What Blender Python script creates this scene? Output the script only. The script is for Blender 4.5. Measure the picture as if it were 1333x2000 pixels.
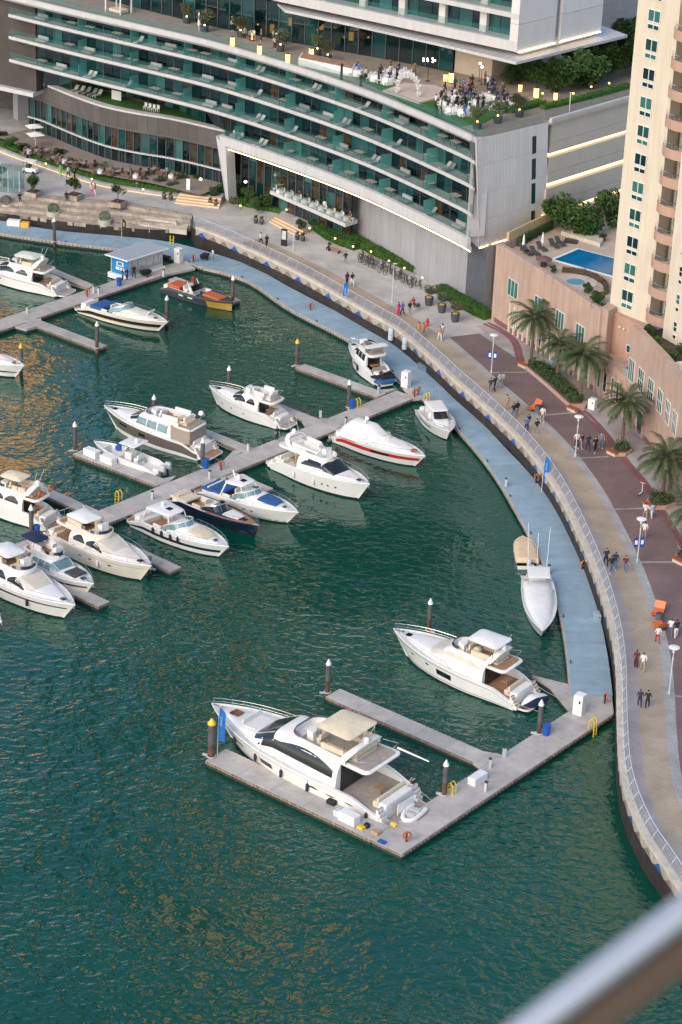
import bpy, bmesh, math, random
from mathutils import Vector, Matrix
R = math.radians
rnd = random.Random(11)
scene = bpy.context.scene
for o in list(bpy.data.objects):
    bpy.data.objects.remove(o, do_unlink=True)
COL = scene.collection

# ------------------------------------------------------------------ camera
CAM_H, F_PX, PITCH, ROLL = 96.0, 4655.6, R(25.3), R(2.485)
fwd = Vector((0, math.cos(PITCH), -math.sin(PITCH)))
rt0 = Vector((1, 0, 0)); up0 = rt0.cross(fwd)
RT = rt0 * math.cos(ROLL) + up0 * math.sin(ROLL)
UP = -rt0 * math.sin(ROLL) + up0 * math.cos(ROLL)
cd = bpy.data.cameras.new('camera'); cam = bpy.data.objects.new('camera', cd); COL.objects.link(cam)
cam.matrix_world = Matrix(((RT.x, UP.x, -fwd.x, 0), (RT.y, UP.y, -fwd.y, 0), (RT.z, UP.z, -fwd.z, CAM_H), (0, 0, 0, 1)))
cd.sensor_fit = 'VERTICAL'; cd.sensor_height = 36.0; cd.sensor_width = 24.0
cd.lens = 36.0 * F_PX / 2000.0
cd.clip_start = 0.1; cd.clip_end = 6000
cd.dof.use_dof = True; cd.dof.focus_distance = 195.0; cd.dof.aperture_fstop = 4.5
scene.camera = cam

# ------------------------------------------------------------------ world, sun, exposure
SUN_EL, SUN_AZ = R(34), R(215)          # azimuth clockwise from +Y: behind the camera, to its left
w = bpy.data.worlds.new("World"); scene.world = w; w.use_nodes = True
nt = w.node_tree; nt.nodes.clear()
sky = nt.nodes.new('ShaderNodeTexSky'); sky.sky_type = 'NISHITA'; sky.sun_disc = False
sky.sun_elevation = SUN_EL; sky.sun_rotation = SUN_AZ
sky.air_density = 1.0; sky.dust_density = 1.5; sky.ozone_density = 1.0
bg = nt.nodes.new('ShaderNodeBackground'); bg.inputs['Strength'].default_value = 0.15
wo = nt.nodes.new('ShaderNodeOutputWorld')
nt.links.new(sky.outputs[0], bg.inputs['Color']); nt.links.new(bg.outputs[0], wo.inputs['Surface'])
sd_ = bpy.data.lights.new('sun', 'SUN'); sd_.energy = 1.1; sd_.angle = R(40); sd_.color = (1.0, 0.83, 0.64)
sun = bpy.data.objects.new('sun', sd_); COL.objects.link(sun)
sv = Vector((math.sin(SUN_AZ) * math.cos(SUN_EL), math.cos(SUN_AZ) * math.cos(SUN_EL), math.sin(SUN_EL)))
sun.rotation_euler = sv.to_track_quat('Z', 'Y').to_euler()
scene.view_settings.view_transform = 'Standard'; scene.view_settings.look = 'None'
scene.view_settings.gamma = 1.0; scene.view_settings.use_curve_mapping = False
scene.view_settings.exposure = 0.74
scene.cycles.max_bounces = 6; scene.cycles.transparent_max_bounces = 10

# ------------------------------------------------------------------ geometry helpers
def G(u, v, z=0.0):
    """point of the horizontal plane at height z seen at photograph pixel (u, v)"""
    d = fwd + RT * ((u - 666.5) / F_PX) - UP * ((v - 1000.0) / F_PX)
    t = (z - CAM_H) / d.z
    return Vector((d.x * t, d.y * t, z))
def V2(p): return Vector((p[0], p[1]))
def lerp(a, b, t): return a + (b - a) * t
def clamp(x, a=0.0, b=1.0): return max(a, min(b, x))
def sstep(x): x = clamp(x); return x * x * (3 - 2 * x)
def interp(tab, x):
    if x <= tab[0][0]: return tab[0][1]
    for (a, b), (c, d) in zip(tab, tab[1:]):
        if x <= c: return b + (d - b) * (x - a) / (c - a)
    return tab[-1][1]
class Curve:
    """smooth plan curve through points (Catmull-Rom), arc-length parametrised"""
    def __init__(s, pts, n=12, smooth=True):
        P = [V2(p) for p in pts]; o = []
        if smooth and len(P) > 2:
            for i in range(len(P) - 1):
                p0 = P[i - 1] if i else P[0] * 2 - P[1]; p1 = P[i]; p2 = P[i + 1]
                p3 = P[i + 2] if i + 2 < len(P) else P[-1] * 2 - P[-2]
                for k in range(n):
                    t = k / n
                    o.append(0.5 * ((2 * p1) + (p2 - p0) * t + (2 * p0 - 5 * p1 + 4 * p2 - p3) * t * t + (3 * p1 - p0 - 3 * p2 + p3) * t ** 3))
            o.append(P[-1])
        else: o = P
        s.p = o; s.d = [0.0]
        for a, b in zip(o, o[1:]): s.d.append(s.d[-1] + (b - a).length)
        s.L = s.d[-1]
    def at(s, l, off=0.0):
        l = clamp(l, 0, s.L)
        lo, hi = 0, len(s.d) - 1
        while hi - lo > 1:
            m = (lo + hi) // 2
            if s.d[m] <= l: lo = m
            else: hi = m
        a, b = s.p[lo], s.p[lo + 1]; k = (l - s.d[lo]) / max(1e-9, s.d[lo + 1] - s.d[lo])
        q = a + (b - a) * k
        if off:
            nn = s.nrm(l); q = q + nn * off
        return q
    def tan(s, l):
        a = s.at(max(0, l - .6)); b = s.at(min(s.L, l + .6)); return (b - a).normalized()
    def nrm(s, l): t = s.tan(l); return Vector((-t.y, t.x))
    def pts(s, l0, l1, n, off=0.0): return [s.at(lerp(l0, l1, i / n), off) for i in range(n + 1)]
    def near(s, q):
        q = V2(q); best = (1e9, 0)
        for i in range(len(s.p) - 1):
            a, b = s.p[i], s.p[i + 1]; d = b - a; t = clamp((q - a).dot(d) / max(1e-9, d.dot(d)))
            D = (a + d * t - q).length
            if D < best[0]: best = (D, lerp(s.d[i], s.d[i + 1], t))
        return best[1]

# ------------------------------------------------------------------ materials
MATS = {}
def nodes_of(name):
    m = bpy.data.materials.new(name); m.use_nodes = True
    n = m.node_tree; b = n.nodes['Principled BSDF']; return m, n, b
def mat(name, col, rough=0.5, metal=0.0, var=0.12, scale=1.5, bump=0.0, bscale=None, spec=0.5, trans=0.0, coat=0.0, stretch=None, streak=0.0, objvar=0.0):
    if name in MATS: return MATS[name]
    m, n, b = nodes_of(name); L = n.links.new
    b.inputs['Roughness'].default_value = rough; b.inputs['Metallic'].default_value = metal
    b.inputs['Specular IOR Level'].default_value = spec
    b.inputs['Transmission Weight'].default_value = trans; b.inputs['Coat Weight'].default_value = coat
    geo = n.nodes.new('ShaderNodeNewGeometry'); src = geo.outputs['Position']
    if stretch:
        mp = n.nodes.new('ShaderNodeMapping'); mp.inputs['Scale'].default_value = stretch; L(src, mp.inputs['Vector']); src = mp.outputs[0]
    t = n.nodes.new('ShaderNodeTexNoise'); t.inputs['Scale'].default_value = scale; t.inputs['Detail'].default_value = 5; t.inputs['Roughness'].default_value = .6
    L(src, t.inputs['Vector'])
    r = n.nodes.new('ShaderNodeMapRange'); r.inputs['From Min'].default_value = .3; r.inputs['From Max'].default_value = .7
    r.inputs['To Min'].default_value = 1 - var; r.inputs['To Max'].default_value = 1 + var * .6
    L(t.outputs['Fac'], r.inputs['Value'])
    mx = n.nodes.new('ShaderNodeMix'); mx.data_type = 'RGBA'; mx.blend_type = 'MULTIPLY'; mx.inputs['Factor'].default_value = 1
    mx.inputs['A'].default_value = (*col, 1); L(r.outputs[0], mx.inputs['B']); out = mx.outputs['Result']
    if streak:
        mp2 = n.nodes.new('ShaderNodeMapping'); mp2.inputs['Scale'].default_value = (1.2, 1.2, .12); L(geo.outputs['Position'], mp2.inputs['Vector'])
        t2 = n.nodes.new('ShaderNodeTexNoise'); t2.inputs['Scale'].default_value = 1.6; t2.inputs['Detail'].default_value = 6; L(mp2.outputs[0], t2.inputs['Vector'])
        r2 = n.nodes.new('ShaderNodeMapRange'); r2.inputs['From Min'].default_value = .42; r2.inputs['From Max'].default_value = .68
        r2.inputs['To Min'].default_value = 1; r2.inputs['To Max'].default_value = 1 - streak; L(t2.outputs['Fac'], r2.inputs['Value'])
        mx2 = n.nodes.new('ShaderNodeMix'); mx2.data_type = 'RGBA'; mx2.blend_type = 'MULTIPLY'; mx2.inputs['Factor'].default_value = 1
        L(out, mx2.inputs['A']); L(r2.outputs[0], mx2.inputs['B']); out = mx2.outputs['Result']
    if objvar:
        oi = n.nodes.new('ShaderNodeObjectInfo'); r3 = n.nodes.new('ShaderNodeMapRange'); r3.inputs['To Min'].default_value = 1 - objvar; r3.inputs['To Max'].default_value = 1 + objvar * .5; L(oi.outputs['Random'], r3.inputs['Value'])
        mx3 = n.nodes.new('ShaderNodeMix'); mx3.data_type = 'RGBA'; mx3.blend_type = 'MULTIPLY'; mx3.inputs['Factor'].default_value = 1
        L(out, mx3.inputs['A']); L(r3.outputs[0], mx3.inputs['B']); out = mx3.outputs['Result']
    L(out, b.inputs['Base Color'])
    if bump:
        bt = n.nodes.new('ShaderNodeTexNoise'); bt.inputs['Scale'].default_value = bscale or scale * 8; bt.inputs['Detail'].default_value = 4; L(src, bt.inputs['Vector'])
        bp = n.nodes.new('ShaderNodeBump'); bp.inputs['Strength'].default_value = bump; bp.inputs['Distance'].default_value = .05
        L(bt.outputs['Fac'], bp.inputs['Height']); L(bp.outputs[0], b.inputs['Normal'])
    MATS[name] = m; return m
def paver(name, c1, c2, cm, scale=1.0, bw=.4, bh=.2, rot=0.0, var=.25):
    """small bricks: a brick pattern over world position, plus broad wear"""
    if name in MATS: return MATS[name]
    m, n, b = nodes_of(name); L = n.links.new
    b.inputs['Roughness'].default_value = .8
    geo = n.nodes.new('ShaderNodeNewGeometry')
    mp = n.nodes.new('ShaderNodeMapping'); mp.inputs['Rotation'].default_value = (0, 0, rot); mp.inputs['Scale'].default_value = (scale,) * 3; L(geo.outputs['Position'], mp.inputs['Vector'])
    br = n.nodes.new('ShaderNodeTexBrick'); L(mp.outputs[0], br.inputs['Vector'])
    br.inputs['Color1'].default_value = (*c1, 1); br.inputs['Color2'].default_value = (*c2, 1); br.inputs['Mortar'].default_value = (*cm, 1)
    br.inputs['Scale'].default_value = 1.0; br.inputs['Brick Width'].default_value = bw; br.inputs['Row Height'].default_value = bh; br.inputs['Mortar Size'].default_value = .02
    t = n.nodes.new('ShaderNodeTexNoise'); t.inputs['Scale'].default_value = .35; t.inputs['Detail'].default_value = 7; L(geo.outputs['Position'], t.inputs['Vector'])
    r = n.nodes.new('ShaderNodeMapRange'); r.inputs['From Min'].default_value = .3; r.inputs['From Max'].default_value = .7
    r.inputs['To Min'].default_value = 1 - var; r.inputs['To Max'].default_value = 1 + var * .4; L(t.outputs['Fac'], r.inputs['Value'])
    mx = n.nodes.new('ShaderNodeMix'); mx.data_type = 'RGBA'; mx.blend_type = 'MULTIPLY'; mx.inputs['Factor'].default_value = 1
    L(br.outputs['Color'], mx.inputs['A']); L(r.outputs[0], mx.inputs['B']); L(mx.outputs['Result'], b.inputs['Base Color'])
    MATS[name] = m; return m
def glow(name, col, strength):
    if name in MATS: return MATS[name]
    m, n, b = nodes_of(name)
    b.inputs['Base Color'].default_value = (*col, 1); b.inputs['Emission Color'].default_value = (*col, 1); b.inputs['Emission Strength'].default_value = strength
    MATS[name] = m; return m
def clear_glass(name, col, alpha, rough=.03):
    """thin tinted sheet of glass: part see-through, part mirror"""
    if name in MATS: return MATS[name]
    m, n, b = nodes_of(name); L = n.links.new
    b.inputs['Base Color'].default_value = (*col, 1); b.inputs['Roughness'].default_value = rough; b.inputs['Alpha'].default_value = alpha
    b.inputs['Specular IOR Level'].default_value = .6
    MATS[name] = m; return m
def leaf(name, c1, c2):
    if name in MATS: return MATS[name]
    m, n, b = nodes_of(name); L = n.links.new
    b.inputs['Roughness'].default_value = .55; b.inputs['Specular IOR Level'].default_value = .3
    geo = n.nodes.new('ShaderNodeNewGeometry'); t = n.nodes.new('ShaderNodeTexNoise'); t.inputs['Scale'].default_value = 1.1; t.inputs['Detail'].default_value = 3
    L(geo.outputs['Position'], t.inputs['Vector'])
    ad = n.nodes.new('ShaderNodeMath'); ad.operation = 'MULTIPLY_ADD'; ad.inputs[1].default_value = .55; L(geo.outputs['Random Per Island'], ad.inputs[0])
    ad.use_clamp = True
    s2 = n.nodes.new('ShaderNodeMath'); s2.operation = 'MULTIPLY_ADD'; s2.inputs[1].default_value = 1.3; s2.inputs[2].default_value = -.42; L(t.outputs['Fac'], s2.inputs[0]); L(s2.outputs[0], ad.inputs[2])
    mx = n.nodes.new('ShaderNodeMix'); mx.data_type = 'RGBA'; mx.inputs['A'].default_value = (*c1, 1); mx.inputs['B'].default_value = (*c2, 1)
    L(ad.outputs[0], mx.inputs['Factor']); L(mx.outputs['Result'], b.inputs['Base Color'])
    b.inputs['Subsurface Weight'].default_value = 0.0
    MATS[name] = m; return m

# ------------------------------------------------------------------ mesh building
KIDS = {}
class MB:
    def __init__(s): s.v = []; s.f = []; s.mi = []; s.m = 0
    def add(s, vs, fs):
        o = len(s.v); s.v += [tuple(p) for p in vs]; s.f += [tuple(i + o for i in f) for f in fs]; s.mi += [s.m] * len(fs); return s
    def box(s, x0, x1, y0, y1, z0, z1): return s.obox(((x0 + x1) / 2, (y0 + y1) / 2, (z0 + z1) / 2), (abs(x1 - x0), abs(y1 - y0), abs(z1 - z0)))
    def obox(s, c, d, rz=0.0, rot=None):
        m = rot or Matrix.Rotation(rz, 3, 'Z'); c = Vector(c); vs = []
        for z in (-.5, .5):
            for x, y in ((-.5, -.5), (.5, -.5), (.5, .5), (-.5, .5)): vs.append(c + m @ Vector((x * d[0], y * d[1], z * d[2])))
        return s.add(vs, [(3, 2, 1, 0), (4, 5, 6, 7), (0, 1, 5, 4), (1, 2, 6, 5), (2, 3, 7, 6), (3, 0, 4, 7)])
    def prism(s, poly, z0, z1, inset=0.0, ih=0.0):
        """vertical prism of a plan polygon; optional chamfered top"""
        P = [V2(p) for p in poly]; n = len(P)
        ar = sum(P[i].x * P[(i + 1) % n].y - P[(i + 1) % n].x * P[i].y for i in range(n))
        if ar < 0: P.reverse()
        rings = [[(p.x, p.y, z0) for p in P], [(p.x, p.y, z1 - ih) for p in P]]
        if inset:
            c = sum(P, Vector((0, 0))) / n; q = []
            for p in P:
                d = (c - p); q.append(p + d.normalized() * min(inset * 1.3, d.length * .5))
            rings.append([(p.x, p.y, z1) for p in q])
        return s.loft(rings, True)
    def loft(s, rings, caps=True, closed=True, smoothcap=False):
        n = len(rings[0]); vs = [p for r in rings for p in r]; fs = []
        for i in range(len(rings) - 1):
            for k in range(n if closed else n - 1):
                a = i * n + k; b = i * n + (k + 1) % n; fs.append((a, b, b + n, a + n))
        if caps and closed:
            fs.append(tuple(reversed(range(n)))); o = (len(rings) - 1) * n; fs.append(tuple(range(o, o + n)))
        return s.add(vs, fs)
    def tube(s, pts, r, n=6, closed=False, r2=None):
        P = [Vector(p) for p in pts]; rings = []; N = len(P); px = None
        for i, p in enumerate(P):
            if closed: t = P[(i + 1) % N] - P[i - 1]
            else: t = P[min(i + 1, N - 1)] - P[max(i - 1, 0)]
            t = t.normalized() if t.length > 1e-9 else Vector((0, 0, 1))
            if px is None: px = t.orthogonal().normalized()
            px = (px - t * px.dot(t)); px = px.normalized() if px.length > 1e-6 else t.orthogonal().normalized()
            py = t.cross(px); rr = r if r2 is None else lerp(r, r2, i / max(1, N - 1))
            rings.append([p + px * (math.cos(2 * math.pi * k / n) * rr) + py * (math.sin(2 * math.pi * k / n) * rr) for k in range(n)])
        if closed: rings.append(rings[0])
        return s.loft(rings, not closed)
    def lathe(s, prof, n=12, c=(0, 0, 0)):
        return s.loft([[(c[0] + max(r, .0005) * math.cos(2 * math.pi * k / n), c[1] + max(r, .0005) * math.sin(2 * math.pi * k / n), c[2] + z) for k in range(n)] for r, z in prof], True)
    def ball(s, c, r, n=8, sx=1, sy=1, sz=1):
        rings = []
        for i in range(n // 2 + 1):
            a = -math.pi / 2 + math.pi * i / (n // 2); rr = max(.002, math.cos(a))
            rings.append([(c[0] + r * sx * rr * math.cos(2 * math.pi * k / n), c[1] + r * sy * rr * math.sin(2 * math.pi * k / n), c[2] + r * sz * math.sin(a)) for k in range(n)])
        return s.loft(rings, True)
    def sheet(s, rows):
        n = len(rows[0]); vs = [p for r in rows for p in r]
        return s.add(vs, [(i * n + k, i * n + k + 1, (i + 1) * n + k + 1, (i + 1) * n + k) for i in range(len(rows) - 1) for k in range(n - 1)])
    def slab(s, rows, t):
        """sheet with thickness t downwards"""
        lo = [[(p[0], p[1], p[2] - t) for p in r] for r in rows]
        s.sheet(rows); s.sheet([list(reversed(r)) for r in lo])
        edge = list(rows[0]) + [r[-1] for r in rows[1:]] + list(reversed(rows[-1][:-1])) + [r[0] for r in reversed(rows[1:-1])]
        el = [(p[0], p[1], p[2] - t) for p in edge]; n = len(edge)
        return s.add(edge + el, [(k, n + k, n + (k + 1) % n, (k + 1) % n) for k in range(n)])
    def mesh(s, name, mats, smooth=None, recalc=True):
        me = bpy.data.meshes.new(name); me.from_pydata(s.v, [], s.f)
        if not isinstance(mats, (list, tuple)): mats = [mats]
        for m in mats: me.materials.append(m)
        if len(mats) > 1: me.polygons.foreach_set('material_index', s.mi)
        if recalc:
            bm = bmesh.new(); bm.from_mesh(me); bmesh.ops.remove_doubles(bm, verts=bm.verts, dist=1e-5)
            bmesh.ops.recalc_face_normals(bm, faces=bm.faces); bm.to_mesh(me); bm.free()
        if smooth:
            me.polygons.foreach_set('use_smooth', [True] * len(me.polygons)); me.set_sharp_from_angle(angle=R(smooth))
        me.update(); return me
    def build(s, name, mats, parent=None, world=False, smooth=None, recalc=True):
        return link(name, s.mesh(name, mats, smooth, recalc), parent, world)
def basis(o): return Matrix.LocRotScale(o.location, o.rotation_euler, o.scale)
def wmat(o):
    return basis(o) if o.parent is None else wmat(o.parent) @ o.matrix_parent_inverse @ basis(o)
def link(name, me, parent=None, world=False):
    o = bpy.data.objects.new(name, me); COL.objects.link(o)
    if parent is not None:
        o.parent = parent; KIDS.setdefault(parent.name, []).append(o)
        if world: o.matrix_parent_inverse = wmat(parent).inverted()
    return o
def tag(o, label=None, cat=None, group=None, kind=None):
    if label: o['label'] = label
    if cat: o['category'] = cat
    if group: o['group'] = group
    if kind: o['kind'] = kind
    return o
def thing(name, label, cat, loc=(0, 0, 0), rz=0.0, group=None):
    o = bpy.data.objects.new(name, None); COL.objects.link(o); o.empty_display_size = .2
    o.location = loc; o.rotation_euler = (0, 0, rz); return tag(o, label, cat, group)
def kids(o): return KIDS.get(o.name, [])
def copy_tree(o, parent=None):
    c = o.copy(); COL.objects.link(c)
    if parent is not None:
        KIDS.setdefault(parent.name, []).append(c)
        c.parent = parent; c.matrix_parent_inverse = o.matrix_parent_inverse
    for ch in kids(o): copy_tree(ch, c)
    return c
class Proto:
    """first placement uses the thing itself, later ones are copies of it and of its parts"""
    def __init__(s, o): s.o = o; s.used = False
    def put(s, loc, rz=0.0, label=None, scale=None, group=None):
        o = copy_tree(s.o) if s.used else s.o
        s.used = True; o.location = loc; o.rotation_euler = (0, 0, rz)
        if scale is not None: o.scale = scale if isinstance(scale, tuple) else (scale,) * 3
        if label: o['label'] = label
        if group: o['group'] = group
        return o
def structure(name, mb, m, smooth=None, recalc=True): return tag(mb.build(name, m, None, smooth=smooth, recalc=recalc), kind='structure')
def poly_sheet(name, poly, z, m, thick=0.0):
    bm = bmesh.new(); vs = [bm.verts.new((p[0], p[1], z)) for p in poly]
    es = [bm.edges.new((vs[i], vs[(i + 1) % len(vs)])) for i in range(len(vs))]
    bmesh.ops.triangle_fill(bm, edges=es, use_beauty=True)
    for f in bm.faces:
        if f.normal.z < 0: f.normal_flip()
    me = bpy.data.meshes.new(name); bm.to_mesh(me); bm.free(); me.materials.append(m)
    return link(name, me)
def strip_pts(cv, l0, l1, n, a, b, z): return [[(*cv.at(lerp(l0, l1, i / n), a), z), (*cv.at(lerp(l0, l1, i / n), b), z)] for i in range(n + 1)]
# ================================================================== materials used all over
M_white = mat('gelcoat_white', (.80, .79, .76), .22, var=.05, scale=.9, coat=.3)
M_cream = mat('gelcoat_cream', (.78, .73, .64), .25, var=.05, scale=.9, coat=.3)
M_deckw = mat('deck_white', (.72, .71, .68), .55, var=.08, scale=2)
M_glassk = mat('dark_boat_glass', (.012, .015, .018), .06, var=.3, scale=1.2, spec=.7)
M_glassb = mat('pale_boat_glass', (.16, .27, .29), .05, var=.3, scale=1.2, spec=.8)
M_teak = mat('teak', (.36, .20, .10), .6, var=.25, scale=3, stretch=(1, 6, 1))
M_teakg = mat('grey_teak', (.38, .33, .28), .65, var=.2, scale=3)
M_steel = mat('stainless', (.75, .76, .78), .22, 1.0, var=.05)
M_canvas = mat('cream_canvas', (.72, .62, .44), .85, var=.10, scale=2.2, bump=.3, bscale=3)
M_canvasw = mat('white_canvas', (.76, .75, .72), .8, var=.08, scale=2.2, bump=.3, bscale=3)
M_tan = mat('tan_canvas', (.66, .50, .32), .85, var=.12, scale=2.2, bump=.4, bscale=3)
M_greyc = mat('taupe_canvas', (.33, .27, .22), .85, var=.12, scale=2.2)
M_navy = mat('navy_cover', (.012, .022, .06), .7, var=.2)
M_bluec = mat('blue_cover', (.02, .10, .28), .7, var=.15)
M_cush = mat('cream_cushion', (.66, .56, .42), .8, var=.12, scale=3)
M_cushw = mat('white_cushion', (.74, .72, .68), .75, var=.08, scale=3)
M_black = mat('black_rubber', (.012, .012, .013), .6)
M_dgrey = mat('dark_grey', (.05, .052, .056), .5)
M_grey = mat('mid_grey', (.28, .28, .28), .6)
M_lgrey = mat('light_grey_paint', (.52, .53, .53), .5)
M_whitep = mat('white_paint', (.78, .78, .76), .5, var=.06)
M_red = mat('red_paint', (.55, .03, .02), .45)
M_orange = mat('orange_paint', (.52, .12, .04), .55)
M_yellow = mat('yellow_paint', (.80, .55, .02), .5)
M_blue = mat('bright_blue_plastic', (.01, .09, .42), .45)
M_conc = mat('dock_concrete', (.47, .44, .405), .85, var=.22, scale=.8, bump=.3, objvar=.12)
M_concd = mat('dock_side', (.27, .22, .17), .9, var=.45, scale=1.8)
M_float = mat('dock_float', (.05, .048, .042), .8, var=.4, scale=2)
M_rust = mat('rusty_pile', (.13, .065, .045), .85, var=.55, scale=1.6)
M_pile = mat('pile_sleeve', (.10, .095, .10), .7, var=.3, scale=1.5)
M_walk = mat('blue_walkway', (.27, .385, .46), .75, var=.16, scale=.7, bump=.15, bscale=20, objvar=.10)
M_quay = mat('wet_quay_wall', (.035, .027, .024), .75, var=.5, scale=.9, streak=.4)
M_kerb = mat('cream_stone', (.58, .52, .43), .75, var=.15, scale=.8, streak=.15)
M_stone = mat('tan_step_stone', (.44, .37, .30), .8, var=.3, scale=1.2, streak=.35)
M_prom = paver('light_granite', (.50, .48, .455), (.45, .435, .415), (.34, .33, .315), 1.0, 1.6, .8, .6, .22)
M_tanp = paver('tan_pavers', (.45, .37, .275), (.40, .325, .24), (.32, .265, .20), 1.0, .4, .2, .35)
M_mar = paver('maroon_pavers', (.215, .14, .13), (.18, .12, .115), (.16, .115, .11), 1.0, .4, .2, .2, .2)
M_mar2 = paver('red_pavers', (.25, .10, .10), (.20, .085, .09), (.18, .09, .09), 1.0, .3, .15, .9)
M_lil = paver('lilac_pavers', (.40, .345, .335), (.35, .31, .305), (.30, .27, .265), 1.0, .4, .2, .8)
M_gry = paver('grey_setts', (.40, .39, .38), (.35, .345, .34), (.28, .28, .27), 1.0, .6, .6, .3)
M_asph = mat('asphalt', (.05, .05, .053), .9, var=.2, scale=1.2)
M_grass = leaf('grass_green', (.02, .075, .008), (.07, .17, .02))
M_hedge = leaf('hedge_green', (.018, .06, .008), (.06, .135, .02))
M_shrub = leaf('shrub_green', (.018, .045, .014), (.07, .115, .035))
M_olive = leaf('olive_green', (.045, .06, .03), (.14, .15, .075))
M_tree = leaf('tree_green', (.015, .045, .01), (.06, .12, .025))
M_tree2 = leaf('fresh_green', (.03, .085, .012), (.11, .20, .03))
M_frond = leaf('frond_green', (.03, .058, .026), (.12, .14, .065))
M_bark = mat('bark', (.16, .11, .075), .9, var=.4, scale=5)
M_soil = mat('soil', (.07, .05, .035), .95, var=.3, scale=3)
M_led = glow('warm_strip_light', (1.0, .74, .40), 5.0)
M_ledw = glow('pale_strip_light', (1.0, .88, .66), 1.5)
M_lant = glow('lantern_light', (1.0, .55, .14), 2.2)
M_bulb = glow('lamp_bulb', (1.0, .80, .5), 4.0)

# ================================================================== water
def water_material():
    m, n, b = nodes_of('harbour_water'); L = n.links.new
    b.inputs['Base Color'].default_value = (.002, .052, .040, 1); b.inputs['Roughness'].default_value = .03
    b.inputs['IOR'].default_value = 1.62; b.inputs['Specular Tint'].default_value = (.72, 1.0, .86, 1); b.inputs['Specular IOR Level'].default_value = .5
    geo = n.nodes.new('ShaderNodeNewGeometry')
    def noise(sc, det, scale3, rot=0.0, dist=0.0, rough=.5):
        mp = n.nodes.new('ShaderNodeMapping'); mp.inputs['Scale'].default_value = scale3; mp.inputs['Rotation'].default_value = (0, 0, rot); L(geo.outputs['Position'], mp.inputs['Vector'])
        t = n.nodes.new('ShaderNodeTexNoise'); t.inputs['Scale'].default_value = sc; t.inputs['Detail'].default_value = det; t.inputs['Distortion'].default_value = dist; t.inputs['Roughness'].default_value = rough
        L(mp.outputs[0], t.inputs['Vector']); return t.outputs['Fac']
    def mth(op, a, c, d=None):
        q = n.nodes.new('ShaderNodeMath'); q.operation = op
        for i, x in enumerate((a, c, d)):
            if x is None: continue
            if isinstance(x, (int, float)): q.inputs[i].default_value = x
            else: L(x, q.inputs[i])
        return q.outputs[0]
    h1 = noise(1.25, 2, (.7, 1.0, 1), .35, .5)      # wavelets about a metre long
    h2 = noise(2.4, 1.5, (.7, 1.0, 1), -.3, .3)
    h3 = noise(.13, 2, (1, .8, 1), .9, .5)
    gust = noise(.035, 3, (1, 1, 1), .2, .6)     # calm and ruffled patches
    gm = n.nodes.new('ShaderNodeMapRange'); gm.inputs['From Min'].default_value = .38; gm.inputs['From Max'].default_value = .62
    gm.inputs['To Min'].default_value = .30; gm.inputs['To Max'].default_value = 1.0; L(gust, gm.inputs['Value'])
    sp = n.nodes.new('ShaderNodeSeparateXYZ'); L(geo.outputs['Position'], sp.inputs[0])
    sh = n.nodes.new('ShaderNodeMapRange'); sh.inputs['From Min'].default_value = 160; sh.inputs['From Max'].default_value = 205; sh.inputs['To Min'].default_value = 1.0; sh.inputs['To Max'].default_value = .42; L(sp.outputs['Y'], sh.inputs['Value'])   # the inner basin is sheltered
    s = mth('MULTIPLY_ADD', h2, .16, mth('MULTIPLY', h1, 1.0))
    s = mth('MULTIPLY', s, mth('MULTIPLY', gm.outputs[0], sh.outputs[0])); s = mth('MULTIPLY_ADD', h3, .7, s)
    bp = n.nodes.new('ShaderNodeBump'); bp.inputs['Strength'].default_value = 1.0; bp.inputs['Distance'].default_value = .36
    L(s, bp.inputs['Height']); L(bp.outputs[0], b.inputs['Normal'])
    cl = n.nodes.new('ShaderNodeMix'); cl.data_type = 'RGBA'; cl.inputs['A'].default_value = (.001, .042, .027, 1); cl.inputs['B'].default_value = (.001, .074, .047, 1)
    L(gust, cl.inputs['Factor']); L(cl.outputs['Result'], b.inputs['Base Color'])
    return m
water = MB().sheet([[(-700, 20, 0), (700, 20, 0)], [(-700, 420, 0), (700, 420, 0)]])
structure('water', water, water_material(), recalc=False)

# ================================================================== quay edge, promenade ground
PZ = 2.5
kerb_px = [(1329,1739),(1296,1690),(1256,1630),(1225,1558),(1212,1498),(1207.5,1421),(1204.5,1300),(1189.5,1210),(1156.5,1105),(1107,995),(1069,930),(1022,869),(972,819),(925,776),(888,744),(853,711),(780,648),(726,616),(672,585),(600,544),(528,508),(456,475),(420,459),(382,445)]
kp = [G(u, v, PZ) for u, v in kerb_px]
KC = Curve([(33, 118), (27.5, 130)] + kp)          # runs from the near right to the far left
KL0 = 0.0
step_front = [G(u, v, 1.0) for u, v in ((372, 450), (300, 453), (150, 440), (60, 428), (0, 420))]
step_back = [G(u, v, PZ) for u, v in ((376, 418), (300, 404), (240, 392), (150, 388), (90, 380), (40, 378), (0, 386))]
ground = [(p.x, p.y) for p in KC.p] + [(p.x, p.y) for p in step_back] + [(-70, 292), (-400, 300), (-1500, 1500), (1500, 1500), (1500, 60), (60, 60)]
gnd = poly_sheet('promenade', ground, PZ, M_prom); tag(gnd, kind='structure')

# quay wall below the kerb: dark wet concrete
n = 150
rows = []
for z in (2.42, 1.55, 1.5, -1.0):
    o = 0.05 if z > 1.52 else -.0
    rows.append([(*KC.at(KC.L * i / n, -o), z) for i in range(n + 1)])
mb = MB(); mb.sheet(rows); q = structure('quay_wall', mb, M_quay)
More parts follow.
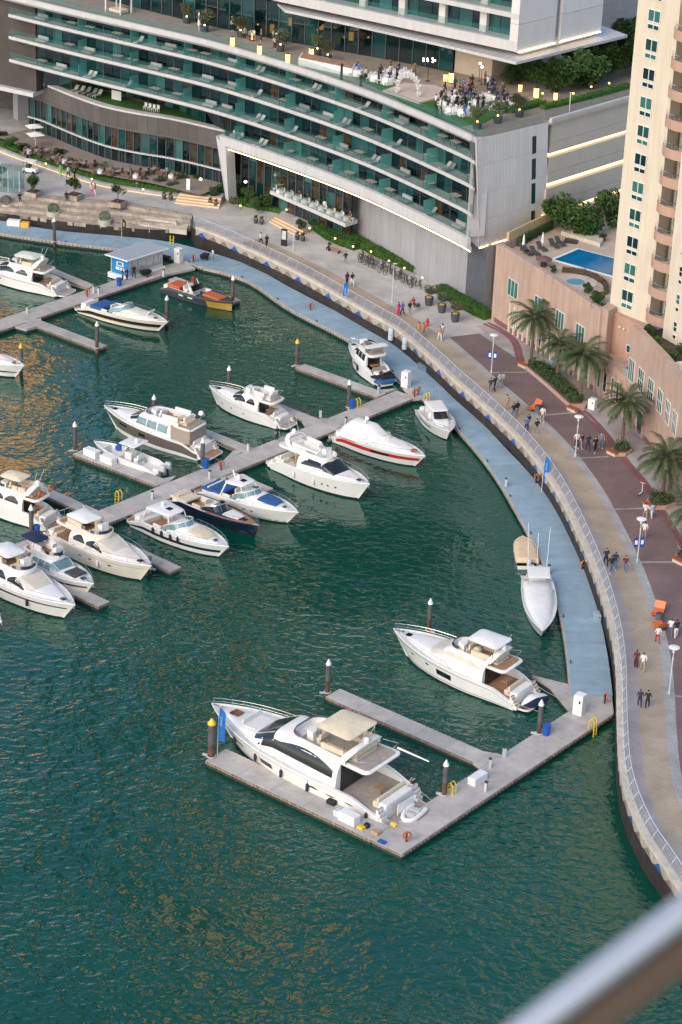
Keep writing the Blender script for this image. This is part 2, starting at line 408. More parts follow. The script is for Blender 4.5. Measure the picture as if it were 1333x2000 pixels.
# scalloped band under the kerb: cream wave pieces, every third niche blue
M_wave = mat('wave_stone', (.42, .37, .31), .8, var=.2, scale=1.5, streak=.25); mb = MB(); BL = mat('blue_mosaic', (.03, .10, .36), .35, var=.3, scale=6); TN = mat('tan_niche', (.20, .165, .13), .8, var=.3, scale=2)
bay = 2.1; nb = int(KC.L / bay)
wave_root = thing('wave_frieze', 'scalloped cream frieze with blue mosaic niches under the promenade kerb', 'frieze', (*KC.at(KC.L * .5), 1.5))
for i in range(nb):
    l0 = i * bay; mb = MB()
    kind = i % 3
    ns = 6; top = []; bot = []
    for k in range(ns + 1):
        l = l0 + bay * k / ns; p = KC.at(l, .04); top.append((p.x, p.y, 2.38)); a = k / ns
        bot.append((p.x, p.y, 2.38 - .18 - .62 * abs(math.cos(math.pi * a)) ** 1.5))
    mb.sheet([top, bot]); inn = [(*KC.at(l0 + bay * k / ns, -.10), bot[k][2]) for k in range(ns + 1)]
    mb.sheet([bot, inn]); mb.build('wave_piece', M_wave, wave_root, world=True)
    nm = MB(); a = [(*KC.at(l0 + bay * (.14 + .72 * k / 4), .012), 2.22 - .02) for k in range(5)]
    nm.sheet([a, [(p[0], p[1], 1.62) for p in a]])
    nm.build('niche', BL if kind == 0 else TN, wave_root, world=True)
# kerb coping
mb = MB(); n = 150
prof = [(-.42, 2.46), (-.42, 2.72), (.10, 2.72), (.10, 2.40)]
rings = [[(*KC.at(KC.L * i / n, a), z) for a, z in [(-q[0] * -1, q[1]) for q in prof]] for i in range(n + 1)]
mb.loft(rings, True); structure('kerb', mb, M_kerb)

def band(name, a, b, z, m, l0, l1, n=90):
    mb = MB(); mb.sheet(strip_pts(KC, l0, l1, n, a, b, z)); return structure(name, mb, m, recalc=True)
lm = KC.near(G(905, 655, PZ)); lt = KC.near(G(500, 468, PZ))
band('lilac_band', -.40, -1.72, PZ + .004, M_lil, 0, lt)
band('tan_pavement', -1.72, -3.75, PZ + .006, M_tanp, 0, lt)
band('grey_border', -3.75, -4.55, PZ + .008, M_gry, 0, lm)
# maroon road runs from the near right to the edge of the pale granite
mar_in = [KC.at(lerp(0, lm, i / 60), -4.55) for i in range(61)]
def mar_off(l): return interp([(0, 7.4), (KC.near(kp[6]), 7.5), (KC.near(kp[9]), 9.0), (KC.near(kp[11]), 9.2), (KC.near(kp[14]), 9.4), (lm, 8.2)], l)
rows = [[(*KC.at(l, -4.55), PZ + .006), (*KC.at(l, -mar_off(l)), PZ + .006)] for l in [lerp(0, lm, i / 60) for i in range(61)]]
mb = MB(); mb.sheet(rows); structure('maroon_pavement', mb, M_mar)
rows = [[(*KC.at(l, -mar_off(l)), PZ + .008), (*KC.at(l, -mar_off(l) - .75), PZ + .008)] for l in [lerp(0, lm, i / 60) for i in range(61)]]
mb = MB(); mb.sheet(rows); structure('grey_edging', mb, M_gry)
rows = [[(*KC.at(l, -mar_off(l) - .75), PZ + .004), (*KC.at(l, -mar_off(l) - 14), PZ + .004)] for l in [lerp(0, lm + 2, i / 60) for i in range(61)]]
mb = MB(); mb.sheet(rows); structure('lilac_pavement', mb, M_lil)
# wavy double maroon line in front of the pink wall
def wavy(pts, wd, name):
    c = Curve([G(u, v, PZ) for u, v in pts], 10); mb = MB(); mb.sheet(strip_pts(c, 0, c.L, 60, -wd / 2, wd / 2, PZ + .010)); structure(name, mb, M_mar2)
for d, nm in ((0, 'wavy_line'), (8, 'wavy_line')):
    wavy([(945 + d, 632 - d * .3), (985 + d, 652), (1004 + d, 672), (1012 + d, 700), (1020 + d, 716)], .42, nm)
    wavy([(1122 + d, 797 - d * .5), (1150 + d, 820 - d * .4), (1180 + d, 850), (1202 + d, 880)], .42, nm)
    wavy([(1208 + d, 890), (1240 + d, 925), (1265 + d, 958), (1290 + d, 1000), (1333 + d, 1070)], .42, nm)
# cross joints in the road
for (a, b) in (((1030, 727), (960, 728)), ((1120, 806), (1062, 811)), ((1190, 892), (1128, 895)), ((1258, 993), (1195, 995)), ((1320, 1098), (1247, 1098)), ((1333, 1221), (1300, 1221)), ((1333, 1361), (1310, 1358))):
    p, q = V2(G(*a, PZ)), V2(G(*b, PZ)); d = (q - p).normalized(); nn = Vector((-d.y, d.x)) * .12
    mb = MB(); mb.sheet([[(*(p - nn), PZ + .013), (*(q - nn), PZ + .013)], [(*(p + nn), PZ + .013), (*(q + nn), PZ + .013)]]); structure('paving_joint', mb, M_gry)

# ================================================================== terraced seating steps on the left
sb = Curve([(p.x, p.y) for p in step_back], 8); sf = Curve([(p.x, p.y) for p in step_front], 8)
NS = 4
for k in range(NS):
    z1 = PZ - .02 - (k) * .38; mb = MB()
    def st(t, a): return sb.at(sb.L * t).lerp(sf.at(sf.L * t), a)
    N = 24; a0, a1 = k / NS, (k + 1) / NS
    rows = [[(*st(i / N, a0 - .002), z1), (*st(i / N, a1), z1)] for i in range(N + 1)]
    mb.slab(rows, 1.2 if k < NS - 1 else .45); structure('seating_step', mb, M_stone)
mb = MB(); N = 30
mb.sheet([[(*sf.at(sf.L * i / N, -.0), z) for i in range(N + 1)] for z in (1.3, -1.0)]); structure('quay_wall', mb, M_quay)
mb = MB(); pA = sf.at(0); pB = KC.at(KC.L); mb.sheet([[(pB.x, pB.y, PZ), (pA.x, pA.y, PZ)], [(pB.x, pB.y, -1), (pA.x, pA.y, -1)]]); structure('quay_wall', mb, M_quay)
# ================================================================== hotel with curved balcony floors
M_slab = mat('white_fascia', (.54, .53, .53), .45, var=.07, scale=.6, streak=.10)
M_floor = mat('balcony_floor', (.34, .32, .29), .8, var=.15)
M_panel = mat('white_cladding', (.64, .63, .615), .42, var=.04, scale=.5, streak=.04, objvar=.05)
M_gwall = mat('grey_cladding', (.33, .335, .36), .5, var=.06, scale=.4, streak=.10, objvar=.08)
M_dband = mat('bronze_grey_band', (.115, .105, .10), .45, var=.12, scale=.7, objvar=.15)
M_brown = mat('brown_wall', (.065, .052, .046), .55, var=.2, scale=.5)
M_int = mat('dim_interior', (.03, .032, .03), .9, var=.5, scale=.5)
GL = [mat('teal_glass', (.006, .05, .052), .05, var=.5, scale=.35, spec=.9, objvar=.6), mat('teal_glass_curtained', (.035, .135, .13), .12, var=.3, scale=.5, stretch=(3, 3, .2), spec=.8, objvar=.5),
      mat('teal_glass_dark', (.003, .018, .021), .04, var=.5, scale=.4, spec=.9, objvar=.6), mat('teal_glass_mid', (.010, .07, .072), .07, var=.4, scale=.4, spec=.9, objvar=.5)]
GLW = [mat('clear_glass_dark', (.012, .02, .022), .05, var=.6, scale=.5, spec=.9), mat('clear_glass_brown', (.05, .035, .022), .08, var=.6, scale=.9, spec=.8), mat('clear_glass_teal', (.03, .085, .085), .06, var=.4, scale=.5, spec=.9)]
M_bal = clear_glass('balustrade_glass', (.05, .20, .19), .17)
M_priv = clear_glass('frosted_teal_glass', (.12, .42, .38), .6, .25)
M_mull = mat('mullion', (.10, .12, .12), .4)
M_decor = mat('terrace_boards', (.26, .22, .18), .75, var=.2, scale=1.0)
HCUR = Curve([(-60.5, 318), (-44.5, 306), (-36.3, 300), (-25.8, 292.8), (-17.8, 287), (-8.6, 278.4), (0, 269.1), (5.9, 261.3), (11.5, 253.1), (12.9, 250.6)], 10)
h0 = HCUR.near((-46.2, 307)); h1 = HCUR.L            # the balconies' left end and the white corner
hL = HCUR.near((-43.3, 305.1)); hF = HCUR.near((-16.6, 286.3))
hotel = thing('hotel_building', 'long curved hotel with white balcony bands, teal glass and a roof terrace', 'hotel', (0, 275, PZ))
def hp(mb, name, m, smooth=None): return mb.build(name, m, hotel, world=True, smooth=smooth)
# HCUR goes left to right, so its left normal points inland (away from the water): positive offset = inside
ROOF = 22.4
def hstrip(name, l0, l1, prof, m, n=60):
    mb = MB(); cl = lambda l, a: min(a, max(.28, (h1 - l) * .8))
    mb.loft([[(*HCUR.at(lerp(l0, l1, i / n), cl(lerp(l0, l1, i / n), a)), z) for a, z in prof] for i in range(n + 1)]); return hp(mb, name, m)
LEV = [11.25, 14.2, 17.25, 20.15]
# floor slabs with white fascia
for k, z in enumerate(LEV):
    a = h0 if k else hF
    hstrip('balcony_slab', a, h1 - .2, [(0, z + .16), (.10, z + .18), (.10, z), (6.5, z), (6.5, z - .42), (.35, z - .42), (0, z - .20)], M_slab)
    hstrip('balcony_floor', a + .05, h1 - .3, [(.12, z + .03), (2.1, z + .03), (2.1, z + .012), (.12, z + .012)], M_floor)
hstrip('roof_fascia', HCUR.near((-52, 311)), h1, [(-.05, ROOF + .5), (.35, ROOF + .5), (.35, ROOF + .05), (3, ROOF + .05), (3, ROOF - .5), (.3, ROOF - .5), (-.05, ROOF - .15)], M_slab)
hstrip('roof_light_strip', h0, h1 - .1, [(.36, ROOF + .46), (.42, ROOF + .46), (.42, ROOF + .40), (.36, ROOF + .40)], M_ledw)
# glass walls of the balcony floors: one pane per bay, frosted screens between rooms
unit = MB(); unit.box(-.5, .5, -.02, .02, 0, 1); UP_ = [unit.mesh('glass_pane', g) for g in GL]; UPR_ = [unit.mesh('restaurant_pane', g) for g in (GL[0], GLW[0], GLW[1], GL[2], GL[1])]
unitb = MB(); unitb.box(-.5, .5, -.012, .012, 0, 1); UB = unitb.mesh('balustrade_panel', M_bal)
unitm = MB(); unitm.box(-.5, .5, -.5, .5, 0, 1); UM = unitm.mesh('mullion', M_mull); UPR = unitm.mesh('privacy_screen', M_priv)
UPW = unitm.mesh("tower_pier", M_panel)
def inst(name, me, parent, p, rz, sc):
    o = link(name, me, parent); o.location = (p[0], p[1] , p[2]); o.location = Vector(o.location) - Vector(parent.location); o.rotation_euler = (0, 0, rz); o.scale = sc; return o
def ang(t): return math.atan2(t.y, t.x)
rg = random.Random(5)
STOR = [(11.25, 14.2), (14.2, 17.25), (17.25, 20.15), (20.15, ROOF)]
SET = 1.95
for k, (za, zb) in enumerate(STOR):
    a = hL; W = 1.42; hE = h1 - 2.6; nb = int((hE - a) / W); W = (hE - a) / nb
    ht = zb - .45 - za
    mode = 0
    so = (lambda l: interp([(hL, 3.0), (lerp(hL, hF, .22), 8.3), (lerp(hL, hF, .6), 7.0), (hF + 1, SET)], l)) if k == 0 else (lambda l: SET)
    zo = lambda l: za if k or l > hF else 10.6
    for i in range(nb):
        l = a + (i + .5) * W; p = HCUR.at(l, so(l)); q_ = HCUR.at(l + .3, so(l + .3)) - HCUR.at(l - .3, so(l - .3)); rz = ang(q_)
        if i % 4 == 0: mode = rg.random()
        c = rg.random(); warm = rg.random() < .05
        gi = (2 if c < .7 else 0 if c < .93 else 3) if mode < .55 else (1 if c < .3 else 3 if c < .55 else 2 if c < .8 else 0)
        inst('glass_pane', UPR_[2] if warm else UP_[gi], hotel, (p.x, p.y, zo(l)), rz, (W * q_.length / .6 - .07, 1, ht + za - zo(l)))
    for i in range(nb // 2 + 1):
        l = a + i * 2 * W; p = HCUR.at(l, so(l) - .03); inst('mullion', UM, hotel, (p.x, p.y, zo(l)), ang(HCUR.tan(l)), (.06, .12, ht + za - zo(l)))
    for i in range(0, nb, 6):
        l = a + (i + (k % 2) * 0) * W + .02
        if l < a + 1 or (k == 0 and l < hF): continue
        p = HCUR.at(l, 1.05); inst('privacy_screen', UPR, hotel, (p.x, p.y, za), ang(HCUR.tan(l)), (.04, 1.6, 1.75))
    a2 = h0 if k else hF; nb2 = int((h1 - .35 - a2) / 1.5); W2 = (h1 - .35 - a2) / nb2
    for i in range(nb2):
        l = a2 + (i + .5) * W2; p = HCUR.at(l, .16); inst('balustrade_panel', UB, hotel, (p.x, p.y, za + .02), ang(HCUR.tan(l)), (W2 - .03, 1, 1.05))
hstrip('interior_wall', hL - .1, h1 - .3, [(4.2, 14.0), (4.3, 14.0), (4.3, ROOF), (4.2, ROOF)], M_int)
# brown end wall on the far left
pA = HCUR.at(hL - .4, 1.9)
mb = MB(); mb.prism([(pA.x, pA.y), (pA.x - 24, pA.y + 14), (pA.x - 24, pA.y + 24), (pA.x + 3, pA.y + 6)], 10.2, ROOF - .52); hp(mb, 'brown_end_wall', M_brown)
mb = MB(); mb.prism([(pA.x - .4, pA.y - .6), (pA.x - 24, pA.y + 13), (pA.x - 24, pA.y + 26), (pA.x + 3, pA.y + 6)], 9.6, 10.15); hp(mb, 'white_ledge', M_slab)
c0 = G(38, 240, PZ); mb = MB(); mb.obox((c0.x, c0.y + 2, 6), (1.7, 1.4, 7.2), .6); hp(mb, 'column', M_gwall)
mb = MB(); mb.prism([(c0.x - 22, c0.y + 14), (c0.x + 1.2, c0.y + 5), (c0.x + 6, c0.y + 12), (c0.x - 18, c0.y + 24)], PZ, 9.55); hp(mb, 'undercroft_wall', mat('undercroft', (.09, .08, .07), .8, var=.3))

# white end of the building: leaning cladding panels, slit windows, light line under it
b0, b1 = Vector((14.0, 252.3, 9.9)), Vector((21.9, 260.4, 9.9)); t0, t1 = Vector((12.85, 250.35, ROOF + .5)), Vector((21.1, 258.2, ROOF + .5))
nout = (b1 - b0).cross(t0 - b0).normalized()
if nout.x < 0: nout = -nout
def bil(a, c, o=0.0): return b0.lerp(b1, a).lerp(t0.lerp(t1, a), c) + nout * o
mb = MB()
ins = Vector((-.6, .45, 0)) * 1.0
dz = Vector((0, 0, -.55)); t0c, t1c = t0 + dz - nout * .35, t1 + dz - nout * .35; b0c, b1c = b0 - nout * .35, b1 - nout * .35
mb.add([b0c, b1c, t1c, t0c, b0c + Vector((-.35, .6, 0)), b1c + Vector((-6, 6, 0)), t1c + Vector((-6, 6, 0)), t0c + Vector((-.35, .6, 0))], [(0, 1, 2, 3), (7, 6, 5, 4), (0, 4, 5, 1), (1, 5, 6, 2), (2, 6, 7, 3), (3, 7, 4, 0)])
hp(mb, 'end_wall_core', M_mull)
nc = 22; nr = 4
slit = (.775, .835)
edges = [i / nc * slit[0] for i in range(int(nc * .8) + 1)]
edges = [slit[0] * i / 17 for i in range(18)]
for i in range(17):
    for j in range(nr):
        a0_, a1_ = edges[i] + .0012, edges[i + 1] - .0012; c0_, c1_ = j / nr + .001, (j + 1) / nr - .001
        mb = MB(); q = [bil(a0_, c0_, .01), bil(a1_, c0_, .01), bil(a1_, c1_, .01), bil(a0_, c1_, .01)]
        mb.add(q + [p + nout * .03 for p in q], [(4, 5, 6, 7), (0, 1, 5, 4), (1, 2, 6, 5), (2, 3, 7, 6), (3, 0, 4, 7)]); hp(mb, 'cladding_panel', M_panel)
for a0_, a1_ in ((slit[1] + .002, .998),):
    for j in range(nr):
        mb = MB(); q = [bil(a0_, j / nr + .001, .01), bil(a1_, j / nr + .001, .01), bil(a1_, (j + 1) / nr - .001, .01), bil(a0_, (j + 1) / nr - .001, .01)]
        mb.add(q + [p + nout * .03 for p in q], [(4, 5, 6, 7), (0, 1, 5, 4), (1, 2, 6, 5), (2, 3, 7, 6), (3, 0, 4, 7)]); hp(mb, 'cladding_panel', M_panel)
sl = [(.04, .20), (.27, .46), (.50, .69), (.74, .90)]
for c0_, c1_ in sl:
    mb = MB(); q = [bil(slit[0] + .006, c0_, .006), bil(slit[1] - .006, c0_, .006), bil(slit[1] - .006, c1_, .006), bil(slit[0] + .006, c1_, .006)]
    mb.add(q + [p + nout * .012 for p in q], [(4, 5, 6, 7), (0, 1, 5, 4), (1, 2, 6, 5), (2, 3, 7, 6), (3, 0, 4, 7)]); hp(mb, 'slit_window', GL[0])
prev = 0
for c0_, c1_ in sl + [(1, 1)]:
    q = [bil(slit[0], prev + .002, .01), bil(slit[1], prev + .002, .01), bil(slit[1], c0_ - .002, .01), bil(slit[0], c0_ - .002, .01)]
    mb = MB(); mb.add(q + [p + nout * .03 for p in q], [(4, 5, 6, 7), (0, 1, 5, 4), (1, 2, 6, 5), (2, 3, 7, 6), (3, 0, 4, 7)]); hp(mb, 'cladding_panel', M_panel); prev = c1_
mb = MB(); mb.tube([bil(.0, -.002, .10), bil(1, -.002, .10)], .05, 5); hp(mb, 'light_strip', M_led)
# bright seam along the corner where the front frame meets the end wall
mb = MB(); mb.tube([bil(0, 0, .03), bil(0, 1, .03)], .09, 6); hp(mb, 'corner_trim', M_slab)
# frame: front band along the bottom (440,260)-(935,484) and the post by the corner
n = 50
mb = MB(); mb.loft([[(*HCUR.at(lerp(hF, h1, i / n), min(a, max(.28, (h1 - lerp(hF, h1, i / n)) * .8))), z) for a, z in [(-.35, 11.5), (.1, 11.55), (.1, 10.6), (9, 10.4), (9, 9.95), (.2, 9.95), (-.35, 10.4)]] for i in range(n + 1)]); hp(mb, 'lower_frame_band', M_slab)
hstrip('light_strip', hF + .3, h1 - .2, [(.22, 9.93), (.34, 9.93), (.34, 9.86), (.22, 9.86)], M_led)
mb = MB(); e0 = HCUR.at(h1 - .75, -.1); e1 = HCUR.at(h1 - .75, 2.2)
mb.add([(e0.x, e0.y, 11.4), (b0.x + .0, b0.y, 9.9), (t0.x, t0.y, ROOF + .4), (e0.x, e0.y, ROOF + .4), (e1.x, e1.y, 11.4), (b0.x + .8, b0.y + 1.2, 9.9), (t0.x + .8, t0.y + 1.2, ROOF + .4), (e1.x, e1.y, ROOF + .4)],
       [(0, 1, 2, 3), (4, 7, 6, 5), (0, 4, 5, 1), (1, 5, 6, 2), (2, 6, 7, 3), (3, 7, 4, 0)]); hp(mb, 'corner_post', M_slab)
# slanting white leg at the left end of the frame
lp = [G(442, 262, 10.8), G(468, 280, 10.8)]; fp = G(462, 360, 3.4)
f0 = HCUR.at(hF, -.2); f1 = HCUR.at(hF + 1.2, -.2)
mb = MB(); mb.add([(f0.x - .6, f0.y + .2, 11.4), (f1.x - .2, f1.y, 10.2), (f1.x + .25, f1.y + .5, 3.2), (f0.x + .75, f0.y + .6, 3.2), (f0.x + .3, f0.y + 1.6, 11.4), (f1.x + .8, f1.y + 1.4, 10.2), (f1.x + 1.2, f1.y + 1.8, 3.2), (f0.x + 1.5, f0.y + 2, 3.2)],
       [(0, 1, 2, 3), (4, 7, 6, 5), (0, 4, 5, 1), (1, 5, 6, 2), (2, 6, 7, 3), (3, 7, 4, 0)]); hp(mb, 'slanting_leg', M_slab)

# ---- left podium: grass terrace over a dark band over tall restaurant glass
DZ = 3.8
par = Curve([G(u, v, 10.9) for u, v in ((48, 152), (75, 160), (100, 170), (150, 190), (200, 207), (260, 220), (340, 233), (440, 256))], 8)
n = 50
def pstrip(name, prof, m, n=50, c=None):
    c = c or par; mb = MB(); mb.loft([[(*c.at(c.L * i / n, a), z) for a, z in prof] for i in range(n + 1)]); return hp(mb, name, m)
pstrip('parapet', [(-.05, 11.0), (1.0, 11.0), (1.0, 10.5), (-.05, 10.75)], M_slab)
pstrip('terrace_deck', [(.6, 10.6), (12, 10.6), (12, 10.3), (.6, 10.3)], M_decor)
pstrip('lawn', [(1.05, 10.78), (5.2, 10.72), (5.2, 10.62), (1.05, 10.62)], mat('artificial_lawn', (.035, .13, .012), .9, var=.3, scale=4))
nbd = 24
for i in range(nbd):
    l0, l1 = par.L * i / nbd, par.L * (i + 1) / nbd - .03
    mb = MB(); mb.loft([[(*par.at(lerp(l0, l1, k / 2), a), z) for a, z in [(.0, 10.72), (.18, 10.72), (.45, 8.55), (.27, 8.55)]] for k in range(3)]); hp(mb, 'band_panel', M_dband)
pstrip('soffit', [(.2, 8.55), (6, 8.55), (6, 8.3), (.2, 8.3)], M_dband)
ng = 30
for i in range(ng):
    l = par.L * (i + .5) / ng; p = par.at(l, .75); rz = ang(par.tan(l)); W = par.L / ng
    inst('restaurant_pane', UPR_[[0, 3, 1, 4, 3, 2, 0, 2, 1, 4][i % 10]], hotel, (p.x, p.y, DZ + 1.7), rz, (W - .06, 1, 8.5 - DZ - 1.7))
    p2 = par.at(l, .7)
    inst('louvre_panel', UP_[[2, 2, 0, 2][i % 4]], hotel, (p2.x, p2.y, DZ), rz, (W - .08, 1, 1.62))
    p3 = par.at(l - W / 2, .68); inst('mullion', UM, hotel, (p3.x, p3.y, DZ), rz, (.08, .14, 8.5 - DZ))
    if i % 2 == 0:
        p4 = par.at(l, .72)
        for q in (-.33, 0, .33):
            pp = par.at(l + q * W, .64); inst('louvre_bar', UM, hotel, (pp.x, pp.y, DZ), rz, (.05, .06, 1.6))
pstrip('transom', [(.45, DZ + 1.78), (.8, DZ + 1.78), (.8, DZ + 1.62), (.45, DZ + 1.62)], M_lgrey)
pstrip('ground_wall_back', [(5, DZ), (5.1, DZ), (5.1, 8.4), (5, 8.4)], M_int)
dl = [(p.x, p.y) for p in par.pts(0, par.L, 30, 2.0)] + [(p.x, p.y) for p in reversed(par.pts(0, par.L, 30, -5.2))]
dining = poly_sheet('dining_terrace', dl, DZ, M_decor); tag(dining, kind='structure')

# ---- restaurant behind the frame and the blank grey base wall
g0, g1 = V2(G(470, 368, 3.4)), V2(G(694, 452, PZ))
RC = Curve([(-15.2, 288.5), (-8.5, 281.5), (-1.2, 273.4)], 10)
g0 = RC.at(0)
ng = 14
for i in range(ng):
    l = RC.L * (i + .5) / ng; p = RC.at(l, 1.2); rz = ang(RC.tan(l)); W = RC.L / ng
    for z0, z1 in ((PZ + .2, 5.3), (5.4, 7.7), (7.8, 9.9)):
        inst('restaurant_pane', UPR_[[3, 0, 1, 4, 2, 1, 2][(i * 3 + int(z0)) % 7]], hotel, (p.x, p.y, z0), rz, (W - .07, 1, z1 - z0))
    p3 = RC.at(l - W / 2, 1.12); inst('mullion', UM, hotel, (p3.x, p3.y, PZ), rz, (.09, .16, 9.9 - PZ))
mb = MB(); mb.loft([[(*RC.at(RC.L * i / 10, a), z) for a, z in [(1.4, PZ), (1.5, PZ), (1.5, 9.9), (1.4, 9.9)]] for i in range(11)]); hp(mb, 'restaurant_back_wall', M_int)
# jutting first floor terrace of the restaurant
rt = [V2(G(528, 372, 5.5)), V2(G(675, 437, 5.5)), V2(G(699, 429, 5.5))]
rt = [rt[0], rt[0].lerp(rt[1], .5) + Vector((.15, -.1)), rt[1], rt[2], rt[2] + Vector((-1.2, 1.9)), V2((-9.0, 283.2))]
mb = MB(); mb.prism(rt, 5.05, 5.5); hp(mb, 'terrace_slab', M_slab)
ed = [(rt[0], rt[2]), (rt[2], rt[3])]
for (a, c) in ed:
    L_ = (c - a).length; k = max(1, int(L_ / 1.5))
    for i in range(k):
        p = a.lerp(c, (i + .5) / k) + (V2((-4, 280)) - a.lerp(c, .5)).normalized() * .12
        inst('balustrade_panel', UB, hotel, (p.x, p.y, 5.5), ang(c - a), (L_ / k - .03, 1, 1.05))
# grey wall: vertical panels
gw = Curve([V2(G(694, 462, PZ)), V2(G(800, 528, PZ)), V2(G(908, 592, PZ))], 8)
npn = 16
gwz = lambda i: 9.95
for i in range(npn):
    l0, l1 = gw.L * i / npn, gw.L * (i + 1) / npn - .025
    a, c = gw.at(l0), gw.at(l1); d = (c - a).normalized(); nn = Vector((-d.y, d.x)) * .15
    mb = MB(); mb.prism([a, c, c + nn, a + nn], PZ, 9.98); hp(mb, 'wall_panel', M_gwall)
e = gw.at(gw.L); dk = V2(G(944, 606, PZ)); dk1 = V2(G(955, 600, PZ))
mb = MB(); mb.prism([e + Vector((.03, -.04)), dk, dk + Vector((-.1, .2)), e + Vector((0, .3))], PZ, 9.97); hp(mb, 'dark_wall_panel', mat('slate_cladding', (.085, .095, .115), .45, var=.1, scale=.8))
mb = MB(); mb.prism([dk + Vector((.02, 0)), dk + Vector((.75, .75)), dk + Vector((.4, 1.2)), dk + Vector((-.1, .25))], PZ, 9.97); hp(mb, 'pale_pier', M_gwall)
mb = MB(); mb.prism([dk + Vector((.78, .8)), (21.5, 262), (14, 270), dk + Vector((.2, 1.3))], PZ, 9.9); hp(mb, 'side_wall', M_gwall)
# ---- side of the building behind the white end: long cladding bands with light slots
s0, s1 = Vector((21.6, 259.2)), Vector((33.5, 272.5)); sn = Vector((s1.y - s0.y, -(s1.x - s0.x))).normalized()
def sideband(name, z0, z1, off, m, th=.5):
    mb = MB(); mb.prism([s0 + sn * off, s1 + sn * off, s1 + sn * (off - th), s0 + sn * (off - th)], z0, z1); return hp(mb, name, m)
M_sand = mat('sand_cladding', (.50, .45, .38), .55, var=.06, scale=.5)
zz = ROOF + .5
sideband('side_band', 20.2, 22.75, .0, M_sand); sideband('side_band', 19.0, 20.17, .0, M_sand)
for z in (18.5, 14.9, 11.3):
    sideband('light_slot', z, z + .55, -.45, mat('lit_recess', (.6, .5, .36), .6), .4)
    sideband('light_strip', z + .04, z + .42, -.40, glow('wall_wash_glow', (1, .70, .34), 1.5), .05)  # strip made tall: its glow also stands for light washing the recess wall
sideband('side_band', 16.7, 18.48, .0, M_sand); sideband('side_band', 15.5, 16.67, .0, M_sand)
sideband('side_band', 13.1, 14.87, .0, M_sand); sideband('side_band', 11.9, 13.07, .0, M_sand)
sideband('side_band', 9.6, 11.27, .0, M_sand); sideband('side_core', PZ, ROOF, -.9, M_sand, 3)
mb = MB(); mb.prism([s0 + sn * .02, s1 + sn * .02, s1 - sn * .35, s0 - sn * .35], 22.77, ROOF + .62); hp(mb, 'roof_edge', M_slab)

# ---- roof terrace floor
edge = [(p.x, p.y) for p in HCUR.pts(HCUR.near((-52, 311)), h1, 50, .3)]
tf = edge + [(t0.x, t0.y), (t1.x, t1.y), (33.4, 271.8), (60, 300), (60, 340), (-70, 340), (-62, 319)]
tfl = poly_sheet('roof_terrace', tf, ROOF + .08, mat('terrace_paving', (.30, .25, .20), .7, var=.2, scale=.8)); tag(tfl, kind='structure')
# balustrade on the roof edge
a2 = HCUR.near((-52, 311)); nb2 = int((h1 - a2) / 2.0)
for i in range(nb2):
    l = a2 + (i + .5) * (h1 - a2) / nb2; p = HCUR.at(l, .9); inst('roof_balustrade_panel', UB, hotel, (p.x, p.y, ROOF + .1), ang(HCUR.tan(l)), ((h1 - a2) / nb2 - .03, 1, 1.1))
for (a, c) in ((V2(t0), V2(t1)), (V2((21.3, 259.6)), V2((32.6, 272)))):
    L_ = (c - a).length; k = int(L_ / 2)
    for i in range(k):
        p = a.lerp(c, (i + .5) / k) + Vector((-.5, .45)); inst('roof_balustrade_panel', UB, hotel, (p.x, p.y, ROOF + .1), ang(c - a), (L_ / k - .03, 1, 1.1))

# ---- upper tower: glazed base, thin canopy, white box with balconies
TC, TR, TL = Vector((17.8, 269.4)), Vector((28.4, 281.2)), Vector((-10.3, 289.0))
TLL = Vector((-23, 299.5)); 
glz = Curve([(-50, 322), (-24, 300.5), (-10, 291), (4, 283.5), (11, 279.2)], 6)
k = 40
for i in range(k):
    l = glz.L * (i + .5) / k; p = glz.at(l); W = glz.L / k
    inst('terrace_pane', UP_[[2, 2, 0, 2, 3][i % 5]], hotel, (p.x, p.y, ROOF + .1), ang(glz.tan(l)), (W - .06, 1, 4.6))
    p = glz.at(l - W / 2, -.08); inst('mullion', UM, hotel, (p.x, p.y, ROOF + .1), ang(glz.tan(l)), (.08, .14, 4.6))
mb = MB(); mb.prism([(11.2, 279.4), (15.5, 276.4), (20, 281), (16, 284)], ROOF + .1, 26.7); hp(mb, 'lobby_wall', mat('beige_stone', (.45, .38, .30), .6, var=.1))
mb = MB(); mb.loft([[(*glz.at(glz.L * i / 20, a), z) for a, z in [(1.5, ROOF), (1.6, ROOF), (1.6, 27.2), (1.5, 27.2)]] for i in range(21)]); hp(mb, 'lobby_back_wall', M_int)
cz = 26.85
can = [V2(G(557, 22, cz)), V2(G(700, 52, cz)), V2(G(860, 88, cz)), V2(G(1008, 124, cz)), V2(G(1226, 71, cz)), Vector((27, 290)), TL + Vector((-2, 8))]
mb = MB(); mb.prism(can, cz - .15, cz + .18); hp(mb, 'canopy', M_slab)
mb = MB(); c3 = can[3]; mb.tube([(*(can[2].lerp(c3, .0) + Vector((0, .25))), cz - .18), (*(c3 + Vector((0, .4))), cz - .18), (*(can[4] + Vector((-.3, .2))), cz - .18)], .035, 5); hp(mb, 'light_strip', M_ledw)
# canopy fins (thin dark lines on the top)
for i in range(26):
    t = i / 25; a = TL.lerp(TC, .35 + .63 * t); mb = MB()
    d = Vector((-.75, -.66)); mb.obox((a.x + d.x * .55, a.y + d.y * .55, cz + .20), (1.1, .05, .03), math.atan2(d.y, d.x)); hp(mb, 'canopy_fin', M_grey)
TZ0, TZ1 = 27.75, 64.0
back = Vector((6, 12))
twf = [TLL, TL, TC]
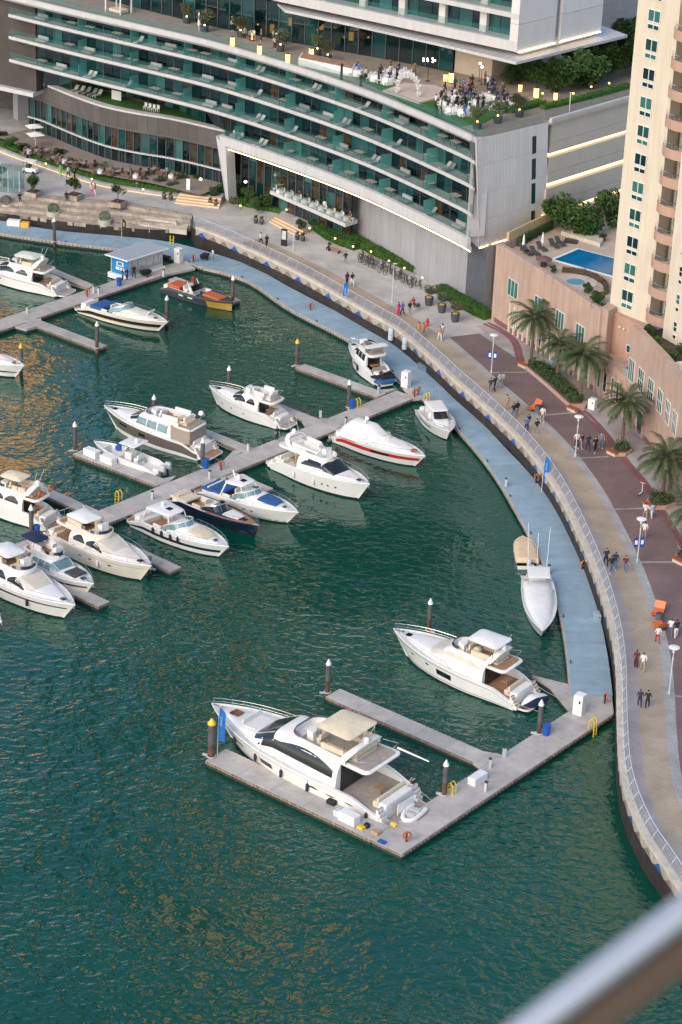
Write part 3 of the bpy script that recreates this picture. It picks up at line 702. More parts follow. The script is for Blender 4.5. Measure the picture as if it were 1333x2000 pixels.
# storeys of the tower (front: slabs with glass behind; upper ones only show in the water)
tcur = Curve([TLL, TL, TC], smooth=False)
zs = [TZ0 + .9 + 3.2 * i for i in range(11)]
for j, z in enumerate(zs):
    mb = MB(); sl_ = [tcur.at(tcur.L * i / 12) for i in range(13)]
    th = (.9 if j == 0 else .30)
    poly = [TLL, TL, TC, TC + Vector((2, 3.5)), TL + Vector((3, 4)), TLL + Vector((3, 4))]
    mb.prism(poly, z - th, z + (.25 if j < 3 else -.15)); hp(mb, 'tower_slab', M_slab if j < 3 else M_grey)
    if j < 2:
        L_ = (TC - TL).length; k = 18
        for i in range(k):
            p = TL.lerp(TC, (i + .5) / k) + Vector((.35, .5)); inst('balustrade_panel', UB, hotel, (p.x, p.y, z + .25), ang(TC - TL), (L_ / k - .05, 1, 1.0))
            p = TL.lerp(TC, (i + .5) / k) + Vector((1.3, 1.8)); inst('tower_pane', UP_[[0, 1, 2, 1, 3, 2][(i + j) % 6]], hotel, (p.x, p.y, z + .25), ang(TC - TL), (L_ / k - .08, 1, 2.6))
            if i % 3 == 0:
                p = TL.lerp(TC, i / k) + Vector((1.0, 1.4)); inst("tower_pier", UPW, hotel, (p.x, p.y, z + .25), ang(TC - TL), (.9, .6, 2.6))
mb = MB(); o = Vector((1.5, 2.1)); mb.prism([TLL + o, TL + o, TC + o + Vector((-.4, .6)), TC + Vector((3, 5)), TL + Vector((6, 10)), TLL + Vector((6, 10))], TZ0, TZ1); hp(mb, 'tower_core', GL[2])
# white right face of the tower with a recessed groove
def facebox(name, a, c, z0, z1, m, d=1.2):
    A, C_ = TC.lerp(TR, a), TC.lerp(TR, c); nn = Vector((-(TR - TC).y, (TR - TC).x)).normalized() * d
    mb = MB(); mb.prism([A, C_, C_ + nn, A + nn], z0, z1); return hp(mb, name, m)
zlev = [TZ0, 30.9, 34.1, 37.3, 40.5, TZ1]
for z0, z1 in zip(zlev, zlev[1:]):
    for a, c in ((0, .44), (.50, 1)): facebox('tower_cladding', a + .001, c - .001, z0 + .02, z1 - .02, M_panel)
facebox('groove', .44, .50, TZ0 + .5, TZ1, M_grey, .6).location.y += .5
mb = MB(); nn = Vector(((TR - TC).y, -(TR - TC).x)).normalized() * .08
for a, c in ((.01, .44), (.50, .99)):
    A, C_ = TC.lerp(TR, a) + nn, TC.lerp(TR, c) + nn; mb.tube([(*A, TZ0 - .05), (*C_, TZ0 - .05)], .05, 5)
hp(mb, 'light_strip', M_led)
mb = MB(); mb.prism([TC + Vector((.6, 1.4)), TR + Vector((-1, 0)), TR + Vector((-6, 9)), TC + Vector((-5, 9))], cz + .3, TZ1 - 1); hp(mb, 'tower_core', M_panel)
# ================================================================== pink podium with pool, beige residential tower
M_pink = mat('pink_render', (.46, .325, .26), .8, var=.10, scale=.5, streak=.18, objvar=.05)
M_pinkd = mat('salmon_render', (.46, .29, .22), .8, var=.08, scale=.6, streak=.1)
M_beige = mat('beige_render', (.62, .545, .43), .8, var=.06, scale=.4, streak=.10)
M_frame = mat('white_frame', (.66, .67, .64), .5)
M_gwin = [mat('green_window_glass', (.008, .055, .045), .06, var=.5, scale=.8, spec=.8), mat('green_window_curtain', (.04, .15, .12), .1, var=.4, scale=2, stretch=(4, 4, .2)), mat('dark_window_glass', (.006, .02, .022), .06, var=.4, scale=1)]
M_tile = mat('pool_deck_tiles', (.52, .41, .32), .75, var=.15, scale=1)
M_pool = mat('pool_water', (.004, .17, .36), .05, var=.2, scale=.6, bump=.25, bscale=2.2)
M_pool2 = mat('small_pool_water', (.02, .26, .42), .05, var=.15, scale=.8, bump=.2, bscale=3)
ZW = 11.4
pink = thing('pink_podium', 'pink rendered podium with green windows and pool deck beside the beige tower', 'building', (26, 232, PZ))
def pk(mb, name, m, smooth=None): return mb.build(name, m, pink, world=True, smooth=smooth)
wl = Curve([(16.1, 249.1), (18.6, 244.3), (20.9, 239.7), (23.8, 233.7), (25.7, 229.9)], 8)       # tall wall, left to right
wl2 = Curve([(25.7, 229.9), (27.6, 225.2), (28.2, 223.3)], 6)                                         # lower ledge wall
wl3 = Curve([(28.2, 223.3), (29.4, 219.0), (30.6, 214.2), (31.4, 209.0), (32.2, 203.0), (32.6, 196)], 8)
def wallrun(cv, z0, z1, th, name, m, n=24):
    mb = MB(); mb.loft([[(*cv.at(cv.L * i / n, a), z) for a, z in [(0, z0), (0, z1), (th, z1), (th, z0)]] for i in range(n + 1)]); return pk(mb, name, m)
npl = 12
for i in range(npl):
    l0, l1 = wl.L * i / npl, wl.L * (i + 1) / npl - .02
    mb = MB(); mb.loft([[(*wl.at(lerp(l0, l1, k / 3), a), z) for a, z in [(0, PZ), (0, ZW), (.5, ZW), (.5, PZ)]] for k in range(4)]); pk(mb, 'wall_panel', M_pink)
wallrun(wl, ZW + .003, ZW + .12, .55, 'wall_coping', M_pink)
wallrun(wl2, PZ, 6.7, 3.0, 'ledge_wall', M_pink); wallrun(wl3, PZ, 12.3, .6, 'curved_wall', M_pink); wallrun(wl3, 12.303, 12.45, .7, 'wall_coping', M_pink)
wallrun(Curve([(16.1, 249.1), (17.2, 250.6), (24.5, 262)], smooth=False), PZ, ZW, .4, 'side_wall', M_pink, 8)
wallrun(Curve([(17.2, 250.9), (24.3, 261.6)], smooth=False), ZW + .003, ZW + .9, .3, 'pool_screen_wall', mat('yellow_render', (.50, .37, .20), .8, var=.1), 8)
# stepped lower band: recess line under the windows
wallrun(wl, PZ + .02, PZ + .5, -.06, 'plinth', M_mar2); wallrun(wl3, PZ + .02, PZ + .4, -.06, 'plinth', M_mar2)
wu = MB(); wu.box(-.5, .5, -.05, .05, 0, 1)
WM = [wu.mesh('window_pane', m) for m in M_gwin]; WF = wu.mesh('window_frame', M_frame); WR = wu.mesh('window_reveal', M_pinkd)
def window(parent, p, rz, W, H, cols=2, rows=1, gi=0, name='window', fr=.06, frame=None):
    """a framed window: the frame is the part, its panes the sub-parts"""
    mb = MB(); t = fr
    xs = [-W / 2 + (W) * i / cols for i in range(cols + 1)]; zs_ = [H * j / rows for j in range(rows + 1)]
    for x in xs: mb.box(x - t / 2, x + t / 2, -.07, .05, -t / 2, H + t / 2)
    for z in zs_: mb.box(-W / 2 + t / 2, W / 2 - t / 2, -.068, .048, z - t / 2, z + t / 2)
    key = ('win', round(W, 2), round(H, 2), cols, rows, fr)
    if key not in MATS: MATS[key] = mb.mesh('window', M_frame)
    f = link(name, MATS[key], parent); f.location = Vector(p) - Vector(parent.location); f.rotation_euler = (0, 0, rz)
    for i in range(cols):
        for j in range(rows):
            g = link('pane', WM[(gi + i * j) % 3] if gi < 3 else WM[0], f); g.location = ((xs[i] + xs[i + 1]) / 2, .0, zs_[j]); g.scale = (W / cols - t, .6, H / rows)
    return f
def wallwin(cv, u, v, z, W, H, cols, rows, gi, off=-.02, name='window'):
    l = cv.near(G(u, v, z)); p = cv.at(l, off); return window(pink, (p.x, p.y, z), ang(cv.tan(l)), W, H, cols, rows, gi, name)
# upper green windows of the tall wall, behind the palms
for (u, v) in ((1015, 578), (1070, 612), (1105, 640), (1138, 668)):
    wallwin(wl, u, v, 6.6, 2.1 if u < 1090 else 1.7, 1.9, 3, 1, 1)
# tall ground floor windows with pilasters
for i in range(9):
    l = wl.L * (.20 + .09 * i); p = wl.at(l, -.02); window(pink, (p.x, p.y, PZ + .7), ang(wl.tan(l)), .75, 2.2, 1, 1, i % 3)
for i in range(18):
    l = wl.L * (.16 + .047 * i); p = wl.at(l, -.10)
    mb = MB(); mb.obox((p.x, p.y, PZ + 1.75), (.28, .25, 3.4), ang(wl.tan(l))); pk(mb, 'pilaster', M_beige)
for l in (1.0, 2.3, 4.0, 5.2):
    p = wl2.at(l, -.02); window(pink, (p.x, p.y, PZ + .8), ang(wl2.tan(l)), .7, 2.2, 1, 1, int(l) % 3)
for l in (.4, 1.65, 3.2, 4.6, 5.9):
    p = wl2.at(l, -.10); mb = MB(); mb.obox((p.x, p.y, PZ + 1.75), (.3, .3, 3.4), ang(wl2.tan(l))); pk(mb, 'pilaster', M_pink)
for l in (1.0, 2.2):
    p = wl3.at(l, -.02); window(pink, (p.x, p.y, PZ + .6), ang(wl3.tan(l)), .7, 2.2, 1, 1, 2)
p = wl3.at(4.4, -.02); window(pink, (p.x, p.y, PZ), ang(wl3.tan(4.4)), 1.5, 2.4, 1, 1, 2, 'doorway')
for l in (.4, 1.6, 2.9, 5.6):
    p = wl3.at(l, -.12); mb = MB(); mb.obox((p.x, p.y, PZ + 1.75), (.3, .3, 3.4), ang(wl3.tan(l))); pk(mb, 'pilaster', M_pink)
# big white framed windows of the curved wall
for i, l in enumerate((1.0, 3.6, 6.3, 9.0, 11.7, 14.4)):
    p = wl3.at(l, -.02); window(pink, (p.x, p.y, 6.8), ang(wl3.tan(l)), 1.45, 2.3, 3, 2 if i else 1, 2 if i else 1)
# pool deck
deck = [wl.at(wl.L * i / 12, .5) for i in range(13)] + [V2((33, 240)), V2((33, 262)), V2((24.5, 262.5)), V2((17.3, 251.2))]
tag(poly_sheet('pool_deck', [(p.x, p.y) for p in deck], 10.35, M_tile), kind='structure')
zd = 10.36
pp = [G(u, v, zd) for u, v in ((1083, 508), (1130, 488), (1215, 510), (1215, 545))]
cpp = sum((V2(p) for p in pp), Vector((0, 0))) / 4
mb = MB(); mb.prism([cpp + (V2(p) - cpp) * 1.10 for p in pp], zd, zd + .08); structure('pool_surround', mb, M_whitep)
mb = MB(); mb.prism([V2(p) for p in pp], zd + .02, zd + .085); structure('swimming_pool', mb, M_pool)
sc = G(1125, 551, zd); mb = MB(); mb.lathe([(2.35, 0), (2.35, .05), (0, .05)], 28, sc); structure('pool_surround', mb, M_kerb)
mb = MB(); mb.lathe([(1.0, .05), (1.0, .056), (0, .056)], 24, sc); structure('small_pool', mb, M_pool2)
# the setback wall between ledge and curved wall
mb = MB(); mb.prism([(26.3, 231.6), (30.6, 225.6), (31.2, 226.2), (27, 232.2)], 6.7, 11.0); pk(mb, 'setback_wall', M_pinkd)
mb = MB(); mb.prism([(25.75, 230.3), (26.4, 229.2), (27.3, 230.6), (26.7, 231.9)], PZ, 11.6); pk(mb, 'corner_pier', M_pink)
window(pink, (29.0, 227.7, 7.6), math.atan2(225.6 - 231.6, 30.6 - 26.3), 1.7, .8, 3, 1, 0)
mb = MB(); mb.tube([(30.2, 225.9, 6.7), (30.2, 225.9, 11.3)], .07, 6); pk(mb, 'drain_pipe', M_black)
mb = MB(); mb.tube([(27.6, 229.4, 9.9), (27.75, 229.2, 9.9)], .1, 6); mb.tube([(28.0, 228.85, 9.9), (28.1, 228.7, 9.9)], .1, 6); pk(mb, 'wall_light', M_frame)

# ---- beige tower
tower = thing('beige_tower', 'tall beige apartment tower with green windows and pink curved balconies', 'tower', (31, 229, PZ))
def tw(mb, name, m, smooth=None): return mb.build(name, m, tower, world=True, smooth=smooth)
A, B = Vector((26.75, 231.7)), Vector((30.35, 227.6)); Cc, Dd = Vector((31.3, 223.2)), Vector((37, 213.5))
STB = 2.88; ZB = 11.2; ZT = 95
mb = MB(); mb.prism([A, B, B + Vector((1.6, 2.0)), Vector((40, 236)), Vector((33, 242))], 10.9, ZT); tw(mb, 'front_wall', M_beige)
mb = MB(); mb.prism([Cc, Dd, Dd + Vector((9, 6)), Cc + Vector((3.6, 4.0))], 10.9, ZT); tw(mb, 'right_wall', M_beige)
mb = MB(); mb.prism([B + Vector((1.45, 1.3)), Cc + Vector((2.0, 2.4)), Cc + Vector((4, 7)), B + Vector((4, 5))], 10.9, ZT); tw(mb, 'recess_wall', mat('pale_recess_wall', (.50, .46, .40), .8, var=.08))
rz = ang(B - A); cen = A.lerp(B, .43); nrm_ = Vector(((B - A).y, -(B - A).x)).normalized()
for k in range(12):
    z = ZB + .55 + STB * k; p = cen + nrm_ * .02
    window(tower, (p.x, p.y, z + .75), rz, 1.55, 1.15, 2, 1, (k * 7) % 3, 'window', .08)
    window(tower, (p.x, p.y, z), rz, 1.5, .48, 2, 1, (k * 5 + 1) % 3, 'lower_window', .08)
rz2 = ang(Dd - Cc); n2 = Vector(((Dd - Cc).y, -(Dd - Cc).x)).normalized()
for k in range(9):
    z = ZB + .9 + STB * k
    for t in (.17,):
        p = Cc.lerp(Dd, t) + n2 * .02; window(tower, (p.x, p.y, z + .5), rz2, .55, 1.0, 1, 2, k % 3, 'window', .06); window(tower, (p.x, p.y, z - .25), rz2, .5, .4, 1, 1, 2, 'lower_window', .06)
# balconies: pink curved skirts with a railing, plants and bits of furniture
bc = B.lerp(Cc, .5) + Vector((1.6, 1.2)); bd = Vector((-.62, -.78))
def arc(r, n=10):
    ax = math.atan2(bd.y, bd.x); return [bc + Vector((math.cos(ax + lerp(-1.15, 1.15, i / n)), math.sin(ax + lerp(-1.15, 1.15, i / n)))) * r for i in range(n + 1)]
mb = MB(); o_, i_ = arc(2.45), arc(2.3)
mb.prism(arc(2.47) + [bc], -.12, .02); skirt_floor = mb.mesh('balcony_floor', M_beige)
mb = MB(); mb.loft([[(*a, -.35), (*a, .62), (*c, .62), (*c, -.35)] for a, c in zip(arc(2.55), arc(2.42))]); skirt = mb.mesh('balcony_skirt', M_pinkd, 40)
mb = MB(); mb.tube([(*p, 1.08) for p in arc(2.46)], .05, 5); mb.tube([(*p, .85) for p in arc(2.46)], .02, 4)
for p in arc(2.46, 12): mb.tube([(*p, .62), (*p, 1.08)], .02, 4)
rail_me = mb.mesh('balcony_railing', M_steel)
for k in range(11):
    z = ZB + 1.0 + STB * k
    for nm, me in (('balcony_floor', skirt_floor), ('balcony_skirt', skirt), ('balcony_railing', rail_me)):
        o = link(nm, me, tower); o.location = (-31, -229, z - PZ)
    d = bc - Vector((.2, .25)); window(tower, (bc.x - .45, bc.y - .5, z + .03), ang(Cc - B), 1.9, 2.1, 2, 1, (k + 1) % 3, 'balcony_door', .07)
# small balconies at the hidden left side of the tower, seen at the top of the picture
mb = MB(); q = Vector((33.6, 242.5))
for k in range(4):
    z = 27.5 + STB * k; mb = MB(); mb.lathe([(.1, 0), (1.0, .1), (1.05, .8), (1.0, .8), (.95, .15), (0, .15)], 14, (29.6, 236.6, z)); tw(mb, 'side_balcony', M_beige, 40)
    mb = MB(); mb.tube([(29.6 + 1.02 * math.cos(a * .45), 236.6 + 1.02 * math.sin(a * .45), z + 1.15) for a in range(14)], .035, 5, True); tw(mb, 'side_railing', M_steel)
# roof garden between tower and curved wall
tag(poly_sheet('garden_terrace', [(29.6, 224.2), (28.9, 222.7), (29.9, 219.2), (31.2, 214.4), (32.0, 209), (38, 209), (38, 224), (32, 226)], 11.3, M_soil), kind='structure')
mb = MB(); mb.lathe([(1.3, 0), (1.3, .7), (1.1, .7), (1.05, .3), (0, .3)], 16, (*V2(G(1340, 715, 12.3)), 11.6)); tag(mb.build('curved_planter', M_beige, None, smooth=40), 'beige round planter on the garden terrace beside the tower', 'planter')

# ---- service road between hotel and podium
mb = MB(); mb.prism([(17.5, 254.0), (24.8, 263.5), (60, 312), (75, 300), (34, 258), (33.5, 262.4), (24.5, 262.9)], PZ - .2, PZ + .004); structure('service_road', mb, M_asph)
mb = MB(); a, c = V2(G(1075, 398, PZ)), V2(G(1215, 352, PZ)); nn = Vector((.15, -.15)); mb.sheet([[(*a, PZ + .01), (*c, PZ + .01)], [(*(a + nn), PZ + .01), (*(c + nn), PZ + .01)]]); structure('road_line', mb, M_whitep)
# far open water with a bright surface beyond the tower (top right corner)
mb = MB(); a = [G(u, v, PZ + .03) for u, v in ((1168, 12), (1260, -4), (1260, 30), (1168, 40))]; mb.add(a, [(0, 1, 2, 3)]); structure('far_pool', mb, M_pool2)

# ---- towers farther inland: out of frame, seen only mirrored in the water
M_gold = mat('sandstone_tower', (.80, .46, .18), .7, var=.1, scale=.2)
def far_tower(x, y, wx, wy, h, label, m, rz=0.0, lit=None):
    t = thing('apartment_tower', label, 'tower', (x, y, PZ), rz)
    mb = MB(); mb.box(-wx / 2, wx / 2, -wy / 2, wy / 2, 0, h); mb.build('tower_wall', m, t)
    rows = MB()
    for k in range(int(h / 3.4) - 1):
        for i in range(int(wx / 4)):
            rows.box(-wx / 2 + 1.2 + 4 * i, -wx / 2 + 3.0 + 4 * i, -wy / 2 - .05, -wy / 2 + .02, 2 + 3.4 * k, 3.7 + 3.4 * k)
    tag(rows.build('window_grid', lit or GL[0], t), kind='stuff'); return t
far_tower(-12, 345, 18, 18, 175, 'sandstone tower inland of the hotel, mirrored at the lower middle of the water', M_gold, 0, glow('facade_sun_glow', (1, .42, .16), 1.7))  # glow added to the window grid in place of sunlight on the facade
far_tower(-56, 372, 13, 16, 72, 'sandstone tower far left, mirrored gold in the water at the left edge', M_gold, 0, glow('bright_facade_sun_glow', (1, .40, .16), 3.6))  # stronger added glow, imitates the sunlit facade mirrored at the left edge
far_tower(-29, 335, 14, 16, 165, 'dark glass tower inland of the hotel, mirrored darkly in the left part of the water', GL[2])
# ================================================================== floating docks
DK = .55
def along(a, b): d = (V2(b) - V2(a)); return d.normalized(), d.length
def dock(label, p0, p1, width, side, seg=3.0, name='floating_dock', group=None, dz=0.0):
    """concrete pontoon: the edge p0-p1 is given, width goes to `side` (+1 = left of the direction)"""
    d, L_ = along(p0, p1); nn = Vector((-d.y, d.x)) * side; t = thing(name, label, 'dock', (p0[0], p0[1], 0), ang(d), group)
    k = max(1, round(L_ / seg)); w = width; t.location.z = dz
    for i in range(k):
        a, c = L_ * i / k + .012, L_ * (i + 1) / k - .012
        mb = MB(); y0, y1 = (0, w) if side > 0 else (-w, 0)
        mb.box(a, c, y0, y1, DK - .28, DK); mb.build('deck_panel', M_conc, t)
    mb = MB(); y0, y1 = (.06, w - .06) if side > 0 else (-w + .06, -.06)
    mb.box(.06, L_ - .06, y0, y1, -.5, DK - .285); mb.build('float', M_float, t)
    # timber waler with rubbing blocks along both long edges
    mb = MB()
    for yy in ((0, w) if side > 0 else (-w, 0)):
        s_ = -1 if yy == min((0, w) if side > 0 else (-w, 0)) else 1
        mb.box(0, L_, yy, yy + s_ * .05, DK - .20, DK - .06)
        for j in range(int(L_ / .42)):
            mb.box(.1 + j * .42, .28 + j * .42, yy + s_ * .05, yy + s_ * .10, DK - .24, DK - .02)
    for xx in (0, L_): mb.box(xx - .04, xx + .04, y0, y1, DK - .22, DK - .06)
    tag(mb.build('rubbing_strip', M_concd, t), kind='stuff')
    return t
GI = [0]
def gusset(label, pts):
    GI[0] += 1; t = thing('dock_gusset', label, 'dock', (*V2(pts[0]), -.022 - .0025 * GI[0])); mb = MB(); mb.prism([V2(p) - V2(pts[0]) for p in pts], DK - .26, DK - .006); mb.build('deck_panel', M_conc, t)
    mb = MB(); c = sum((V2(p) for p in pts), Vector((0, 0))) / len(pts); mb.prism([(V2(p) - c) * .93 + c - V2(pts[0]) for p in pts], -.4, DK - .27); mb.build('float', M_float, t); return t
def g6(u, v): return V2(G(u, v, DK))
# front pier and its two fingers
A0, A1 = g6(785, 1668), g6(1199, 1394)
dA, LA = along(A0, A1); nA = Vector((-dA.y, dA.x))
dock('broad concrete front pier running from the corner to the end of the blue walkway', A0, A1, 2.85, 1)
F0a = g6(402, 1485); dF = (A0 - F0a).normalized()
dock('concrete finger pier along the nearest large yacht', F0a, A0 - dF * 2.87, 2.35, 1)
dock('concrete finger pier between the two large motor yachts', g6(637, 1360), g6(930, 1489), 1.75, 1, dz=-.012)
gusset('concrete gusset joining the middle finger to the front pier', [g6(920, 1484), g6(946, 1503), g6(985, 1474), g6(945, 1466)])
gusset('concrete landing between blue walkway and front pier', [g6(1113, 1358), g6(1118, 1398), g6(1199, 1392), g6(1196, 1360)])
gusset('concrete gusset behind the stern of the second yacht', [g6(1040, 1318), g6(1075, 1340), g6(1120, 1395), g6(1113, 1350), g6(1110, 1335)])
# middle pier
B0, B1 = g6(-60, 1133), g6(812, 776)
dB, LB = along(B0, B1)
dock('long concrete middle pier with boats on both sides', B0, B1, 2.55, 1)
nB = Vector((-dB.y, dB.x))
gusset('concrete landing joining the middle pier to the blue walkway', [g6(785, 752), g6(805, 779), g6(828, 776), g6(822, 752), g6(800, 742)])
def mid_finger(label, tip, root, w, side):
    dock(label, tip, root, w, side)
dFg = -nB
for lab, tip, root, w in (('finger pier with white boxes beside the small centre console', (143, 886), (308, 948), 1.55),
                          ('short empty finger pier with a yellow tipped pile', (578, 717), (737, 775), 1.45)):
    dock(lab, g6(*tip), g6(*root), w, 1, dz=-.012)
for lab, root, side, L_ in (('finger pier between the grey hulled yacht and its neighbour', (492, 888), 1, 9.5), ('finger pier beside the white flybridge yacht of the upper row', (625, 832), 1, 9.0),
                            ('finger pier beside the left flybridge yacht with life rings', (188, 1012), 1, 10),
                            ('finger pier between the pilothouse boat and the beige yacht', (182, 1046), -1, 10), ('finger pier beyond the bow of the near left yacht', (40, 1110), -1, 10),
                            ('finger pier between the blue striped cruiser and the beige yacht', (285, 990), -1, 5), ('finger pier between two white yachts of the lower row', (442, 930), -1, 5), ('finger pier beside the red striped cruiser', (652, 845), -1, 4.5)):
    r0 = g6(*root); 
    if side > 0: dock(lab, r0 + nB * L_, r0, 1.3, 1, dz=-.012)
    else: dock(lab, r0 - nB * L_, r0, 1.3, -1, dz=-.016)
for (a, b, c) in (((735, 773), (745, 760), (775, 758)), ((300, 938), (318, 950), (345, 928)), ((600, 835), (590, 820), (640, 815)), ((430, 905), (455, 880), (490, 872)), ((140, 1000), (150, 1012), (190, 998)),
                  ((250, 1005), (300, 978), (290, 1000)), ((400, 952), (440, 925), (445, 945)), ((640, 858), (665, 838), (675, 845))):
    gusset('small concrete gusset where a finger joins the middle pier', [g6(*a), g6(*b), g6(*c)])
for o in list(COL.objects):
    if o.name.startswith('dock_gusset') and 'where a finger' in o.get('label', ''): o['group'] = 'gussets of the middle pier'
# upper left pier
C0, C1 = g6(-60, 667), g6(318, 537)
dock('concrete upper left pier leading to the blue kiosk', C0, C1, 2.6, 1)
dock('concrete finger pier at the left, bare, with a white tipped pile', g6(190, 681), g6(50, 628), 1.5, -1, dz=-.012)
dock('concrete finger pier behind the dark striped runabout', g6(456, 590), g6(330, 545), 1.2, -1, dz=-.012)
dock('concrete finger pier behind the cream sport yacht', g6(90, 528), g6(172, 562), 1.2, 1, dz=-.012)
gusset('concrete gusset by the round corner of the upper left pier', [g6(28, 636), g6(80, 616), g6(82, 634), g6(52, 642)])
gusset('concrete apron around the blue kiosk and the small basin', [g6(262, 556), g6(330, 534), g6(382, 523), g6(360, 508), g6(330, 515), g6(255, 545)])
# blue walkway: panels along the curve
wo_px = [(1113,1360),(1107,1288),(1096,1216),(1077,1141),(1047,1075),(1008,1000),(957,916),(893,839),(830,782),(760,724),(679,663),(564,603),(488,551),(420,528),(382,520),(330,500),(216,485),(108,472),(0,456),(-60,448)]
wi_px = [(1197,1358),(1188,1285),(1173,1210),(1152,1144),(1125,1072),(1083,988),(1033,923),(979,866),(900,780),(853,740),(809,704),(744,654),(668,614),(564,560),(492,520),(420,496),(340,474),(240,462),(108,450),(0,431),(-60,424)]
WO = Curve([g6(*p) for p in wo_px], 6); WI = Curve([g6(*p) for p in wi_px], 6)
walk = thing('blue_walkway', 'curved blue floating walkway along the quay wall', 'walkway', (*WO.at(WO.L * .3), 0))
NW = 62
def wpt(t, s):   # pair the two edges so that the joints run across
    lo = WO.L * t; a = WO.at(lo); b = WI.at(WI.near(a + WO.nrm(lo) * -3.4) if 0 < t < 1 else WI.L * t); return a.lerp(b, s)
cross = [(wpt(i / NW, 0), wpt(i / NW, 1)) for i in range(NW + 1)]
for i in range(NW):
    (a, b), (c, d) = cross[i], cross[i + 1]; e = .006
    a2, c2, b2, d2 = a.lerp(c, e), c.lerp(a, e), b.lerp(d, e), d.lerp(b, e)
    mb = MB(); mb.prism([a2.lerp(b2, .05), c2.lerp(d2, .05), d2, b2], DK - .2, DK + .02); mb.build('walkway_panel', M_walk, walk, world=True)
mb = MB(); mb.loft([[(*p, DK - .3), (*p, DK + .015), (*(p.lerp(q, .048)), DK + .015), (*(p.lerp(q, .048)), DK - .3)] for p, q in cross]); mb.build('edge_beam', M_conc, walk, world=True)
mb = MB(); mb.loft([[(*p.lerp(q, .04), -.5), (*p.lerp(q, .04), DK - .21), (*q.lerp(p, .03), DK - .21), (*q.lerp(p, .03), -.5)] for p, q in cross]); mb.build('float', M_float, walk, world=True)
mb = MB()
for i in range(int(WO.L / .5)):
    l = i * .5; p = WO.at(l); mb.obox((p.x, p.y, DK - .14), (.22, .1, .2), ang(WO.tan(l)))
tag(mb.build('rubbing_strip', M_concd, walk, world=True), kind='stuff')

# ------------------------------------------------------------------ piles
def pile(u, v, label, h=3.0, tip=None, r=.19, group='mooring piles of the docks'):
    p = G(u, v, DK); t = thing('mooring_pile', label, 'pile', (p.x, p.y, 0), rnd.uniform(0, 6), group)
    mb = MB(); mb.lathe([(r, -2.5), (r, DK + 1.15), (r * .98, DK + 1.15)], 12); mb.build('rusty_shaft', M_rust, t, smooth=40)
    mb = MB(); mb.lathe([(r * 1.08, DK + 1.152), (r * 1.08, DK + h - .42), (r, DK + h - .42)], 12); mb.build('dark_sleeve', M_pile, t, smooth=40)
    mb = MB(); mb.lathe([(r * 1.2, DK + h - .418), (r * 1.22, DK + h - .30), (.02, DK + h + .12)], 12); mb.build('cone_cap', tip or M_whitep, t, smooth=30)
    mb = MB(); mb.tube([((r + .07) * math.cos(a * math.pi / 8), (r + .07) * math.sin(a * math.pi / 8), DK + .08) for a in range(16)], .05, 5, True); mb.box(r, r + .45, -.09, .09, DK - .02, DK + .1); mb.build('pile_guide', M_lgrey, t)
    return t
for u, v, lab, kw in ((413, 1478, 'thick mooring pile with a yellow cap at the bow of the nearest yacht', dict(tip=M_yellow, h=3.3, r=.27)),
    (640, 1353, 'white capped pile at the tip of the finger between the two big yachts', {}), (838, 1232, 'white capped pile behind the bow of the second big yacht', {}),
    (868, 1553, 'white capped pile beside the yellow ladder of the front pier', {}), (1053, 1433, 'white capped pile next to the blue bin on the front pier', {}),
    (147, 880, 'white capped pile at the tip of the finger with white boxes', {}), (301, 826, 'white capped pile behind the grey hulled yacht', {}), (447, 768, 'white capped pile behind the bow of the upper white yacht', {}),
    (580, 714, 'yellow capped pile at the tip of the short empty finger', dict(tip=M_yellow)), (681, 796, 'white capped pile next to the blue bin of the middle pier', {}), (396, 912, 'white capped pile beside the stern of the grey hulled yacht', {}),
    (62, 1046, 'white capped pile beside the stern of the yacht with life rings', {}), (190, 680, 'white capped pile at the tip of the bare left finger', {}), (326, 628, 'white capped pile by the bow of the dark striped runabout', {}),
    (455, 588, 'white capped pile by the bow of the grey and gold dayboat', {}), (107, 472, 'white capped pile between blue walkway and the left water', {}), (42, 724, 'yellow capped pile at the bow of the left edge yacht', dict(tip=M_yellow)),
    (292, 1110, 'short brown pile end at the bow of the beige yacht', dict(h=1.0))):
    pile(u, v, lab, **kw)
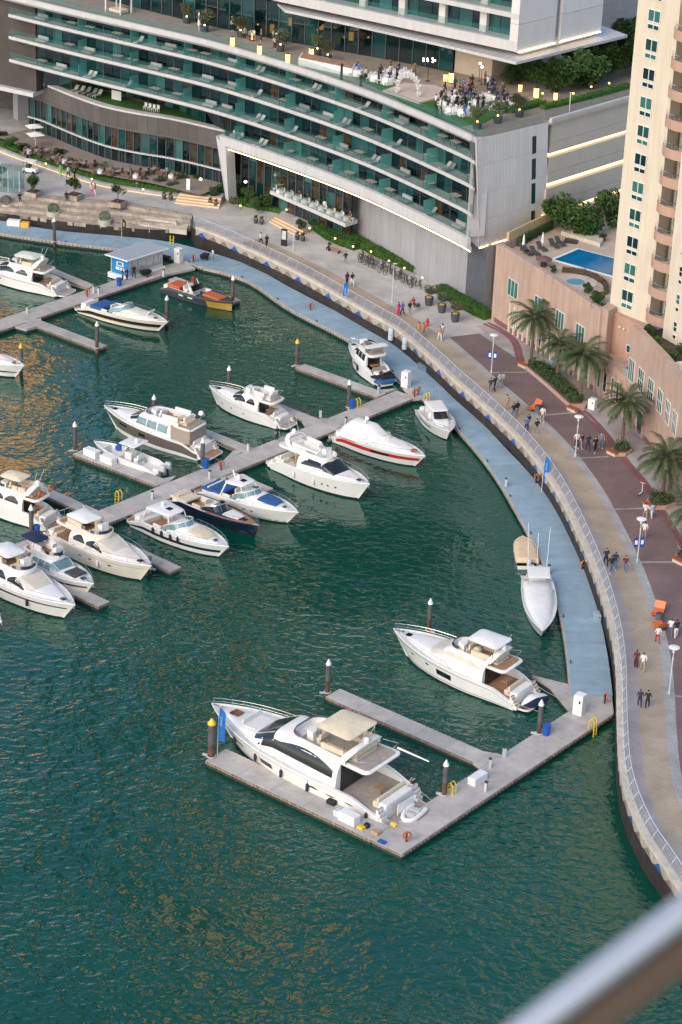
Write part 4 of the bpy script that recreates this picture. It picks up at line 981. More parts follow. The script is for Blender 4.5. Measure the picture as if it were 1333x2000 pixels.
# ================================================================== boats
def rrect(x0, x1, w0, w1, r0=.3, r1=.3, n=5):
    """plan outline, half-width w0 at x0 and w1 at x1, rounded corners"""
    P = []
    def corner(cx, cy, r, a0):
        for k in range(n + 1):
            a = a0 + (math.pi / 2) * k / n; P.append((cx + r * math.cos(a), cy + r * math.sin(a)))
    corner(x1 - r1, w1 - r1, r1, 0); corner(x0 + r0, w0 - r0, r0, math.pi / 2); corner(x0 + r0, -w0 + r0, r0, math.pi); corner(x1 - r1, -w1 + r1, r1, 1.5 * math.pi)
    return P
class Boat:
    def __init__(s, label, bow, stern, zb=2.3, zs=.3, beam=.27, fs=1.25, plat=.07, name='motor_yacht', hullm=None, group=None, flare=1.15, full=2.7, rake=.12, L=None, boot=None, hull2=None, drop=.45):
        zb, fs = zb * .90, fs * .90
        p, q = V2(G(*bow, zb)), V2(G(*stern, zs)); d = p - q
        if L: q = p - d.normalized() * L; d = p - q
        s.L = d.length; s.t = thing(name, label, 'boat', (q.x, q.y, 0), ang(d), group)
        s.B = s.L * beam if beam < 1 else beam; s.fs, s.fb = fs, zb; s.x0 = s.L * plat; s.full = full; s.flare = flare; s.rake = rake; s.drop = drop
        s.hullm = hullm or M_white; s.boot = boot or M_black; s.build_hull(hull2)
    def T(s, x): return clamp((x - s.x0) / (s.L - s.x0))
    def bd(s, t): return s.B / 2 * ((.91 + .09 * sstep(t / .4)) * (1 - .985 * clamp((t - .40) / .60) ** s.full))
    def bw(s, t): return s.B / 2 * .90 * (.93 + .07 * sstep(t / .4)) * (1 - clamp((t - .28) / .685) ** 1.9)
    def sh(s, t): return (s.fs + (s.fb - s.fs) * (sstep(t * .85) / sstep(.85)) ** .9) * (1 - s.drop * (1 - sstep(t / .17)))
    def hp(s, t, k, off=0.0):
        y = lerp(s.bw(t), s.bd(t), clamp(k) ** s.flare) if k >= 0 else s.bw(t) * (1 + k * .5)
        x = s.x0 + (s.L - s.x0) * (t - s.rake * (1 - max(k, -.2)) * t ** 5)
        z = s.sh(t) * k if k >= 0 else k * 1.2
        return Vector((x, y + off, z))
    def P(s, mb, name, m, parent=None, smooth=None): return mb.build(name, m, parent or s.t, smooth=smooth)
    def build_hull(s, hull2):
        K = [-.5, 0, .085, .3, .5, .7, .88, 1.0]; N = 30; ts = [1 - (1 - i / N) ** 1.15 for i in range(N + 1)]
        mb = MB(); rings = []
        for t in ts:
            a = [s.hp(t, k) for k in K]; rings.append([(p.x, -p.y, p.z) for p in reversed(a)] + [tuple(p) for p in a])
        n = len(rings[0])
        for i in range(N):
            for k in range(n - 1):
                kk = k if k >= n // 2 else n - 2 - k
                mb.m = 1 if K[kk - n // 2] < .05 and kk - n // 2 < 2 else 0
                mb.add([rings[i][k], rings[i][k + 1], rings[i + 1][k + 1], rings[i + 1][k]], [(0, 1, 2, 3)])
        mb.m = 0; mb.add(rings[0], [tuple(range(n))])
        s.P(mb, 'hull', [s.hullm, s.boot], None, 35)
    def hpatch(s, name, t0, t1, k0, k1, m, off=.012, n=10, sides=(1, -1)):
        f0 = k0 if callable(k0) else (lambda u: k0); f1 = k1 if callable(k1) else (lambda u: k1)
        for sd in sides:
            mb = MB(); rows = []
            for i in range(n + 1):
                u = i / n; t = lerp(t0, t1, u); rows.append([(p.x, sd * (p.y), p.z) for p in (s.hp(t, lerp(f0(u), f1(u), j / 2), off) for j in range(3))])
            mb.sheet(rows); s.P(mb, name, m)
    def deck(s, tc, m=None, drop=.06, teak=None):
        """weather deck from tc to the bow, coamings beside the cockpit, a raised toe rail"""
        m = m or M_deckw; N = 22; mb = MB(); rows = []
        for i in range(N + 1):
            t = lerp(tc, .995, i / N); w = max(.01, s.bd(t) - .05); z = s.sh(t) - drop; x = s.hp(t, 1).x - (.04 if i == N else 0)
            rows.append([(x, w * c, z + .05 * (1 - c * c)) for c in (-1, -.5, 0, .5, 1)])
        mb.sheet(rows); s.P(mb, 'deck', m, None, 40); s.tc = tc
        mb = MB()
        e = [s.hp(t, 1) for t in [i / 36 for i in range(37)]]
        loop = [(p.x, p.y - .03, p.z + .02) for p in e] + [(p.x, -p.y + .03, p.z + .02) for p in reversed(e[:-1])]
        mb.tube(loop, .05, 5); s.P(mb, 'gunwale', s.hullm, None, 60)
    def cockpit(s, tc=None, zf=None, wall=.30, m=M_teak, transom=True):
        tc = tc or s.tc; zf = zf if zf is not None else s.fs * .45; mb = MB(); N = 8
        rows = []; x0 = s.x0 + .12; xc = s.hp(tc, 1).x
        w = lambda x: s.bd(s.T(x)) - wall
        mb.sheet([[(x, -w(x), zf), (x, w(x), zf)] for x in [lerp(x0, xc, i / N) for i in range(N + 1)]]); s.P(mb, 'cockpit_floor', m)
        mb = MB()
        for sd in (1, -1):
            mb.sheet([[(x, sd * (s.bd(s.T(x)) - .02), s.sh(s.T(x))), (x, sd * w(x), s.sh(s.T(x)) + .02), (x, sd * w(x), zf - .02)] for x in [lerp(s.x0, xc, i / N) for i in range(N + 1)]])
        if transom:
            q = s.B * .30; mb.prism(rrect(s.x0 + .03, s.x0 + .75, q, q, .15, .1, 3), .2, s.fs * .95, .1, .12)
        mb.add([(xc, -w(xc), zf), (xc, w(xc), zf), (xc, w(xc), s.sh(tc) - .05), (xc, -w(xc), s.sh(tc) - .05)], [(0, 1, 2, 3)])
        s.P(mb, 'cockpit_lining', M_white, None); s.zf = zf
    def platform(s, w=.86, z=.32, m=M_teak, th=.13):
        wb = s.bd(0) * w; mb = MB(); mb.prism(rrect(0, s.x0 + .05, wb * .93, wb, min(.5, s.x0 * .45), .05), z - th, z); p = s.P(mb, 'swim_platform', M_white)
        if m: mb = MB(); mb.prism(rrect(.10, s.x0 - .02, wb * .93 - .1, wb - .1, min(.4, s.x0 * .35), .04), z, z + .014); s.P(mb, 'teak_decking', m, p)
    # -------- lofted cabins
    def cabin(s, st, name='cabin', m=None, p=.42, th=.10, n=18, parent=None, aft=True):
        c = Cab(st, p, th); mb = MB(); xs = []
        for (a, b) in zip(st, st[1:]):
            k = max(1, int((b[0] - a[0]) / .35)); xs += [lerp(a[0], b[0], i / k) for i in range(k)]
        xs.append(st[-1][0]); rings = [[c.pt(x, i / n) for i in range(n + 1)] for x in xs]
        mb.sheet(rings)
        if aft: mb.add(rings[0], [tuple(range(n + 1))])
        mb.add(rings[-1], [tuple(range(n + 1))])
        c.o = mb.build(name, m or s.hullm, parent or s.t, smooth=38); c.b = s; return c
    def rail(s, t0, t1, h=.65, r=.017, inset=.10, gap=.07, close=True, mid=True):
        mb = MB(); N = 14
        def e(t, z, sd): p = s.hp(min(t, .995), 1); return (p.x - (.06 if t > .97 else 0), sd * max(.02, p.y - inset), p.z + z)
        for hh in ((h, h * .5) if mid else (h,)):
            L_ = [e(lerp(t0, t1, i / N), hh if i else .0 if hh == h else hh * .5, 1) for i in range(N + 1)]; R_ = [e(lerp(t0, t1, i / N), hh if i else .0 if hh == h else hh * .5, -1) for i in range(N + 1)]
            if close: mb.tube(L_ + list(reversed(R_)), r if hh == h else r * .6, 5)
            else: mb.tube(L_, r, 5); mb.tube(R_, r, 5)
        k = max(4, int((t1 - t0) / gap))
        for i in range(1, k + 1):
            t = lerp(t0, t1, i / k)
            for sd in (1, -1): mb.tube([e(t, -.05, sd), e(t, h, sd)], r * .8, 4)
        s.P(mb, 'bow_rail', M_steel)
    def seat(s, x0, x1, y0, y1, z, h=.42, back=None, m=None, name='seat', parent=None):
        """upholstered bench; back: '+x','-x','+y','-y' gives the side of the backrest"""
        mb = MB(); cx, cy = (x0 + x1) / 2, (y0 + y1) / 2
        mb.prism([(x0, y0), (x1, y0), (x1, y1), (x0, y1)], z, z + h, .05, .06)
        if back:
            b = .16
            q = {'+x': (x1 - b, x1, y0, y1), '-x': (x0, x0 + b, y0, y1), '+y': (x0, x1, y1 - b, y1), '-y': (x0, x1, y0, y0 + b)}[back]
            mb.prism([(q[0], q[2]), (q[1], q[2]), (q[1], q[3]), (q[0], q[3])], z + h * .5, z + h + .38, .03, .05)
        return s.P(mb, name, m or M_cush, parent)
    def box(s, name, x0, x1, y0, y1, z0, z1, m, parent=None, ch=.03):
        mb = MB(); mb.prism([(x0, y0), (x1, y0), (x1, y1), (x0, y1)], z0, z1, ch, ch); return s.P(mb, name, m, parent)
    def plate(s, name, x0, x1, w0, w1, z, th, m, r0=.4, r1=.4, camber=0.0, parent=None):
        mb = MB()
        o = rrect(x0, x1, w0, w1, r0, r1, 6); n = len(o); c = ((x0 + x1) / 2, 0)
        rings = [[(c[0] + (p[0] - c[0]) * f, p[1] * f, zz) for p in o] for f, zz in ((.97, z - th), (1.0, z - th * .6), (1.0, z - .2 * th), (.97, z), (.75, z + camber * .5), (.4, z + camber * .88), (.02, z + camber))]
        mb.loft(rings, True); return s.P(mb, name, m, parent, 35)
    def coaming(s, name, x0, x1, w0, w1, z, h, m, th=.12, r0=.3, r1=.8, lean=.12, parent=None, openaft=True):
        """low wall round the flying bridge"""
        o = rrect(x0, x1, w0, w1, r0, r1, 8); n = len(o); mb = MB(); rings = []
        seq = o if not openaft else o
        if openaft:
            i0 = [i for i in range(n) if o[i][0] < x0 + r0 + .01]; a = max(i0); seq = o[a:] + o[:min(i0) + 1] if False else [p for p in (o[max(i0):] + o[:min(i0) + 1])]
        for i, q in enumerate(seq):
            c = Vector((q[0] - (x0 + x1) / 2, q[1])); L_ = c.length; inn = c * (1 - th / L_); out = c * (1 + lean / L_ * .5); mx = (x0 + x1) / 2
            rings.append([(mx + c.x, c.y, z), (mx + out.x, out.y, z + h), (mx + inn.x, inn.y, z + h), (mx + inn.x * .98, inn.y * .98, z)])
        if not openaft: rings.append(rings[0])
        mb.loft(rings, openaft); o_ = s.P(mb, name, m, parent, 40); return o_, seq, ((x0 + x1) / 2)
    def screen(s, seq, mx, z, h, m, xmin, lean=-.25, parent=None, name='windscreen', inset=.04):
        """tinted wind deflector standing on a coaming, front part only"""
        mb = MB(); q = [p for p in seq if p[0] > xmin]; rows = []
        for p in q:
            c = Vector((p[0] - mx, p[1])); L_ = c.length; a = c * (1 - inset / L_); b = c * (1 + lean / L_); rows.append([(mx + a.x, a.y, z), (mx + b.x, b.y, z + h)])
        mb.sheet(rows); return s.P(mb, name, m, parent)
    def posts(s, pts, r=.03, name='support_post', m=M_steel, parent=None):
        for a, b in pts: mb = MB(); mb.tube([a, b], r, 6); s.P(mb, name, m, parent)
    def arch(s, x, w, z0, z1, sweep, m=None, r=.11, parent=None, name='radar_arch'):
        pts = []; N = 12
        for i in range(N + 1):
            a = math.pi * i / N; c = math.cos(a); sn = abs(math.sin(a)) ** .5
            pts.append((x + sweep * sn, w * (abs(c) ** .6) * (1 if c > 0 else -1) * (1 - .12 * sn), z0 + (z1 - z0) * sn))
        mb = MB(); rings = []
        for p in pts: rings.append([(p[0] - r * 2.2, p[1], p[2] - r * .4), (p[0] + r * 2.0, p[1], p[2] - r * .3), (p[0] + r * 2.0, p[1] * .93, p[2] + r * .6), (p[0] - r * 2.2, p[1] * .93, p[2] + r * .6)])
        mb.loft(rings, True); return s.P(mb, name, m or s.hullm, parent, 40)
    def dome(s, x, y, z, r=.25, parent=None):
        mb = MB(); mb.lathe([(r * .6, 0), (r, .1), (r, .22), (r * .8, .22 + r * .6), (.02, .22 + r * .95)], 12, (x, y, z)); s.P(mb, 'radar_dome', M_whitep, parent, 50)
    def antenna(s, x, y, z, h=1.6, dx=-.5):
        mb = MB(); mb.tube([(x, y, z), (x + dx, y, z + h)], .014, 4); s.P(mb, 'antenna', M_whitep)
    def fender(s, t, side, m=M_navy, k=.55):
        p = s.hp(t, k); mb = MB(); mb.lathe([(.02, -.35), (.12, -.28), (.13, .25), (.05, .36)], 9, (p.x, side * (p.y + .14), p.z)); mb.tube([(p.x, side * (p.y + .13), p.z + .3), (p.x, side * (s.bd(t) - .05), s.sh(t) + .05)], .012, 4); s.P(mb, 'fender', m, None, 50)
    def ropes(s, x=-1.1, z=.65, sides=(1, -1)):
        for sd in sides:
            a = Vector((s.x0 + .4, sd * s.bd(.05) * .92, s.sh(.06) + .05)); e = Vector((x, sd * s.bd(0) * .75, z)); m_ = a.lerp(e, .5) + Vector((0, 0, -.12)); mb = MB(); mb.tube([a, a.lerp(m_, .5) + Vector((0, 0, -.03)), m_, e], .016, 4); s.P(mb, 'mooring_line', M_lgrey)
    def hatch(s, x, y, z, w=.5, m=None):
        mb = MB(); mb.prism(rrect(x - w / 2, x + w / 2, w / 2, w / 2, .08, .08, 3), z, z + .05); o = s.P(mb, 'hatch', m or M_glassk)
        o.location.y += y
    def table(s, x, y, z, w=.9, l=.7):
        mb = MB(); mb.box(x - l / 2, x + l / 2, y - w / 2, y + w / 2, z + .62, z + .67); mb.lathe([(.06, 0), (.06, .62)], 8, (x, y, z)); s.P(mb, 'table', M_teak)
    def console(s, x, y, z, w=.8, h=.9, parent=None):
        mb = MB(); mb.loft([[(x - .3, y - w / 2, z), (x + .3, y - w / 2, z), (x + .3, y + w / 2, z), (x - .3, y + w / 2, z)], [(x - .25, y - w / 2, z + h * .8), (x + .3, y - w / 2, z + h), (x + .3, y + w / 2, z + h), (x - .25, y + w / 2, z + h * .8)]]); o = s.P(mb, 'helm_console', M_white, parent)
        mb = MB(); mb.tube([(x - .38, y + .18 * math.cos(a * .7), z + h * .8 + .18 * math.sin(a * .7)) for a in range(9)], .02, 4, True); s.P(mb, 'steering_wheel', M_black, o)
    def outboard(s, y, z=.55):
        mb = MB(); mb.prism(rrect(-.55, .15, .2, .17, .14, .1, 3), z + .25, z + .85, .06, .14); o = s.P(mb, 'outboard_motor', M_lgrey); o.location = (s.x0 - .1, y, 0)
        mb = MB(); mb.box(-.25, -.05, -.06, .06, z - .9, z + .25); l = s.P(mb, 'motor_leg', M_dgrey, o)
    def stairs(s, x0, x1, y0, y1, z0, z1, n=4, m=M_teak):
        for i in range(n):
            mb = MB(); a = lerp(x0, x1, i / n); b = lerp(x0, x1, (i + 1) / n); mb.box(a, b, y0, y1, z0 - .1, lerp(z0, z1, (i + 1) / n)); s.P(mb, 'transom_step', M_white)
            mb = MB(); mb.box(a + .03, b, y0 + .03, y1 - .03, lerp(z0, z1, (i + 1) / n), lerp(z0, z1, (i + 1) / n) + .012); s.P(mb, 'step_tread', m)
class Cab:
    def __init__(s, st, p, th): s.st, s.p, s.th = st, p, th
    def at(s, x): return [interp([(q[0], q[i]) for q in s.st], x) for i in (1, 2, 3)]
    def pt(s, x, u, off=0.0):
        w, zb, h = s.at(x); a = math.pi * u; c, sn = math.cos(a), max(0, math.sin(a)); y = (abs(c) ** s.p) * (1 if c >= 0 else -1) * w; zf = sn ** s.p
        q = Vector((x, y * (1 - s.th * zf), zb + h * zf))
        if off:
            e = .004; d1 = s.pt(x, min(1, u + e)) - s.pt(x, max(0, u - e)); d2 = s.pt(x + .02, u) - s.pt(x - .02, u); nn = d1.cross(d2)
            if nn.length > 1e-9:
                nn.normalize()
                if nn.dot(Vector((0, y, h * .6))) < 0: nn = -nn
                q = q + nn * off
        return q
    def uf(s, f): return math.asin(clamp(f) ** (1 / s.p)) / math.pi
    def side(s, name, x0, x1, f0, f1, m, n=10, off=.012, sides=(1, -1), nj=4):
        """window let into the side; f0,f1: height fractions at the run's start..end"""
        g0 = f0 if callable(f0) else (lambda u: f0); g1 = f1 if callable(f1) else (lambda u: f1); os = []
        for sd in sides:
            mb = MB(); rows = []
            for i in range(n + 1):
                u = i / n; x = lerp(x0, x1, u); row = []
                for j in range(nj + 1):
                    q = s.pt(x, s.uf(lerp(g0(u), g1(u), j / nj)), off); row.append((q.x, sd * q.y, q.z))
                rows.append(row)
            mb.sheet(rows); os.append(mb.build(name, m, s.o, smooth=60))
        return os
    def top(s, name, x0, x1, u0, u1, m, n=6, nj=10, off=.012, curve=0.0):
        mb = MB(); rows = []
        for i in range(n + 1):
            x = lerp(x0, x1, i / n); rows.append([s.pt(x - curve * (2 * j / nj - 1) ** 2, lerp(u0, u1, j / nj), off) for j in range(nj + 1)])
        mb.sheet(rows); return mb.build(name, m, s.o, smooth=60)
def lens(a, b, p=1.0): return (lambda u: a), (lambda u: a + (b - a) * math.sin(math.pi * clamp(u)) ** p)
def flybridge(b, xa=.30, xr=.56, xw=.68, xf=.90, h=1.85, w=.80, hc=.55, aft=.12, flyw=.74, top=None, topm=None, glass=None, wins='sweep', cush=None, archs=True, tc=None, teak=M_teak, fly_scr=M_glassk, windm=None, fx1=None, toph=1.75, tx=(.28, .52), stairs=True, sofa=True):
    """motor yacht with a deck saloon, a flying bridge above it and an open cockpit aft"""
    h = h * (.84 if b.L > 15 else .74); L, B = b.L, b.B; glass = glass or M_glassk; cush = cush or M_cush; hb = B / 2
    b.deck(tc or xa); b.cockpit(zf=b.fs * .62, m=teak); b.platform(m=teak)
    zd = lambda f: b.sh(b.T(f * L)) - .06
    W = lambda f, k=w: min(hb * k, b.bd(b.T(f * L)) - .28)
    st = [(xa * L, W(xa), zd(xa) - .5, h + .5), (lerp(xa, xr, .5) * L, W(lerp(xa, xr, .5)), zd(.45) - .5, h + .5), (xr * L, W(xr), zd(xr) - .5, h + .42), (lerp(xr, xw, .5) * L, W(lerp(xr, xw, .5)), zd(xr) - .5, .5 + lerp(h, hc, .46)),
          (xw * L, W(xw) * .96, zd(xw) - .5, .5 + hc), (lerp(xw, xf, .5) * L, W(lerp(xw, xf, .5)) * .85, zd(.8) - .5, .5 + hc * .72), (xf * L, max(.25, W(xf) * .55), zd(xf) - .5, .52)]
    c = b.cabin(st, 'deck_saloon'); H = h + .5
    f_lo, f_hi = (.5 + .38 * h) / H, (.5 + .86 * h) / H
    if wins == 'sweep':
        c.side('side_window', (xa + .02) * L, (xr + .62 * (xw - xr)) * L, lambda u: lerp(f_lo - .04, .60, u ** 2 * .4), lambda u: lerp(f_lo + .04, f_hi, math.sin(math.pi * min(1, u * 1.25 + .12) * .8) ** .7) if u < .96 else f_lo + .06, glass, 14)
    elif wins == 'lens':
        a, d = xa + .04, xr + .05; m_ = (a + d) / 2
        for q0, q1 in ((a, m_ - .01), (m_ + .005, d + .03)):
            c.side('side_window', q0 * L, q1 * L, lambda u: f_lo + .02, lambda u: f_lo + .03 + (f_hi - f_lo - .03) * max(0, math.sin(math.pi * (.12 + u * .83))) ** .8, glass, 12)
    elif wins == 'panel':
        a, d = xa + .03, xr + .02
        for k in range(3):
            q0, q1 = lerp(a, d, k / 3) + .004, lerp(a, d, (k + 1) / 3) - .004; c.side('side_window', q0 * L, q1 * L, f_lo - .05, f_hi - .02, glass, 6)
    if wins != 'none':
        c.top('windscreen', (xr + .012) * L, (xw - .006) * L, .17, .83, windm or glass, 6, 12, curve=L * .012)
        for yy in (.34, .66):
            p, q = c.pt((xr + .015) * L, yy, .03), c.pt((xw - .01) * L, yy, .03); mb = MB(); mb.tube([p, q], .025, 4); b.P(mb, 'screen_pillar', M_white, c.o)
    # aft bulkhead door
    x = xa * L - .015; z0 = b.zf; mb = MB(); mb.box(x - .01, x, -W(xa) * .72, W(xa) * .72, z0 + .06, zd(xa) + h * .86); b.P(mb, 'saloon_door', M_glassk, c.o)
    # flying bridge
    zf = zd(lerp(xa, xr, .5)) + h - .02; fx0 = aft; fx1 = fx1 or xr + .02; fw = hb * flyw
    fl = b.plate('flybridge_deck', fx0 * L, fx1 * L, fw * .96, fw * .82, zf + .06, .24, b.hullm, .5, 1.0)
    mb = MB(); mb.prism(rrect(fx0 * L + .25, fx1 * L - .8, fw * .82, fw * .72, .4, .5), zf + .061, zf + .075); b.P(mb, 'teak_floor', teak, fl)
    o, seq, mx = b.coaming('flybridge_coaming', (fx0 + .09) * L, fx1 * L + .1, fw * .95, fw * .80, zf + .05, .40, b.hullm, .14, .35, 1.15, .10, fl)
    if fly_scr: b.screen(seq, mx, zf + .44, .24, fly_scr, lerp(fx0, fx1, .62) * L, -.18, fl)
    zz = zf + .07; xs0, xs1 = lerp(fx0, fx1, .30) * L, lerp(fx0, fx1, .60) * L
    b.seat(xs0, xs1, fw * .42, fw * .80, zz, .4, '+y', cush, 'flybridge_sofa', fl); b.seat(xs0, xs1, -fw * .80, -fw * .45, zz, .4, '-y', cush, 'flybridge_sofa', fl)
    b.seat(xs0 - .6, xs0 - .02, -fw * .55, fw * .55, zz, .4, '-x', cush, 'flybridge_sofa', fl)
    b.console(lerp(fx0, fx1, .80) * L, fw * .3, zz, .8, .85, fl); b.seat(lerp(fx0, fx1, .66) * L, lerp(fx0, fx1, .72) * L, fw * .08, fw * .52, zz, .5, '-x', cush, 'helm_seat', fl)
    b.seat(lerp(fx0, fx1, .72) * L, lerp(fx0, fx1, .86) * L, -fw * .6, -fw * .05, zz, .34, None, cush, 'sunpad', fl)
    mb = MB()
    for sd in (1, -1):
        mb.tube([(fx0 * L + .15, sd * fw * .2, zz), (fx0 * L + .15, sd * fw * .2, zz + .75)], .02, 4)
    mb.tube([((fx0 + .09) * L, fw * .9, zz + .45), (fx0 * L + .3, fw * .84, zz + .75), (fx0 * L + .15, fw * .6, zz + .75), (fx0 * L + .15, -fw * .6, zz + .75), (fx0 * L + .3, -fw * .84, zz + .75), ((fx0 + .09) * L, -fw * .9, zz + .45)], .022, 5)
    b.P(mb, 'flybridge_rail', M_steel, fl)
    if archs:
        ax = (fx0 + .12) * L; b.arch(ax, fw * .95, zz + .3, zz + 1.05, -.55, None, .12, fl); b.dome(ax - .55, 0, zz + 1.08, .24, fl); b.antenna(ax - .4, .5, zz + 1.1, 1.5); b.antenna(ax - .4, -.5, zz + 1.3, 1.1)
    if top:
        t0, t1 = tx; z = zz + toph * (1 if L > 15 else .85); tp = b.plate('sun_top' if top == 'bimini' else 'hardtop', t0 * L, t1 * L, fw * .80, fw * .76, z, .09, topm or M_canvasw, .35, .45, .24 if top == 'bimini' else .08)
        b.posts([((lerp(t0, t1, a)) * L, sd * fw * .86, zz + .4) for a in () for sd in ()], .03)
        b.posts([((q * L, sd * fw * .84, zz + .42), (q2 * L, sd * fw * .80, z - .03)) for q, q2 in ((lerp(t0, t1, .12), t0 + .02), (lerp(t0, t1, .9), t1 - .015)) for sd in (1, -1)], .028, parent=tp)
    # cockpit furniture, stairs to the platform
    if sofa:
        b.seat(b.x0 + .77, b.x0 + 1.3, -hb * .56, hb * .56, b.zf, .42, '-x', cush, 'cockpit_sofa'); b.table(b.x0 + 1.8, 0, b.zf, 1.0, .6)
    if stairs:
        for sd in (1, -1): b.stairs(b.x0 - .35, b.x0 + .35, *sorted((sd * (hb * .62), sd * (hb * .86))), .3, b.fs * .9, 4, teak)
    b.ropes(); b.rail(.46, 1.0, .55, .015); b.hatch(xf * L * .955, 0, c.at(xf * L * .955)[1] + c.at(xf * L * .955)[2] + .0, .5)
    mb = MB(); p = b.hp(.97, 1); mb.tube([(p.x - .3, 0, p.z), (p.x + .25, 0, p.z + .06), (p.x + .3, 0, p.z - .35)], .06, 5); mb.box(p.x - .7, p.x - .45, -.12, .12, p.z - .05, p.z + .14); b.P(mb, 'anchor', M_steel)
    return c, fl, zz

def portholes(b, lst, k=.55, dk=.05, dt=.012, m=None):
    for t in lst: b.hpatch('porthole', t - dt, t + dt, lambda u: k - dk * math.sin(math.pi * (u * .9 + .05)), lambda u: k + dk * math.sin(math.pi * (u * .9 + .05)), m or M_glassk, .012, 6)

# ---- nearest large yacht
b = Boat('largest white motor yacht with cream bimini, moored along the nearest corner pier', (414, 1374), (812, 1597), 2.75, .32, .295, 1.75, .075)
c, fl, zz = flybridge(b, .29, .60, .72, .93, 2.35, .84, .5, .15, .78, 'bimini', M_canvas, tx=(.255, .42), toph=1.9, fly_scr=mat('purple_tint', (.10, .06, .10), .08), teak=M_teakg, fx1=.545)
portholes(b, (.86, .795, .77), .55, .045, .014); b.hpatch('hull_window', .56, .635, .42, .66, M_glassk); portholes(b, (.245, .15), .60, .035, .024); b.hpatch('hull_window', .30, .36, lambda u: .60 - .0 * u, lambda u: .60 + .10 * math.sin(math.pi * u), M_glassk)
b.hpatch('stripe', .02, .98, .90, .915, M_grey, .01, 24)
for t in (.82, .66, .50, .355): b.fender(t, 1); b.fender(t, -1)
b.fender(.06, 1, M_black); 
b.hatch(.87 * b.L, 0, b.sh(.87) + .25, .8); b.seat(.735 * b.L, .80 * b.L, -1.1, 1.1, b.sh(.75) + .10, .28, '+x', M_cushw, 'foredeck_sofa')
mb = MB(); mb.tube([(.16 * b.L, -1.75, zz + .45), (.02 * b.L, -1.9, zz + .30)], .09, 6, False, .05); b.P(mb, 'tender_crane', M_white, fl)
mb = MB(); mb.tube([(.10 * b.L, -1.2, b.fs * .9), (.07 * b.L, -1.25, b.fs + 1.1)], .02, 5); fp_ = b.P(mb, 'flag_staff', M_frame)
for nm_, z0_, z1_, m_ in (('red_stripe', .0, .9, M_red), ('green_stripe', .62, .9, mat('flag_green', (.01, .16, .05), .7)), ('white_stripe', .36, .6, M_whitep), ('black_stripe', .1, .34, M_black)):
    y_ = (-1.24, -1.40) if nm_ == 'red_stripe' else (-1.41, -1.80); mb = MB(); mb.box(.074 * b.L, .0755 * b.L, y_[1], y_[0], b.fs + .45 + z0_ * .55, b.fs + .45 + z1_ * .55); b.P(mb, nm_, m_, fp_)
mb = MB(); mb.prism([(.045 * b.L, -1.0), (.05 * b.L, .9), (.053 * b.L, .9), (.048 * b.L, -1.0)], .5, 1.4); b.P(mb, 'name_board', M_white)
# ---- second large yacht
b = Boat('white motor yacht with open flybridge under a white bimini, stern to the front pier', (769, 1228), (1052, 1376), 2.5, .32, .295, 1.5, .09)
c, fl, zz = flybridge(b, .31, .58, .70, .93, 1.85, .82, .45, .17, .74, 'bimini', M_canvasw, wins='none', tx=(.245, .45), toph=1.9, fx1=.575)
c.side('side_window', .33 * b.L, .66 * b.L, .76, lambda u: .78 + .17 * math.sin(math.pi * (.1 + .85 * u)), mat('cream_window_cover', (.60, .55, .46), .6), 12); c.top('windscreen_cover', .60 * b.L, .69 * b.L, .2, .8, MATS['cream_window_cover'], curve=.2)
portholes(b, (.80, .655), .66, .045, .018); b.hpatch('hull_window', .455, .575, lambda u: .40, lambda u: .70, M_glassk); b.hpatch('stripe', .03, .97, .86, .885, mat('navy_line', (.03, .035, .07), .4), .01, 24); b.hpatch('stripe', .03, .95, .16, .19, MATS['navy_line'], .01, 24)
mb = MB(); mb.ball((.31 * b.L, -.5, zz + .45), .45, 10, 1.3, 1, .8); b.P(mb, 'covered_chair', M_cush, fl, 60); mb = MB(); mb.ball((.40 * b.L, .6, zz + .5), .38, 10, 1, 1.3, .9); b.P(mb, 'covered_chair', M_cush, fl, 60)
JS = b
# ---- white flybridge yacht of the upper row (bow to the left)
b = Boat('white flybridge yacht with oval windows in the upper row, bow pointing left', (409, 753), (572, 832), 2.2, .3, .29, 1.35, .09)
c, fl, zz = flybridge(b, .34, .54, .66, .92, 1.6, .86, .6, .16, .80, None, wins='lens', teak=M_teakg, fly_scr=None, cush=M_cushw, archs=False); b.dome(.22 * b.L, .6, b.fs + 2.1, .2)
for q in (.30, .42): mb = MB(); mb.tube([(q * b.L - .6, 1.5, zz + .4), (q * b.L + .6, 1.4, zz + 1.0), (q * b.L + .6, -1.4, zz + 1.0), (q * b.L - .6, -1.5, zz + .4)], .025, 5); b.P(mb, 'folded_bimini_frame', M_steel, fl)
portholes(b, (.78, .62, .44), .5, .04, .014); b.hpatch('stripe', .03, .97, .80, .83, M_lgrey, .01, 24)
# ---- grey hulled yacht
M_gh = mat('taupe_hull', (.145, .12, .10), .3, var=.06, coat=.3)
b = Boat('flybridge yacht with taupe grey hull side and brown canvas aft enclosure', (204, 792), (424, 890), 2.45, .32, .275, 1.5, .09, boot=M_white)
b.hpatch('hull_side', .0, .90, .25, lambda u: .92, M_gh, .014, 26); b.hpatch('hull_side', .90, .985, lambda u: .25 + .5 * u, lambda u: .92 - .0 * u, M_gh, .014, 8)
c, fl, zz = flybridge(b, .33, .62, .72, .94, 1.75, .86, .5, .15, .80, None, wins='panel', glass=M_glassb, fx1=.60, cush=M_cushw, fly_scr=mat('purple_tint', (.1, .06, .1), .08), archs=False, windm=M_glassk)
b.hpatch('hull_window', .50, .57, .50, .70, M_glassk, .02); b.hpatch('hull_window', .70, .80, .60, .74, M_glassk, .02)
zc = b.fs + .02
mb = MB(); w_ = b.B * .40
